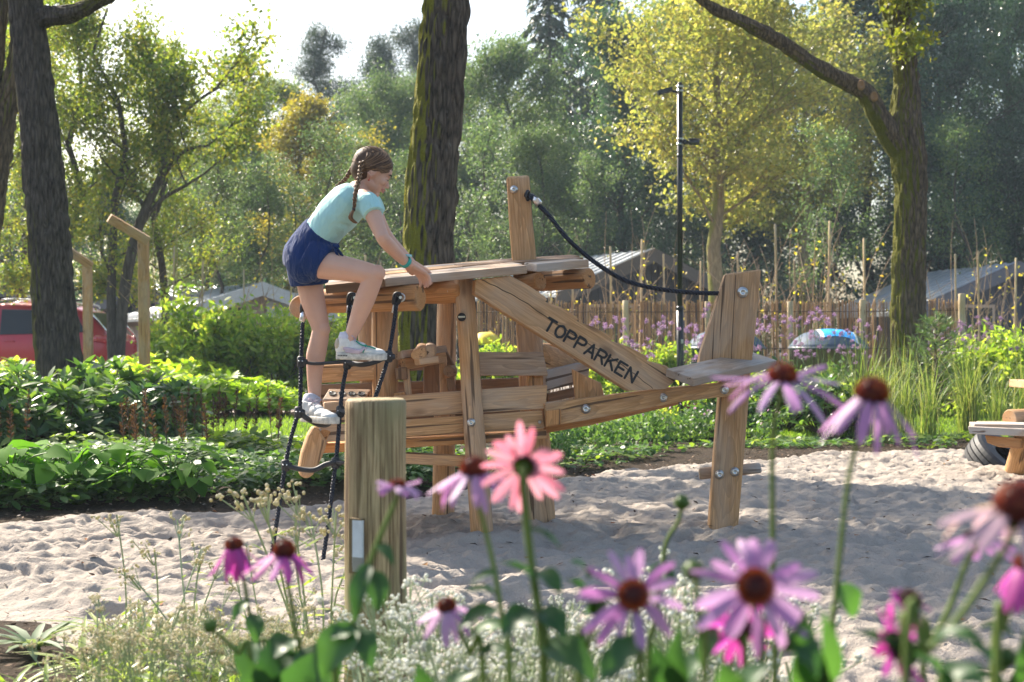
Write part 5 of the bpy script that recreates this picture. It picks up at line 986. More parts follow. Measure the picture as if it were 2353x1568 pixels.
# broad-leaved clumps
def hosta(seed):
    r = random.Random(seed); t = thing('broad_leaved_plant', (0, 0, 0), '', 'plant'); st = MB(); C = []; D = []; U = []; S = []
    for k in range(26):
        an = k*2.4; q = r.uniform(.05, .26); z = r.uniform(.10, .30); p = Vector((q*math.cos(an), q*math.sin(an), z)); st.tube(spline([(0, 0, 0), (p.x*.4, p.y*.4, z*.8), p], 8), .004, 5, cap=False)
        d = Vector((math.cos(an+r.gauss(0, .5)), math.sin(an+r.gauss(0, .5)), r.uniform(-.55, .25))); C.append(tuple(p)); D.append(tuple(d)); U.append((r.gauss(0, .25)+d.x*.3, r.gauss(0, .25)+d.y*.3, 1)); S.append(r.uniform(.09, .155))
    st.build('stems', M['stem_green'], t); S = np.array(S); mb = MB(); mb.leaves(C, np.array(D), np.array(U), S, S*.88, shape='heart', curl=.22, fold=.22); mb.build('foliage', M['hosta'], t); return t
hp = [hosta(1), hosta(2), hosta(3)]
for x, d, s, lb in [(25, 7.75, 1.15, 'broad leaved plant cut by the picture edge'), (110, 8.0, 1.0, 'broad leaved plant in the middle of the sunlit leafy row'), (175, 7.95, 1.1, 'large broad leaved plant with folded leaves touching the soil'), (245, 8.1, 1.05, 'broad leaved plant with one tall upright leaf'), (300, 8.0, .9, 'broad leaved plant at the dense end of the leafy row'), (400, 8.1, 1.0, 'broad leaved plant standing apart near the long drooping leaves'), (445, 8.0, .75, 'small broad leaved plant nearest the rope ladder'.replace('nearest', 'closest to')), (-50, 7.7, 1.1, 'broad leaved plant almost out of the picture'), (65, 8.4, .9, 'broad leaved plant half hidden behind the front row')]:
    put(hp, 'hosta', x, d, s, lb, 'broad leaved plants at the rim of the sandpit')
# brown seed spikes
def spike(seed):
    r = random.Random(seed); t = thing('seed_spike_plant', (0, 0, 0), '', 'plant'); st = MB(); hd = MB(); C = []; D = []
    for k in range(3):
        b = Vector((r.gauss(0, .06), r.gauss(0, .06), 0)); h = r.uniform(.42, .62); tp = b+Vector((r.gauss(0, .04), r.gauss(0, .04), h)); st.tube([b, b.lerp(tp, .5), tp], .0035, 4, cap=False)
        for q in range(64): f = r.random(); p = b.lerp(tp, .5+.5*f); an = r.uniform(0, 6.28); C.append(tuple(p)); D.append((math.cos(an), math.sin(an), .9)); 
    st.build('stems', M['stem_brown'], t); n = len(C); z = np.array(C)[:, 2]; hd.leaves(C, np.array(D), rng.normal(0, 1, (n, 3)), np.clip(.045*(.72-z)/.4, .006, .04), .009); tag(hd.build('seed_heads', M['seedb'], t), kind='stuff'); return t
M['seedb'] = m_leaf('seed_head_brown', [(.05, .022, .014), (.09, .04, .022), (.14, .065, .035)], .25, .8)
sp = [spike(1), spike(2)]; places = [(300, 9.9, 'just clear of the dark rhododendron'), (330, 10.6, 'in the ground cover near the smaller rhododendron'), (405, 11.2, 'against the near lawn edge, first of the loose row'), (450, 11.3, 'against the lawn edge, second of the loose row'), (500, 11.0, 'against the lawn edge midway along the row'), (555, 11.2, 'against the lawn edge before the rope ladder'), (640, 10.8, 'right behind the outer ladder rope'.replace('right ', '')), (480, 9.8, 'in the middle of the ground cover'), (15, 9.8, 'at the picture edge in front of the dark bushes'), (350, 9.5, 'rising out of the ground cover above the broad leaves')]
for x, d, lb in places: put(sp, 'sp', x, d, 1, 'brown seed spikes '+lb, 'brown seed spikes in the bed')
# anemones with pale pink flowers
M['pinkp'] = m_leaf('pale_pink_petal', [(.60, .40, .55), (.72, .52, .66)], .4, .6, .2, 1.0, tint=(1, .9, 1))
def anem(seed):
    r = random.Random(seed); t = thing('anemone_plant', (0, 0, 0), '', 'flowering plant'); st = MB(); lf = []; fl = MB()
    for k in range(9):
        b = Vector((r.gauss(0, .1), r.gauss(0, .1), 0)); h = r.uniform(.3, .72); tp = b+Vector((r.gauss(0, .14), r.gauss(0, .1), h)); st.tube([b, b.lerp(tp, .6)+Vector((0, 0, .02)), tp], .0028, 4, cap=False)
        for f in (.35, .5, .62, .75): lf.append((b.lerp(tp, f), 0, 0))
        if k < 5:
            n = 6; a_ = np.arange(n)*6.28/n; D = np.stack([np.cos(a_), np.sin(a_)*.6-.3, np.sin(a_)*.9], 1); fl.leaves(np.tile(tuple(tp), (n, 1)), D, np.tile((0, -1, .3), (n, 1)), .024, .020, shape='oval')
    st.build('stems', M['stem_green'], t); mb = MB(); leafcloud(mb, lf, 9, .06, .065, shape='oval', asp=.5); mb.build('foliage', M['gc'], t); tag(fl.build('flowers', M['pinkp'], t), kind='stuff'); return t
ap = [anem(1), anem(2), anem(3)]
for x, d, lb in [(1300, 10.9, 'close to the hull end'), (1345, 11.3, 'under the tail boom bolt'), (1380, 11.8, 'in front of the lawn below the boom'), (1430, 12.4, 'under the middle of the boom'), (1480, 12.6, 'with many flowers below the boom end'), (1530, 12.3, 'below the stabiliser end'), (1575, 12.6, 'before the red edging strip'), (1615, 12.4, 'touching the wooden tail leg'), (1500, 11.6, 'low near the mulch beneath the boom'), (20, 10.4, 'with lilac flowers by the dark rhododendrons'), (1770, 12.8, 'just past the tail leg'), (1400, 11.0, 'at the mulch edge under the ramp'), (1290, 10.1, 'beside the pink coneflower with turned head')]:
    put(ap, 'an', x, d, random.uniform(.5, .75), 'pale pink anemone '+lb, 'anemones along the lawn')
# verbena
M['verb'] = m_leaf('verbena_purple', [(.38, .22, .40), (.50, .32, .50), (.60, .42, .58)], .3, .7, .2, .9, tint=(1, .9, 1))
def verb(seed):
    r = random.Random(seed); t = thing('verbena_plant', (0, 0, 0), '', 'flowering plant'); st = MB(); fl = MB(); lf = []
    for k in range(5):
        b = Vector((r.gauss(0, .12), r.gauss(0, .12), 0)); h = r.uniform(.7, 1.22); tp = b+Vector((r.gauss(0, .14), r.gauss(0, .14), h)); st.tube([b, b.lerp(tp, .5), tp], [.004, .003, .002], 4, cap=False); lf += [(b.lerp(tp, q), 0, 0) for q in (.1, .2, .35)]
        for q in range(r.randint(1, 3)):
            p0 = b.lerp(tp, r.uniform(.72, .92)); e = tp+Vector((r.gauss(0, .09), r.gauss(0, .09), r.uniform(-.08, .04))); st.tube([p0, e], .0018, 3, cap=False); n = 34; D = rng.normal(0, 1, (n, 3)); D[:, 2] = np.abs(D[:, 2]); fl.leaves(np.tile(tuple(e), (n, 1))+rng.normal(0, .012, (n, 3)), D, rng.normal(0, 1, (n, 3)), .022, .018)
    st.build('stems', M['stem_green'], t); mb = MB(); leafcloud(mb, lf, 7, .08, .09, asp=.3, shape='lance'); mb.build('foliage', M['hedge'], t); tag(fl.build('flowers', M['verb'], t), kind='stuff'); return t
vp = [verb(i) for i in range(4)]
vl = ['below the lodge gable', 'beside the lodge corner', 'in front of the fence post by the ramp steps', 'under the sagging rope', 'beneath the rope middle', 'between ramp and mast', 'just before the mast', 'touching the black mast', 'after the black mast', 'between the mast and the fin', 'in front of the plain dome', 'beside the plain dome', 'behind the fin edge', 'between fin and blue dome', 'against the blue dome rim', 'in front of the blue panel', 'below the blue panel', 'past the blue dome', 'between the blue dome and the forked tree', 'by the forked tree trunk', 'touching the forked tree trunk', 'beyond the forked tree', 'near the fence end post', 'past the fence end post', 'below the slate lodge', 'under the slate lodge gable', 'above the play bench', 'at the picture edge above the bench', 'between young pine and lodge', 'behind the young pine']
vx = np.linspace(1385, 1985, 21).tolist()+[2140, 2185, 2215, 2245, 2275, 2310, 2345, 2200, 2160]
for i, x in enumerate(vx): put(vp, 'vb', x+random.uniform(-8, 8), random.uniform(15.8, 19.3), random.uniform(.85, 1.1), 'thin purple verbena '+vl[i], 'purple verbena along the fence')
# ornamental grass clumps
M['grassy'] = m_leaf('ornamental_grass', [(.06, .11, .03), (.11, .17, .045), (.28, .34, .10), (.40, .38, .18)], .35, .5)
def clump(seed, n=160, h=1.05):
    t = thing('ornamental_grass', (0, 0, 0), '', 'grass clump'); mb = MB(); r = np.random.default_rng(seed)
    for k in range(n):
        a_ = r.uniform(0, 6.28); L = h*r.uniform(.55, 1.15); ou = r.uniform(.05, .55)*L; b = np.array([r.normal(0, .05), r.normal(0, .05), 0]); dr = np.array([math.cos(a_), math.sin(a_), 0]); t_ = np.linspace(0, 1, 7)[:, None]
        c = b+dr*ou*t_**1.8+np.array([0, 0, 1])*L*(t_-.38*t_**3*(ou/L*2)); w = .0034*(1-t_**2)+.0005; sd = np.cross(dr, (0, 0, 1)); V = np.concatenate([c-sd*w, c+sd*w]); mb.add(V, [(i, i+1, 8+i, 7+i) for i in range(6)], rnd=r.random())
    mb.build('blades', M['grassy'], t); return t
gp = [clump(1), clump(2, 120, .95)]
for x, d, s, lb in [(1985, 13.4, 1.0, 'tall arching ornamental grass before the forked tree trunk'), (2075, 13.9, 1.05, 'ornamental grass at the foot of the forked tree'), (2030, 12.8, .9, 'fine green ornamental grass above the drooping coneflower'), (2135, 13.2, .9, 'ornamental grass in front of the young pine'), (2225, 13.6, 1.0, 'airy ornamental grass between young pine and bench'), (2290, 13.2, .85, 'ornamental grass just behind the bench seat'), (1915, 14.5, .8, 'small ornamental grass near the blue dome'), (2350, 14.5, 1.0, 'ornamental grass beyond the bench board')]: put(gp, 'gr', x, d, s, lb, 'ornamental grasses by the forked tree')
# staked saplings with sparse yellow leaves
M['twig'] = m_plain('pale_twig', (.36, .25, .15), .8); M['sap'] = m_leaf('sapling_leaf', [(.30, .30, .05), (.42, .36, .06), (.45, .28, .05)], .55)
def sapling(seed, h):
    r = random.Random(seed); t = thing('staked_sapling', (0, 0, 0), '', 'sapling'); st = MB(); lp = []
    for k in range(9):
        b = Vector((r.gauss(0, .12), r.gauss(0, .08), .2)); d = Vector((r.gauss(0, .22), r.gauss(0, .18), 1)).normalized(); p = b.copy(); pts = [p.copy()]; L = h*r.uniform(.55, 1.12); sd = r.choice((-1, 1))*r.uniform(.03, .16)
        for i in range(7): d = (d+Vector((sd*(i/5)**1.5, r.gauss(0, .04), -.02*i))).normalized(); p = p+d*L/7; pts.append(p.copy())
        st.tube(pts, np.linspace(.009, .0025, 8), 4, cap=False); lp += [(q, 0, 0) for q in pts[3:]]
        for q in (3, 4, 5): st.tube([pts[q], pts[q]+Vector((r.gauss(0, .14), r.gauss(0, .1), .22))], [.004, .002], 3, cap=False); lp.append((pts[q]+Vector((r.gauss(0, .14), 0, .22)), 0, 0))
    st.build('stems', M['twig'], t); mb = MB(); leafcloud(mb, lp, 2, .05, .05, shape='oval', asp=.6, keep=.22); mb.build('foliage', M['sap'], t); log('stake', (0, 0, -.05), (.04, 0, h*.93), .019, .017, t, 'stake', seg=10); return t
sps = [sapling(i, 2.5) for i in range(3)]
for x, d, s, lb in [(1262, 23.4, .92, 'just past the square timber post'), (1312, 23.2, .95, 'below the upper part of the sagging rope'), (1408, 23, 1.05, 'in front of the lodge roof ridge'), (1470, 23, 1.1, 'in front of the lodge gable with bent tip'), (1530, 23.1, 1.0, 'between lodge ridge and black mast'), (1605, 23.1, .95, 'between the black mast and the maple trunk'), (1700, 23, 1.0, 'behind the top of the tail fin'), (1788, 22.9, 1.2, 'with a long stem arching over'), (1830, 22.9, .95, 'with a short stake beyond the tail fin'), (1900, 22.8, 1.22, 'tallest and leafiest of the staked row'), (1990, 22.8, 1.1, 'with crossed double stake'), (2200, 22.3, .98, 'at the end post of the reed fence'), (2252, 22.3, 1.0, 'before the slate lodge wall'), (2330, 22.2, .95, 'before the slate lodge door'),
                    (395, 23, 1.05, 'beside the bent lamp post with bare stake'), (462, 23.2, .95, 'leaning in front of the pale gabled lodge'), (565, 23.5, .9, 'above the tall leafy shrub'), (665, 23.5, .95, 'close behind the shorts of the girl'), (835, 23.4, 1.0, 'seen under the arm of the girl'), (880, 23.3, .95, 'between the arm and the thick trunk'), (1098, 23.2, .85, 'between the thick trunk and the square post'), (1160, 23.4, .85, 'hard by the square post')]:
    put(sps, 'sap', x, d, s, 'staked sapling with sparse yellow leaves '+lb, 'staked saplings', rz=random.uniform(-.5, .5)+(3.14 if random.random() < .5 else 0))
# ------------------------------------------------------------------ near bed: pearly white flowers, strappy silver leaves
M['pearl'] = m_leaf('pearl_white_bract', [(.62, .62, .50), (.74, .74, .66), (.80, .80, .76)], .3, .6, .2, .9, tint=(1, 1, .9)); M['silver'] = m_leaf('silver_leaf', [(.16, .23, .14), (.25, .32, .20), (.38, .44, .32)], .35, .6, .2, 1.1); M['cream'] = m_leaf('cream_seed_bract', [(.55, .48, .30), (.66, .60, .42), (.74, .70, .56)], .4, .6, .2, 1.0, tint=(1, 1, .85))
M['stem_pale'] = m_plain('pale_stem', (.30, .36, .20), .7); M['lime'] = m_leaf('strap_leaf_green', [(.14, .22, .04), (.24, .32, .07), (.40, .44, .20)], .45)
def pearly(seed, mat, h=.42, nst=9, nb=20, br=.0042, leafm='silver'):
    r = random.Random(seed); t = thing('white_flower_plant', (0, 0, 0), '', 'flowering plant'); st = MB(); fl = MB(); C = []; D = []
    for k in range(nst):
        b = Vector((r.gauss(0, .03), r.gauss(0, .03), 0)); tp = b+Vector((r.gauss(0, .09), r.gauss(0, .09), h*r.uniform(.7, 1.15))); m = b.lerp(tp, .5)+Vector((r.gauss(0, .02), 0, .01)); st.tube(spline([b, m, tp], 8), .0024, 5, cap=False)
        for f in np.linspace(.1, .8, 9): p = b.lerp(tp, f); an = r.uniform(0, 6.28); C.append(tuple(p)); D.append((math.cos(an), math.sin(an), r.uniform(0, .8)))
        for q in range(5):
            e = tp+Vector((r.gauss(0, .028), r.gauss(0, .028), r.gauss(0, .012))); st.tube([b.lerp(tp, .86), e], .0014, 4, cap=False)
            for w in range(nb//4): fl.ball(e+Vector((r.gauss(0, .008), r.gauss(0, .008), r.gauss(0, .005))), br*r.uniform(.7, 1.25), 6, 5)
    st.build('stems', M['stem_pale'], t); n = len(C); mb = MB(); mb.leaves(C, np.array(D), rng.normal(0, .4, (n, 3))+(0, 0, 1), rng.uniform(.03, .06, n), .008, shape='lance', curl=.2); mb.build('foliage', M[leafm], t); tag(fl.build('flower_clusters', M[mat], t), kind='stuff'); return t
wp = [pearly(1, 'pearl'), pearly(2, 'pearl'), pearly(3, 'pearl')]; cp = [pearly(5, 'cream', .45, 9, 24, .0045, 'lime'), pearly(6, 'cream', .36, 8, 24, .0045, 'lime')]
gW = 'pearly white flowers in the near bed'; gC = 'cream seeding flowers in the near bed'; ord_ = ['1']
def filler(key, protos_, lst, label, group):
    for i, (x, d, s) in enumerate(lst): put(protos_, key, x, d, s, label, group, z=0)
W1 = [(x+random.uniform(-22, 22), d+random.uniform(-.06, .06), (H-(1435-.03*(x-900))*d/F+784*d/F)/.45*random.uniform(.75, 1.08)) for d, x0, x1, st_ in ((3.2, 950, 1500, 88), (2.95, 960, 1700, 74), (2.7, 900, 1720, 66), (2.45, 880, 1740, 62)) for x in np.arange(x0, x1, st_) if not (d < 3.5 and 780 < x < 925)]
filler('w', wp, [w for w in W1 if w[1] > 0], 'bushy plant with clusters of tiny pearly white flower balls in the near bed', gW)
put(wp, 'w', 912, 2.75, .86, 'pearly white flower cluster leaning against the round wooden post', gW, z=0)
W2 = [(x+random.uniform(-26, 26), d+random.uniform(-.08, .08), max(.14, (H-(1425-784)*d/F)/.48*random.uniform(.8, 1.2))) for d, x0, x1, st_ in ((4.1, 330, 780, 62), (3.8, 270, 800, 60), (3.5, 200, 800, 58), (3.2, 150, 800, 58)) for x in np.arange(x0, x1, st_) if x < 770]
filler('c', cp, W2, 'low plant with cream seeding flower clusters between coneflowers and soil', gC)
for x, d, s, lb in ((750, 3.7, 1.15, 'tall cream flower sprays standing beside the round wooden post'),): put(cp, 'c', x, d, s, lb, gC, z=0)
cs = [pearly(8, 'cream', .45, 3, 12, .0045, 'lime'), pearly(9, 'cream', .42, 4, 16, .0045, 'lime')]
for x, d, s, lb in ((345, 3.9, .95, 'tall thin cream flower stems in front of the shaded sand'), (450, 3.8, .98, 'tall cream flower stems just before the drooping coneflowers'), (600, 3.7, .8, 'cream flower sprays behind the two drooping coneflowers')): put(cs, 'cs', x, d, s, lb, gC, z=0)
def strap(seed, n, L, w, mat, name='strap_leaved_plant'):
    r = random.Random(seed); t = thing(name, (0, 0, 0), '', 'plant'); mb = MB()
    for k in range(n):
        an = k*2.4+r.uniform(-.3, .3); l = L*r.uniform(.7, 1.2); D = np.array([[math.cos(an), math.sin(an), r.uniform(.5, 1.5)]]); D /= np.linalg.norm(D); mb.leaves([(r.gauss(0, .01), r.gauss(0, .01), .01)], D, np.array([[0, 0, 1.]]), l, w, shape='strap', curl=r.uniform(.35, .75), fold=.25, rnd=np.array([r.random()]))
    mb.build('leaves', M[mat], t); return t
s1 = [strap(1, 26, .24, .042, 'silver'), strap(2, 22, .22, .04, 'silver')]; s2 = [strap(3, 18, .30, .026, 'lime'), strap(4, 16, .32, .024, 'lime')]
for x, d, s, lb in [(80, 4.2, .9, 'silvery rosette plant alone on dark soil'), (300, 3.55, .75, 'silvery rosette plant among cream flowers'), (160, 3.3, .55, 'silvery rosette plant low beside bare soil'), (440, 3.2, 1.1, 'silver strap leaves arching in front of cream flowers'), (560, 3.15, 1.0, 'silver strap leaves below the drooping coneflowers'), (350, 3.1, 1.15, 'large pale silver strap leaves bending over'), (700, 3.2, 1.0, 'silver leaves beside the round wooden post foot')]: put(s1, 's1', x, d, s*.72, lb, 'silver leaved plants in the near bed', z=-.01)
for x, d, s, lb in [(245, 4.3, .6, 'green strap leaved plant at the sand edge'), (325, 4.15, .7, 'green strap leaved plant with one long upright blade'), (280, 3.7, .6, 'light green strap leaves rising from white clusters'), (480, 3.4, 1.0, 'light green strap leaves midway in the cream flowers'), (620, 3.4, 1.0, 'light green strap leaves by the pair of drooping coneflowers'), (20, 3.6, .55, 'small green strap leaves at the picture corner'), (190, 3.9, .6, 'green strap leaves between the silvery rosette and cream flowers'), (110, 3.5, .5, 'green strap leaves on bare soil below the silvery rosette')]: put(s2, 's2', x, d, s, lb, 'green strap leaved plants in the near bed', z=0)
# ------------------------------------------------------------------ coneflowers
M['petal'] = m_leaf('coneflower_petal', [(.44, .20, .42), (.50, .30, .52), (.60, .42, .60)], .42, .5, .3, .95, tint=(1.1, .88, 1.08)); M['petal_deep'] = m_leaf('deep_coneflower_petal', [(.42, .07, .28), (.52, .10, .38), (.48, .12, .46)], .45, .5, .3, 1.1, tint=(1.1, .7, 1.0))
M['petal_salmon'] = m_leaf('salmon_petal', [(.62, .22, .30), (.70, .33, .42), (.72, .44, .48)], .45, .5, .3, 1.0, tint=(1.1, .85, .9)); M['petal_fade'] = m_leaf('fading_petal', [(.60, .42, .12), (.58, .40, .48), (.62, .46, .50)], .45, .5, .3, 1.0, tint=(1.05, .95, .95))
a = N('cone_spikes'); at = a.n('ShaderNodeAttribute', attribute_name='rnd'); a.col(a.ramp(at.outputs['Fac'], [(0, (.03, .005, .004)), (.5, (.13, .014, .008)), (.8, (.34, .045, .012)), (1, (.60, .16, .02))])); a.rough(.5, .3); M['cone'] = a.m
M['calyx'] = m_leaf('green_calyx', [(.05, .10, .02), (.10, .18, .03)], .3); M['cf_stem'] = m_leaf('coneflower_stem', [(.14, .20, .05), (.18, .25, .06)], .15, .6, .2); M['cf_leaf'] = m_leaf('coneflower_leaf', [(.03, .085, .03), (.045, .11, .035), (.065, .15, .04)], .38, .45, .4, 1.5, True)
def coneflower(label, x, y, d, rc, L, npet, nrm, el, pet='petal', stem=(), leaves=(), cone=True, sc=1.0, wp_=.0125, gap=None, hh=.8, seed=None, cdark=0.0):
    """rc cone radius, L petal length, nrm facing of the head, el petal elevation from the head plane (negative droops)"""
    r = random.Random(seed if seed is not None else int(x)); c = P(x, y, d); t = thing('coneflower', G(stem[-1][0] if stem else x, d), label, 'coneflower', 'coneflowers in front of the camera'.replace(' in front of the camera', ' nearest the sandpit rim').replace('nearest ', 'by ')); n_ = Vector(nrm).normalized(); u = n_.orthogonal().normalized(); v = n_.cross(u)
    mb = MB(); N0 = 230; 
    if cone:
        dome = MB(); K = 12; V = [tuple(c+n_*(rc*hh*2*math.sin(a_))*.62+(u*math.cos(b_)+v*math.sin(b_))*rc*math.cos(a_)*.93) for a_ in np.linspace(-.35, 1.55, 8) for b_ in np.arange(K)*2*math.pi/K]
        mb.add(V, [(i*K+j, i*K+(j+1) % K, (i+1)*K+(j+1) % K, (i+1)*K+j) for i in range(7) for j in range(K)], rnd=.05)
        for k in range(N0):
            z = 1-(k+.5)/N0*1.12; rr = math.sqrt(max(0, 1-z*z)); an = k*2.39996; o = n_*z*hh*1.25+(u*math.cos(an)+v*math.sin(an))*rr; b = c+o*rc*.9; tip = c+o*rc*(1.16+.05*r.random())+n_*rc*.05; w = rc*.075; s_ = n_.cross(o).normalized() if n_.cross(o).length > .05 else u; q = s_.cross(o).normalized(); m0 = b.lerp(tip, .5)
            rn = min(1, max(0, (.55+.45*r.random()-cdark)*(.62+.5*(1-abs(z-.35))))); mb.add([tuple(b+s_*w), tuple(b-s_*w*.5+q*w*.8), tuple(b-s_*w*.5-q*w*.8)], [(0, 1, 2)], rnd=.1); mb.add([tuple(b+s_*w), tuple(b-s_*w*.5+q*w*.8), tuple(b-s_*w*.5-q*w*.8), tuple(tip)], [(0, 1, 3), (1, 2, 3), (2, 0, 3)], rnd=rn, smooth=False)
        mb.build('cone', M['cone'], t)
    else:
        mb.ball(c, rc, 14, 10)
        for k in range(70):
            z = r.uniform(-.7, 1); rr = math.sqrt(1-z*z); an = k*2.4; o = n_*z+(u*math.cos(an)+v*math.sin(an))*rr; mb.tube([c+o*rc*.9, c+o*rc*1.25+n_*rc*.1], [rc*.12, rc*.02], 4, cap=False)
        mb.build('bud', M['calyx'], t)
    if L > 0:
        for k in range(npet):
            an = 2*math.pi*k/npet+r.uniform(-.19, .19)
            if gap and gap(an): continue
            o = u*math.cos(an)+v*math.sin(an); e = el+r.uniform(-.26, .22); l = L*r.uniform(.76, 1.16); w = wp_*r.uniform(.55, .90); pm = MB(); V = []; tw = r.uniform(-.7, .7); bnd = r.uniform(-.3, .6)
            for i, (f, ww) in enumerate(((0, .35), (.15, .7), (.35, .95), (.6, 1), (.82, .85), (.95, .5), (1.0, .12))):
                ee = e-bnd*f*.8; pos = c+o*rc*.8+o*math.cos(ee)*l*f+n_*(math.sin(ee)*l*f-rc*.12)+Vector((0, 0, -1))*l*.10*f*f; sd = (n_.cross(o)).normalized(); sd = (sd*math.cos(tw*f)+n_*math.sin(tw*f)).normalized(); nn_ = sd.cross(o)
                V += [tuple(pos-sd*w*ww*.5+nn_*w*.10), tuple(pos-nn_*w*.06), tuple(pos+sd*w*ww*.5+nn_*w*.10)]
            pm.add(V, [(i*3+q, i*3+q+1, i*3+4+q, i*3+3+q) for i in range(6) for q in (0, 1)], rnd=r.random()); pm.build('petal', M[pet], t)
    if L > 0:
        cm = MB(); n2 = 26; a_ = np.arange(n2)*2.4; D = np.array([tuple(u*math.cos(q)+v*math.sin(q)-n_*.45) for q in a_]); cm.leaves(np.tile(tuple(c-n_*rc*.35), (n2, 1)), D, np.tile(tuple(-n_), (n2, 1)), rc*.85, rc*.3, shape='lance'); cm.ball(c-n_*rc*.28, (rc*.55,)*3, 10, 6); cm.build('calyx', M['calyx'], t)
    if stem:
        pts = [c-n_*rc*.3, c-n_*rc*1.1+Vector((0, 0, -rc*.3))]+[P(a0, b0, d) for a0, b0 in stem]; last = pts[-1]; pts.append(Vector((last.x+(last.x-pts[-2].x)*.3, d+.02, -.02))); sm = MB(); sp_ = spline(pts, 44); sm.tube(sp_, np.linspace(.0021, .0033, 44)*sc, 8); sm.build('stem', M['cf_stem'], t)
    for lf in leaves:
        lx, ly, tx, ty, w = lf[:5]; dz_ = lf[5] if len(lf) > 5 else .02; b = P(lx, ly, d); e = P(tx, ty, d-dz_); L_ = (e-b).length; ax = (e-b).normalized(); up = Vector((0, -.55, 1)) if abs(ax.z) < .8 else Vector((.35 if tx > lx else -.35, -1, .2)); sd = ax.cross(up).normalized(); nn_ = sd.cross(ax); V = []; K = 9; ww = w*d/F
        for i in range(K+1):
            f = i/K; wd = ww*(math.sin(math.pi*f**.72)**.9*.5+.01); arch = nn_*L_*.16*math.sin(math.pi*f*1.02); q = b.lerp(e, f)+arch; wav = nn_*ww*.05*math.sin(f*14+lx)
            V += [tuple(q-sd*wd+nn_*wd*.28+wav), tuple(q-sd*wd*.5+nn_*wd*.08), tuple(q), tuple(q+sd*wd*.5+nn_*wd*.08), tuple(q+sd*wd+nn_*wd*.28-wav)]
        lm = MB(); lm.add(V, [(i*5+j, i*5+j+1, i*5+6+j, i*5+5+j) for i in range(K) for j in range(4)], rnd=r.random()); o = lm.build('leaf', M['cf_leaf'], t)
    return t
up = (0, 0, 1)
coneflower('lilac coneflower with level petals overlapping the wooden stabiliser', 1797, 866, 1.42, .0140, .058, 15, (.05, -.25, 1), -.12, 'petal', [(1776, 1000), (1775, 1200), (1778, 1400), (1780, 1560)], hh=.75, seed=3)
coneflower('lilac coneflower with steeply drooping petals and tall thin stem beside the grasses', 2003, 908, 1.30, .0148, .052, 14, (.08, -.2, 1), -.62, 'petal', [(1975, 1000), (1950, 1100), (1932, 1250), (1918, 1400), (1912, 1560)], [(1925, 1340, 1962, 1420, 60, -.01)], hh=.85, seed=5, sc=.9)
coneflower('big orange coned flower with ragged fading petals at the picture edge', 2338, 1170, .98, .0172, .044, 13, (.25, -.3, 1), -.45, 'petal_fade', [(2290, 1290), (2210, 1410), (2130, 1500), (2080, 1560)], [(2170, 1450, 2270, 1500, 50), (2140, 1500, 2230, 1440, 46)], hh=.85, seed=8)
coneflower('large lilac coneflower facing straight out with wide ragged petals', 1735, 1350, 1.12, .0142, .040, 17, (.05, -1, .28), .12, 'petal', [(1742, 1440), (1750, 1520), (1752, 1566)], [(1800, 1500, 1850, 1400, 50), (1810, 1450, 1880, 1560, 70)], hh=.5, seed=11)
coneflower('lilac coneflower facing out with neat rounded star of petals', 1455, 1368, 1.22, .0130, .036, 17, (-.05, -1, .35), .0, 'petal', [(1462, 1450), (1470, 1520), (1472, 1566)], [(1470, 1460, 1400, 1566, 70), (1440, 1500, 1380, 1570, 70)], hh=.5, seed=12, wp_=.0115)
coneflower('pink coneflower tucked beneath the largest lilac one', 1702, 1445, 1.24, .0110, .034, 13, (.1, -.8, -.35), -.1, 'petal_deep', [(1706, 1480), (1712, 1566)], [(1640, 1440, 1610, 1540, 50)], hh=.4, seed=13, cdark=.4)
coneflower('lilac coneflower seen from the side before the timber leg', 1088, 1082, 1.42, .0130, .038, 16, (.0, -.12, 1), -.48, 'petal', [(1105, 1180), (1130, 1280), (1148, 1380), (1158, 1460), (1170, 1566)], [(1145, 1400, 1050, 1450, 50), (1145, 1370, 1060, 1360, 26), (1150, 1320, 1080, 1340, 24)], hh=.85, seed=15)
coneflower('salmon pink coneflower seen from behind with green underside', 1204, 1070, 1.34, .0120, .035, 16, (.12, .93, .38), .1, 'petal_salmon', [(1208, 1180), (1222, 1300), (1240, 1420), (1246, 1500), (1250, 1566)], [(1212, 1216, 1290, 1260, 18), (1232, 1400, 1150, 1470, 70), (1238, 1400, 1300, 1470, 70), (1236, 1310, 1290, 1370, 50), (1240, 1480, 1370, 1566, 100), (1238, 1360, 1150, 1290, 36)], hh=.4, seed=16, sc=1.5)
coneflower('small pale coneflower in side view across the round wooden post', 914, 1112, 1.50, .0080, .022, 11, (.1, -.1, 1), .05, 'petal', [(905, 1160), (870, 1240), (845, 1310), (825, 1400), (795, 1470), (770, 1566)], [(852, 1290, 815, 1430, 46), (855, 1310, 870, 1410, 60), (868, 1250, 905, 1300, 30), (815, 1430, 740, 1560, 90), (820, 1440, 855, 1540, 60), (812, 1450, 760, 1470, 60)], hh=.5, seed=17, sc=1.2)
coneflower('deep pink coneflower with hanging petals, the one with narrower head', 538, 1254, 1.85, .0118, .040, 14, (-.05, -.1, 1), -1.05, 'petal_deep', [(560, 1330), (572, 1400), (590, 1470), (625, 1566)], [(570, 1380, 535, 1430, 30), (580, 1410, 590, 1480, 44), (590, 1470, 560, 1560, 70)], hh=.7, seed=18)
coneflower('deep pink coneflower with spread drooping petals next to the ladder rope', 653, 1268, 1.70, .0135, .044, 13, (.02, -.15, 1), -.55, 'petal_deep', [(662, 1340), (675, 1420), (684, 1480), (690, 1566)], [(680, 1470, 610, 1520, 70), (690, 1500, 620, 1600, 130), (690, 1490, 770, 1600, 120)], hh=.8, seed=19)
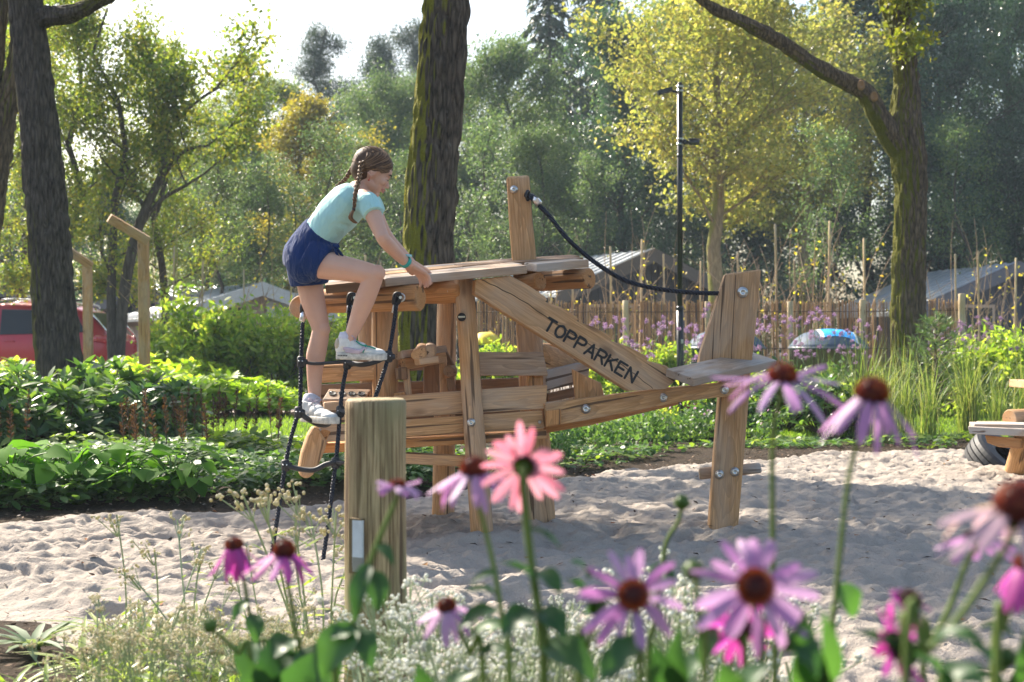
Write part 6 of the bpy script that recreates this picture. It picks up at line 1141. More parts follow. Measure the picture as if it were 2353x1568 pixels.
coneflower('low lilac coneflower in side view above white flowers', 1026, 1396, 1.55, .0105, .036, 13, (-.1, -.15, 1), -.40, 'petal', [(1050, 1440), (1080, 1500), (1110, 1566)], [(1075, 1470, 1190, 1440, 50), (1090, 1510, 1200, 1500, 40)], hh=.8, seed=20)
coneflower('purple coneflower turned away with folded petals near the picture bottom', 2052, 1478, 1.15, .0120, .030, 14, (-.55, .5, -.25), -.15, 'petal_deep', [(2070, 1500), (2082, 1566)], [(2080, 1540, 1960, 1450, 50), (2085, 1520, 2060, 1440, 40), (2080, 1560, 2160, 1470, 60)], hh=.4, seed=21, cdark=.4)
coneflower('small faded lilac coneflower under the big orange coned flower', 2240, 1232, 1.25, .0090, .030, 11, (.1, .3, .9), -.2, 'petal', [(2222, 1290), (2180, 1400), (2140, 1480), (2120, 1566)], [(2250, 1440, 2330, 1460, 40)], hh=.4, seed=22, cdark=.3)
coneflower('purple coneflower half out of the picture beneath the orange cone', 2362, 1300, 1.1, .0110, .030, 13, (.1, -.1, 1), -.9, 'petal_deep', [(2330, 1370), (2305, 1450), (2290, 1566)], [], hh=.6, seed=23)
coneflower('green bud on a thin stem in front of the open sand', 1566, 1156, 1.7, .0085, 0, 0, (.1, -.1, 1), 0, 'petal', [(1555, 1205), (1530, 1250), (1520, 1330), (1500, 1450), (1490, 1566)], [(1522, 1290, 1500, 1380, 40), (1522, 1300, 1545, 1360, 30)], cone=False)
coneflower('shaggy green bud between the two outward facing coneflowers', 1592, 1312, 1.2, .0085, 0, 0, (-.4, -.6, .6), 0, 'petal', [(1600, 1360), (1610, 1460), (1620, 1566)], [], cone=False)
coneflower('small brownish bud on a bent stem over cream flowers', 484, 1438, 1.7, .0085, 0, 0, (-.7, -.1, .7), 0, 'petal', [(505, 1460), (545, 1500), (580, 1566)], [], cone=False)
coneflower('green bud with tiny pink petals above the turned away coneflower', 2090, 1380, 1.2, .0098, .012, 7, (.3, -.4, .8), .1, 'petal_deep', [(2078, 1440), (2080, 1566)], [(2076, 1440, 2010, 1420, 30)], hh=.7, cdark=.6)
coneflower('small dark bud low at the corner of the picture', 2312, 1512, 1.25, .0080, 0, 0, (.1, -.2, 1), 0, 'petal', [(2300, 1540), (2280, 1566)], [(2290, 1560, 2230, 1566, 30)], cone=False)
coneflower('green bud beside the neat star shaped coneflower', 1372, 1395, 1.35, .0085, 0, 0, (.1, -.2, 1), 0, 'petal', [(1365, 1440), (1345, 1500), (1330, 1566)], [(1352, 1400, 1300, 1330, 50), (1350, 1420, 1400, 1360, 40), (1350, 1330, 1310, 1290, 40), (1345, 1480, 1400, 1420, 50)], cone=False)
for i, (x, d, lv) in enumerate([(1880, 1.15, [(1880, 1590, 1850, 1410, 70), (1880, 1590, 1830, 1480, 90), (1885, 1590, 1890, 1400, 60)]), (1560, 1.3, [(1560, 1600, 1640, 1500, 90), (1560, 1600, 1500, 1480, 80), (1560, 1600, 1560, 1440, 60)]), (2300, 1.2, [(2290, 1590, 2230, 1480, 70), (2280, 1600, 2180, 1560, 60), (2300, 1600, 2353, 1440, 50)]), (1700, 1.1, [(1700, 1620, 1780, 1530, 90), (1700, 1620, 1660, 1520, 90)]), (2160, 1.1, [(2150, 1600, 2260, 1530, 80), (2160, 1600, 2100, 1500, 70)]), (640, 1.6, [(640, 1620, 560, 1500, 90), (640, 1620, 620, 1470, 80), (640, 1620, 720, 1500, 110)]), (1010, 1.5, [(1010, 1620, 960, 1520, 60), (1020, 1620, 1100, 1540, 60)])]):
    lb = ['dark green leaf cluster under the largest lilac coneflower edge', 'dark green leaf cluster between the two outward facing flowers', 'dark leaves in the bottom corner below the dark bud', 'dark leaves beneath the pink tucked coneflower', 'dark leaves under the turned away purple flower', 'large dark leaves under the two drooping pink flowers', 'narrow dark leaves among white flowers near the round post'][i]
    coneflower(lb, x, 1640, d, .004, 0, 0, up, 0, 'petal', [(x, 1660), (x, 1700)], lv, cone=False)
# ================================================================== the girl
girl = thing('person', G(715, 5.8), 'girl with two long braids, mint t-shirt and navy shorts climbing the rope ladder', 'person')
a = N('skin'); v = a.coord('Object'); c = a.mix(a.noise(v, 18, 4), (.60, .33, .23), (.68, .41, .30)); c = a.mix(a.ramp(a.noise(v, 160, 2), [(.6, (0, 0, 0)), (.75, (.25, .25, .25))]), c, (.52, .27, .19)); a.col(c); a.rough(.48, .4)
a.b.inputs['Subsurface Weight'].default_value = .12; a.b.inputs['Subsurface Radius'].default_value = (.02, .008, .004); a.b.inputs['Subsurface Scale'].default_value = .5; M['skin'] = a.m
def m_cloth(name, c, wr=26, st=.5):
    a = N(name); v = a.coord('Object', (1.6, 1, .55)); n1 = a.noise(v, wr, 2.5, .5, 1.8); n2 = a.noise(v, 700, 2); a.col(a.mix(n2, tuple(x*.9 for x in c), c)); a.rough(.9, .15); a.b.inputs['Sheen Weight'].default_value = .15
    a.bump(a.math('ADD', n1, a.math('MULTIPLY', n2, .04)), st, .02); return a.m
M['mint'] = m_cloth('mint_jersey', (.44, .72, .68), 9, 1.0); M['navy'] = m_cloth('navy_fabric', (.012, .035, .13), 18, .8)
def remesh(mb, name, mat, vox, sm=6, disp=None):
    o = mb.build(name, mat, girl); r = o.modifiers.new('remesh', 'REMESH'); r.mode = 'VOXEL'; r.voxel_size = vox; r.use_smooth_shade = True
    if sm: s = o.modifiers.new('smooth', 'SMOOTH'); s.factor = .5; s.iterations = sm
    return o
def limb(mb, pts, radii, lat=None, n=20, res=26, side=(0, 1, 0)):
    """tapering rounded limb through the joints; lat = width across the view"""
    c = spline(pts, res); r = np.interp(np.linspace(0, len(pts)-1, res), range(len(pts)), radii); e = r if lat is None else np.interp(np.linspace(0, len(pts)-1, res), range(len(pts)), lat)
    mb.tube(c, r, n, ell=e, side=side); 
    for k in (0, -1): mb.ball(c[k], (r[k], e[k], r[k]), 14, 10)
body = MB()
# trunk of the body
TP = [P(706, 612, 5.82), P(707, 590, 5.82), P(742, 532, 5.80), P(778, 490, 5.79), P(805, 463, 5.78), P(824, 442, 5.78)]
TR = [.062, .076, .066, .072, .072, .048]; TL = [.10, .11, .10, .105, .115, .09]
limb(body, TP, TR, TL)
limb(body, [P(822, 446, 5.78), P(834, 428, 5.78), P(845, 412, 5.775)], [.042, .034, .034], [.045, .036, .036])
# near arm / far arm
SH, EL, WR = P(846, 464, 5.665), P(879, 546, 5.60), P(936, 606, 5.74)
limb(body, [P(832, 456, 5.70), SH, P(862, 505, 5.63), P(876, 538, 5.605), P(881, 549, 5.60), P(896, 566, 5.64), P(920, 591, 5.70), WR], [.038, .040, .033, .0275, .0265, .0275, .0225, .0155], [.038, .040, .032, .0275, .027, .0285, .0235, .019])
limb(body, [P(832, 456, 5.88), P(852, 470, 5.91), P(870, 508, 5.93), P(888, 542, 5.95), P(918, 578, 5.98), P(950, 608, 6.0)], [.038, .038, .031, .026, .025, .016], [.038, .038, .031, .026, .026, .019])
# legs
limb(body, [P(712, 596, 5.75), P(745, 608, 5.73), P(790, 617, 5.70), P(835, 626, 5.665), P(858, 632, 5.655)], [.070, .060, .051, .044, .041], [.070, .062, .055, .047, .043])
limb(body, [P(858, 633, 5.655), P(853, 652, 5.66), P(838, 690, 5.675), P(824, 728, 5.69), P(808, 768, 5.70), P(800, 790, 5.70)], [.041, .040, .041, .034, .0255, .027], [.042, .041, .042, .035, .028, .029])
limb(body, [P(712, 600, 5.90), P(711, 640, 5.90), P(719, 690, 5.895), P(735, 745, 5.885), P(738, 762, 5.885)], [.068, .056, .051, .039, .036], [.070, .060, .054, .042, .039])
limb(body, [P(737, 765, 5.885), P(730, 800, 5.885), P(726, 820, 5.885), P(723, 870, 5.88), P(724, 925, 5.875), P(724, 945, 5.87)], [.037, .040, .0405, .031, .024, .027], [.040, .041, .041, .032, .027, .029])
body.ball(P(867, 628, 5.645), (.033, .034, .034), 14, 10); body.ball(P(742, 758, 5.875), (.032, .036, .036), 14, 10)
# near hand: palm on the board, four fingers curled over its front edge, thumb along the top
def hand(mb, wr, kn, fwd, up_, side_, reach, drop, sc=1.0, thumb=-1):
    """wr wrist, kn middle of the knuckle row; fwd along the hand, side_ across the knuckles"""
    wr = Vector(wr); kn = Vector(kn); up_ = Vector(up_).normalized(); side_ = Vector(side_).normalized(); fwd = Vector(fwd).normalized()
    for k in range(4):
        o = (k-1.5)*.0178*sc; kk = kn+side_*o+up_*(.003 if k in (1, 2) else -.001)-fwd*abs(k-1.2)*.003; limb(mb, [wr+side_*o*.45, wr.lerp(kk, .5)+up_*.003, kk], [.0145*sc, .0125*sc, .0098*sc], n=12, res=8)
        ln = (.95, 1.08, 1.02, .82)[k]*sc; p1 = kk+fwd*.022*ln*reach+Vector(drop)*.012*ln; p2 = p1+(fwd*.35+Vector(drop)).normalized()*.021*ln; p3 = p2+(Vector(drop)-fwd*.25).normalized()*.017*ln; limb(mb, [kk, p1, p2, p3], [.0092*sc, .0082*sc, .0076*sc, .0062*sc], n=12, res=14)
    s = side_*thumb; b = wr.lerp(kn, .25)+s*.022*sc; m_ = wr.lerp(kn, .62)+s*.040*sc-up_*.004; e = wr.lerp(kn, .95)+s*.046*sc-up_*.006; limb(mb, [wr+s*.008, b, m_, e], [.013*sc, .0125*sc, .0092*sc, .007*sc], n=12, res=12)
hand(body, P(938, 608, 5.745), P(969, 629, 5.88), (.55, .62, -.3), (-.2, -.3, 1), (.80, -.55, -.05), .9, (.12, -.15, -1), 1.0, -1)
hand(body, P(951, 609, 6.0), P(976, 624, 6.09), (.7, .5, -.25), (-.2, -.2, 1), (.6, -.75, 0), .9, (.2, -.1, -1), 1.0, -1)
# head: built in its own frame (f forward, u towards the crown, w towards the eye of the camera)
HC = P(857, 393, 5.775); yaw = rad(14); pit = rad(27)
f = Vector((math.cos(pit)*math.cos(yaw), math.cos(pit)*math.sin(yaw), -math.sin(pit))); w_ = Vector((math.sin(yaw), -math.cos(yaw), 0)); u_ = w_.cross(f)
if u_.z < 0: u_ = -u_
HM = Matrix((f, w_, u_)).transposed()
def hp_(a_, b_, c_): return HC+f*a_+w_*b_+u_*c_           # forward, towards camera, up (metres)
def hb(a_, b_, c_, r, mb=body, n=18, m=12): mb.ball(hp_(a_, b_, c_), r, n, m, M=HM)
hb(-.006, 0, .012, (.079, .066, .072), n=28, m=20); hb(.030, 0, -.012, (.040, .054, .060), n=22, m=16); hb(.034, 0, -.046, (.034, .042, .036), n=20, m=14); hb(.054, 0, -.077, (.0155, .018, .0145))
hb(.012, 0, -.055, (.048, .046, .028)); hb(.056, 0, .016, (.020, .046, .028)); hb(.0655, 0, .002, (.0085, .040, .0075))
limb(body, [hp_(.064, 0, .002), hp_(.073, 0, -.014), hp_(.0845, 0, -.030)], [.0065, .0065, .0070], n=12, res=10); hb(.078, .008, -.033, (.0075, .006, .0055)); hb(.078, -.008, -.033, (.0075, .006, .0055))
for s in (1, -1): hb(.050, s*.030, -.024, (.022, .020, .020))
hb(.063, 0, -.048, (.012, .021, .013)); hb(.0735, 0, -.0485, (.0062, .015, .0042)); hb(.0722, 0, -.0565, (.0062, .0135, .0045))
limb(body, [P(838, 420, 5.775), P(848, 405, 5.775)], [.036, .037], [.038, .040])
bo = remesh(body, 'body', M['skin'], .0034, 4)
# ears, eyes, brows, lips
for s in (1, -1):
    mb = MB(); pts = [hp_(-.004+.016*math.cos(t)-.004, s*(.067+.006*max(0, -math.cos(t))), -.012+.024*math.sin(t)+.003) for t in np.linspace(-2.4, 2.7, 20)]; mb.tube(pts, .0042, 8); mb.ball(hp_(-.006, s*.066, -.013), (.014, .005, .020), 12, 8, M=HM); mb.ball(hp_(-.004, s*.067, -.034), (.0065, .004, .008), 10, 7, M=HM); er = mb.build('ear', M['skin'], girl)
    mb = MB(); mb.tube([hp_(-.004, s*.0725, -.038), hp_(-.003, s*.073, -.050)], .0011, 6); mb.ball(hp_(-.003, s*.073, -.054), .0042, 10, 7); mb.build('earring', m_plain('red_bead', (.55, .08, .05), .3), er)
    mb = MB(); mb.ball(hp_(.0575, s*.031, -.0115), .0118, 16, 12); ey = mb.build('eye', m_plain('eye_white', (.62, .58, .55), .3), girl); mb = MB(); mb.ball(hp_(.0665, s*.0325, -.0135), (.0035, .005, .005), 10, 8, M=HM); mb.build('iris', m_plain('iris_brown', (.06, .03, .015), .2), ey)
    mb = MB(); mb.tube(spline([hp_(.062, s*.0425, -.0115), hp_(.0705, s*.036, -.0075), hp_(.0715, s*.028, -.0075), hp_(.067, s*.020, -.011)], 12), [.0016]*12, 6); mb.ball(hp_(.0578, s*.0312, -.0085), (.0128, .0126, .0095), 14, 10, M=HM); mb.build('eyelid', M['skin'], girl)
    mb = MB(); mb.tube(spline([hp_(.061, s*.0435, -.0135), hp_(.0708, s*.036, -.0105), hp_(.0718, s*.028, -.0108)], 12), [.0007, .0012]*6, 5); mb.build('lashes', m_plain('lash_dark', (.02, .012, .01), .6), girl)
    mb = MB(); mb.tube(spline([hp_(.060, s*.049, .0065), hp_(.0705, s*.041, .011), hp_(.0770, s*.027, .0095), hp_(.0790, s*.015, .0055)], 14), np.interp(np.linspace(0, 1, 14), [0, .3, 1], [.0012, .0036, .0030]), 6, ell=.5); mb.build('eyebrow', m_plain('brow_brown', (.05, .028, .018), .8), girl)
mb = MB(); mb.tube(spline([hp_(.064, .021, -.052), hp_(.076, .010, -.0485), hp_(.0795, 0, -.0495), hp_(.076, -.010, -.0485), hp_(.064, -.021, -.052)], 16), np.interp(np.linspace(0, 1, 16), [0, .5, 1], [.0012, .0036, .0012]), 8)
mb.tube(spline([hp_(.064, .020, -.053), hp_(.0745, .010, -.0575), hp_(.0775, 0, -.058), hp_(.0745, -.010, -.0575), hp_(.064, -.020, -.053)], 16), np.interp(np.linspace(0, 1, 16), [0, .5, 1], [.0012, .0040, .0012]), 8); mb.build('lips', m_plain('lip_rose', (.52, .18, .15), .4), girl)
# hair: strands combed back from the brow plus two braids
a = N('brown_hair'); at = a.n('ShaderNodeAttribute', attribute_name='rnd'); a.col(a.ramp(at.outputs['Fac'], [(0, (.045, .022, .012)), (.5, (.105, .055, .028)), (1, (.30, .17, .085))])); a.rough(.58, .3); M['hair'] = a.m
mb = MB(); 
mb.ball(hp_(-.020, 0, .020), (.0755, .0695, .0735), 30, 22, M=HM, rnd=.3); mb.ball(hp_(-.035, 0, -.008), (.055, .060, .060), 24, 18, M=HM, rnd=.3)
hr = random.Random(4)
def on_skull(a_, b_, c_, k=1.0):      # push a direction out to the hair shell
    q = Vector((a_+.010, b_, c_-.016)); R_ = Vector((.0825*k, .0735*k, .0775*k)); s = 1/math.sqrt((q.x/R_.x)**2+(q.y/R_.y)**2+(q.z/R_.z)**2); q = q*s; return hp_(q.x-.010, q.y, q.z+.016)
for s in (1, -1):
    for k in range(120):             # from centre parting over the temple back to the braid root behind the ear
        t0 = k/119; st = (.066-.125*t0, s*.004, .055+.035*math.sin(math.pi*min(1, t0*1.2))); en = (-.034-.016*t0+hr.uniform(-.006, .006), s*(.060-.018*t0), -.002-.024*(1-t0)+hr.uniform(-.008, .008)); md1 = (st[0]*.72+.012*(1-t0), s*(.040), st[2]*.62); md2 = ((st[0]*.35+en[0]*.65)+.012*(1-t0), s*.062, .020-.018*(1-t0))
        pts = spline([on_skull(*st, 1.0+hr.uniform(0, .02)), on_skull(*md1, 1.01+hr.uniform(0, .02)), on_skull(*md2, 1.01+hr.uniform(0, .025)), on_skull(*en, 1.03)], 12); mb.tube(pts, np.linspace(.0026, .0020, 12), 4, rnd=hr.random(), cap=False)
    for k in range(70):              # front hairline sweeping back above the ear
        t0 = k/69; st = (.064-.040*t0, s*(.012+.042*t0), .040-.040*t0); en = (-.036, s*.060, -.012+hr.uniform(-.01, .012)); md1 = (.022-.018*t0, s*.064, .016-.012*t0); pts = spline([on_skull(*st, 1.0), on_skull(*md1, 1.02+hr.uniform(0, .02)), on_skull(*en, 1.04)], 10); mb.tube(pts, np.linspace(.0024, .0018, 10), 4, rnd=hr.random(), cap=False)
for s in (1, -1):
    for k in range(150):             # back of the head, swept from the middle parting down to the braid root
        t0 = k/149; an = 1.25+1.45*t0; st = (-.012-.070*math.sin(an-.2), s*.003, .014+.075*math.cos(an)); en = (-.050+hr.uniform(-.006, .006), s*(.046+hr.uniform(-.004, .008)), -.016-.02*t0+hr.uniform(-.006, .006)); md = ((st[0]+en[0])*.5-.012, s*.034, (st[2]+en[2])*.5+.006)
        mb.tube(spline([on_skull(*st, .99+hr.uniform(0, .02)), on_skull(*md, 1.0+hr.uniform(0, .03)), on_skull(*en, 1.03)], 10), np.linspace(.0026, .0020, 10), 4, rnd=hr.random(), cap=False)
for k in range(60):                  # stray wisps
    an = hr.uniform(-2.5, 2.5); q = (hr.uniform(-.08, .05), hr.uniform(-.05, .05), hr.uniform(.03, .075)); p0 = on_skull(*q, 1.0); p1 = on_skull(q[0]-.02, q[1], q[2], 1.12); p2 = p1-f*.02+Vector((0, 0, hr.uniform(-.005, .012))); mb.tube([p0, p1, p2], [.0006, .0005, .0003], 3, rnd=.9, cap=False)
ha = mb.build('hair', M['hair'], girl)
def braid(path, r0, r1, tail):
    mb = MB(); c = spline(path, 150); L = np.concatenate([[0], np.cumsum(np.linalg.norm(np.diff(c, axis=0), axis=1))]); Tn = np.gradient(c, axis=0); Tn /= np.linalg.norm(Tn, axis=1)[:, None]; yv = np.tile((0, 1., 0), (150, 1)); u = np.cross(Tn, yv); u /= np.linalg.norm(u, axis=1)[:, None]; v = np.cross(u, Tn); R_ = np.interp(L, [0, L[-1]*.85, L[-1]], [r0, r1, r1*.7])
    for k in range(3):
        ph = L/(r0*4.6)*2*np.pi+k*2*np.pi/3
        for q in range(5):
            o = q*1.257; cc = c+u*(np.sin(ph)*R_*.62+np.cos(o)*R_*.20)[:, None]+v*(np.sin(2*ph)*R_*.42+np.sin(o)*R_*.20)[:, None]; mb.tube(cc, R_*.25, 5, rnd=hr.random(), cap=False)
    b = mb.build('braid', M['hair'], girl)
    mb = MB(); e = Vector(c[-1]); mb.tube([e-Vector(Tn[-1])*.006, e+Vector(Tn[-1])*.006], r1*.75, 10); mb.build('hair_tie', M['black'], b)
    mb = MB(); tl = [Vector(t) for t in tail]
    for k in range(34): o = Vector((hr.gauss(0, .30), hr.gauss(0, .3), hr.gauss(0, .12)))*r1; sp_ = hr.uniform(.7, 1.5); mb.tube(spline([e+o*.5, tl[0]+o*1.5, tl[1]+o*1.4*sp_], 8), np.linspace(.0030, .0009, 8), 4, rnd=hr.random(), cap=False)
    mb.build('braid_end', M['hair'], b)
braid([P(832, 372, 5.70), P(829, 392, 5.685), P(826, 408, 5.665), P(821, 430, 5.635), P(816, 450, 5.625), P(815, 470, 5.625), P(813, 482, 5.63)], .0125, .0090, [P(806, 500, 5.63), P(818, 513, 5.635)])
braid([P(816, 378, 5.86), P(803, 398, 5.87), P(792, 414, 5.86), P(772, 432, 5.84), P(754, 453, 5.83), P(738, 474, 5.83)], .0110, .0075, [P(722, 492, 5.83), P(709, 503, 5.83)])
mb = MB()
for s, pp in ((1, [(860, 352), (846, 356), (834, 370)]), (-1, [(850, 352), (832, 358), (818, 374)])):      # plaited ridges over the crown
    c = spline([P(x, y, 5.775-s*.052) for x, y in pp], 40)
    for k in range(3): ph = np.linspace(0, 16, 40)+k*2.09; mb.tube(c+np.stack([np.sin(ph)*.006, -s*np.abs(np.cos(ph))*.004, np.cos(ph)*.004], 1), .0048, 6, rnd=hr.random())
mb.build('hair_plait', M['hair'], girl)
# t-shirt
sh = MB(); SPt = [P(734, 548, 5.805), P(744, 532, 5.80), P(778, 490, 5.79), P(804, 464, 5.78), P(822, 445, 5.78), P(829, 437, 5.78)]
c = spline(SPt, 26); tt = np.linspace(0, 5, 26); sh.tube(c, np.interp(tt, range(6), [.074, .078, .083, .082, .060, .040]), 28, ell=np.interp(tt, range(6), [.114, .117, .122, .128, .105, .052]), side=(0, 1, 0))
def cuff(mb, a_, b_, c_, r0, r1, r2, lat=1.0): mb.tube(spline([a_, b_, c_], 12), np.interp(np.linspace(0, 2, 12), [0, 1, 2], [r0, r1, r2]), 22, ell=lat, side=(0, 1, 0))
cuff(sh, P(826, 461, 5.72), P(846, 470, 5.66), P(858, 493, 5.63), .045, .049, .044); cuff(sh, P(826, 458, 5.86), P(848, 470, 5.90), P(862, 492, 5.925), .052, .055, .047)
so = remesh(sh, 't_shirt', M['mint'], .0042, 3)
tx = bpy.data.textures.new('folds', 'CLOUDS'); tx.noise_scale = .09; tx.noise_depth = 1
for o_, s_ in ((so, .012),): dm = o_.modifiers.new('folds', 'DISPLACE'); dm.texture = tx; dm.strength = s_; dm.mid_level = .5; dm.texture_coords = 'GLOBAL'
mb = MB(); e0 = P(858, 493, 5.63); 
mb.tube([P(832, 434, 5.78)+Vector((.037*math.cos(t)*.75, .046*math.sin(t), .012*math.cos(t)+.006)) for t in np.linspace(0, 2*math.pi, 30)], .0035, 6); mb.build('neckline', M['mint'], so)
# shorts
st_ = MB(); c = spline([P(697, 622, 5.82), P(706, 590, 5.82), P(728, 552, 5.81), P(744, 530, 5.80)], 22); st_.tube(c, np.interp(np.linspace(0, 3, 22), range(4), [.080, .100, .088, .080]), 30, ell=np.interp(np.linspace(0, 3, 22), range(4), [.128, .142, .125, .118]), side=(0, 1, 0))
st_.ball(P(701, 600, 5.755), (.078, .080, .092), 22, 16); st_.ball(P(697, 594, 5.885), (.068, .07, .078), 22, 16)
cuff(st_, P(712, 590, 5.75), P(728, 598, 5.745), P(750, 611, 5.735), .088, .088, .080); cuff(st_, P(706, 598, 5.89), P(709, 625, 5.89), P(712, 654, 5.895), .090, .088, .078)
sho = remesh(st_, 'shorts', M['navy'], .0044, 3); dm = sho.modifiers.new('folds', 'DISPLACE'); dm.texture = tx; dm.strength = .008; dm.mid_level = .35; dm.texture_coords = 'GLOBAL'
mb = MB(); bw = P(768, 566, 5.70)
for q in ([(0, 0), (12, -6), (16, 4), (2, 4)], [(0, 0), (8, 12), (20, 26), (24, 22), (10, 2)], [(0, 2), (4, 16), (12, 30), (16, 27), (6, 6)]):
    V = [P(766+x, 566+y, 5.69-.004*i) for i, (x, y) in enumerate(q)]; n = len(V); mb.add([tuple(p) for p in V]+[tuple(p+Vector((0, .004, 0))) for p in V], [tuple(range(n)), tuple(range(2*n-1, n-1, -1))]+[(i, n+i, n+(i+1) % n, (i+1) % n) for i in range(n)])
mb.ball(bw, .010, 10, 7); mb.build('bow', M['navy'], sho)
# watch
mb = MB(); wd = (P(944, 614, 5.76)-P(926, 597, 5.72)).normalized(); wc = P(932, 602, 5.732); B = basis(wd, (0, 0, 1)); uu, vv = B.col[1], B.col[2]; tq = m_plain('turquoise_rubber', (.02, .34, .30), .4)
mb.tube([wc-wd*.0085, wc-wd*.0075, wc+wd*.0075, wc+wd*.0085], [.0235, .0255, .0255, .0235], 26); wt = mb.build('watch', tq, girl)
mb = MB(); q = wc+Vector((.012, -.006, .0225)); mb.tube([q-Vector((-.3, .1, 1)).normalized()*.004, q+Vector((.3, -.1, 1)).normalized()*.007], [.0145, .0125], 20); mb.build('watch_face', m_plain('pale_aqua_face', (.35, .62, .62), .25), wt)
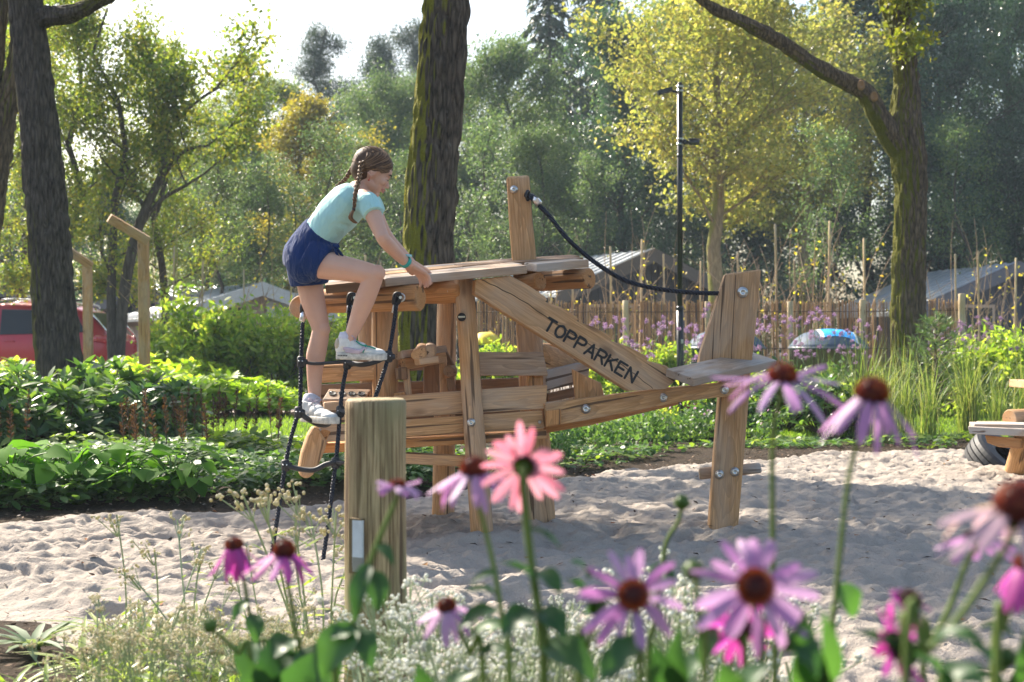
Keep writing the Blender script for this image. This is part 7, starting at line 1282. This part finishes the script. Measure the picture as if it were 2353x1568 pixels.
# shoes: a socks-and-sneaker pair in their own frames
M['sole'] = m_plain('worn_white_sole', (.52, .49, .43), .8, 0, .35, 60); M['shoe'] = m_plain('worn_white_leather', (.66, .64, .60), .6, 0, .15, 40); M['lilac'] = m_plain('lilac_suede', (.50, .40, .46), .85); M['greenstripe'] = m_plain('green_stripe', (.01, .24, .16), .5); M['tan'] = m_plain('tan_heel_suede', (.48, .40, .30), .9); M['sock'] = m_cloth('white_sock', (.68, .66, .74), 90, .3)
def shoe(heel, toe, roll, ank, label, fancy):
    heel = Vector(heel); toe = Vector(toe); ax = (toe-heel).normalized(); L = (toe-heel).length; near = Vector((0, -1, 0)); near = (near-ax*near.dot(ax)).normalized(); up_ = near.cross(ax); up_ = up_ if up_.z > 0 else -up_
    s = bpy.data.objects.new('shoe', None); s.location = heel; s.empty_display_size = .05; col.objects.link(s); adopt(s, girl); s['label'] = label
    def q(x, y, z): return heel+ax*(x*L)+near*y+up_*z
    def outline(x): return float(np.interp(x, [0, .06, .2, .45, .72, .9, .97, 1.0], [.012, .027, .032, .031, .040, .034, .022, .006]))
    xs_ = np.array([0, .03, .1, .2, .35, .5, .65, .8, .9, .96, 1.0]); ring = [(q(x, sg*outline(x)*k_, z)) for z, k_ in ((0, .94), (.004, 1.02), (.024, 1.0), (.028, .94)) for x, sg in [(x, 1) for x in xs_]+[(x, -1) for x in xs_[::-1]]]; n = 22
    mb = MB(); mb.add([tuple(p+up_*(.010*max(0, (((i % n) if i % n < 11 else 21-i % n)/10-.8))*1.5)) for i, p in enumerate(ring)], [(i*n+j, i*n+(j+1) % n, (i+1)*n+(j+1) % n, (i+1)*n+j) for i in range(3) for j in range(n)]+[tuple(range(n))[::-1], tuple(range(3*n, 4*n))]); so_ = mb.build('sole', M['sole'], s)
    mb = MB(); 
    for x, y, z, r in ((.10, 0, .045, (.026, .028, .032)), (.24, 0, .046, (.036, .030, .034)), (.42, 0, .044, (.044, .030, .030)), (.62, 0, .036, (.046, .034, .022)), (.80, 0, .030, (.036, .034, .018)), (.30, 0, .064, (.028, .026, .020))): mb.ball(q(x, y, z), r, 18, 12, M=Matrix((ax, near, up_)).transposed())
    mb.tube([q(.16, 0, .050), q(.18, 0, .085)], [.034, .031], 18, side=tuple(near)); up = mb.build('upper', M['shoe'], s); r_ = up.modifiers.new('r', 'REMESH'); r_.mode = 'VOXEL'; r_.voxel_size = .0032; r_.use_smooth_shade = True; sm = up.modifiers.new('s', 'SMOOTH'); sm.iterations = 5
    mb = MB(); mb.tube([q(.16, 0, .075), q(.165, 0, .090), ank], [.030, .029, .0275], 18, side=tuple(near)); mb.build('sock', M['sock'], s)
    mb = MB(); mb.ball(q(.045, 0, .060), (.017, .029, .028), 14, 10, M=Matrix((ax, near, up_)).transposed()); mb.build('heel_tab', M['tan'], s)
    mb = MB()
    for k in range(5): x = .36+.062*k; z = .083-.011*k; mb.tube(spline([q(x, .020, z-.010), q(x+.015, .010, z+.001), q(x, -.012, z+.001), q(x, -.022, z-.012)], 8), .0026, 5)
    for sg in (1, -1): mb.tube(spline([q(.34, 0, .086), q(.30, sg*.018, .098), q(.36, sg*.03, .090), q(.36, 0, .086)], 12), .0020, 5)
    mb.build('laces', M['lilac'], s)
    if fancy:
        def onside(x, z): 
            return q(x, float(np.interp(z, [.02, .035, .05, .07], [.035, .0365, .033, .026]))*float(np.interp(x, [.1, .5, .75, .9], [.86, .93, 1.02, .92])), z)
        for nm, mt, path, wd_ in (('panel', 'lilac', [(.16, .046), (.32, .040), (.50, .036), (.60, .050)], .0075), ('stripe', 'greenstripe', [(.40, .075), (.52, .060), (.64, .056), (.80, .047)], .0028), ('stripe', 'greenstripe', [(.60, .062), (.585, .048), (.545, .030)], .0032), ('toe_panel', 'lilac', [(.20, .034), (.34, .031), (.5, .029)], .005)):
            mb = MB(); mb.tube(spline([onside(x, z) for x, z in path], 14), wd_, 8, ell=.35 if wd_ > .004 else .8, side=tuple(near)) ; mb.build(nm, M[mt], up)
        mb = MB()
        for k in range(6): mb.box(q(.06+.034*k, outline(.06+.034*k)*1.02+.0006, .016), (.004, .0012, .005), Matrix((ax, near, up_)).transposed())
        mb.build('sole_mark', M['rubber'], so_)
shoe(P(773, 826, 5.70), P(889, 829, 5.69), 0, P(800, 776, 5.70), 'white sneaker with green and lilac side stripes', True)
shoe(P(697, 968, 5.87), P(772, 976, 5.68), 0, P(724, 918, 5.875), 'worn plain white sneaker on the standing foot', False)
HAZE = 0.0011
if HAZE > 0:
    mb = MB(); mb.box((0, 38, 14), (150, 110, 36)); hz = mb.build('haze', None) if False else None
    me = bpy.data.meshes.new('haze'); import bmesh
    bm = bmesh.new(); bmesh.ops.create_cube(bm, size=1.0); bm.to_mesh(me); bm.free(); hz = bpy.data.objects.new('haze', me); col.objects.link(hz); hz.scale = (150, 112, 30); hz.location = (0, 40, 13.5); hz['kind'] = 'stuff'
    hm = bpy.data.materials.new('air_haze'); hm.use_nodes = True; t = hm.node_tree; t.nodes.remove(t.nodes['Principled BSDF']); vo = t.nodes.new('ShaderNodeVolumePrincipled'); vo.inputs['Density'].default_value = HAZE; vo.inputs['Color'].default_value = (.72, .86, 1, 1); vo.inputs['Anisotropy'].default_value = 0.0
    t.links.new(vo.outputs[0], t.nodes['Material Output'].inputs['Volume']); me.materials.append(hm)
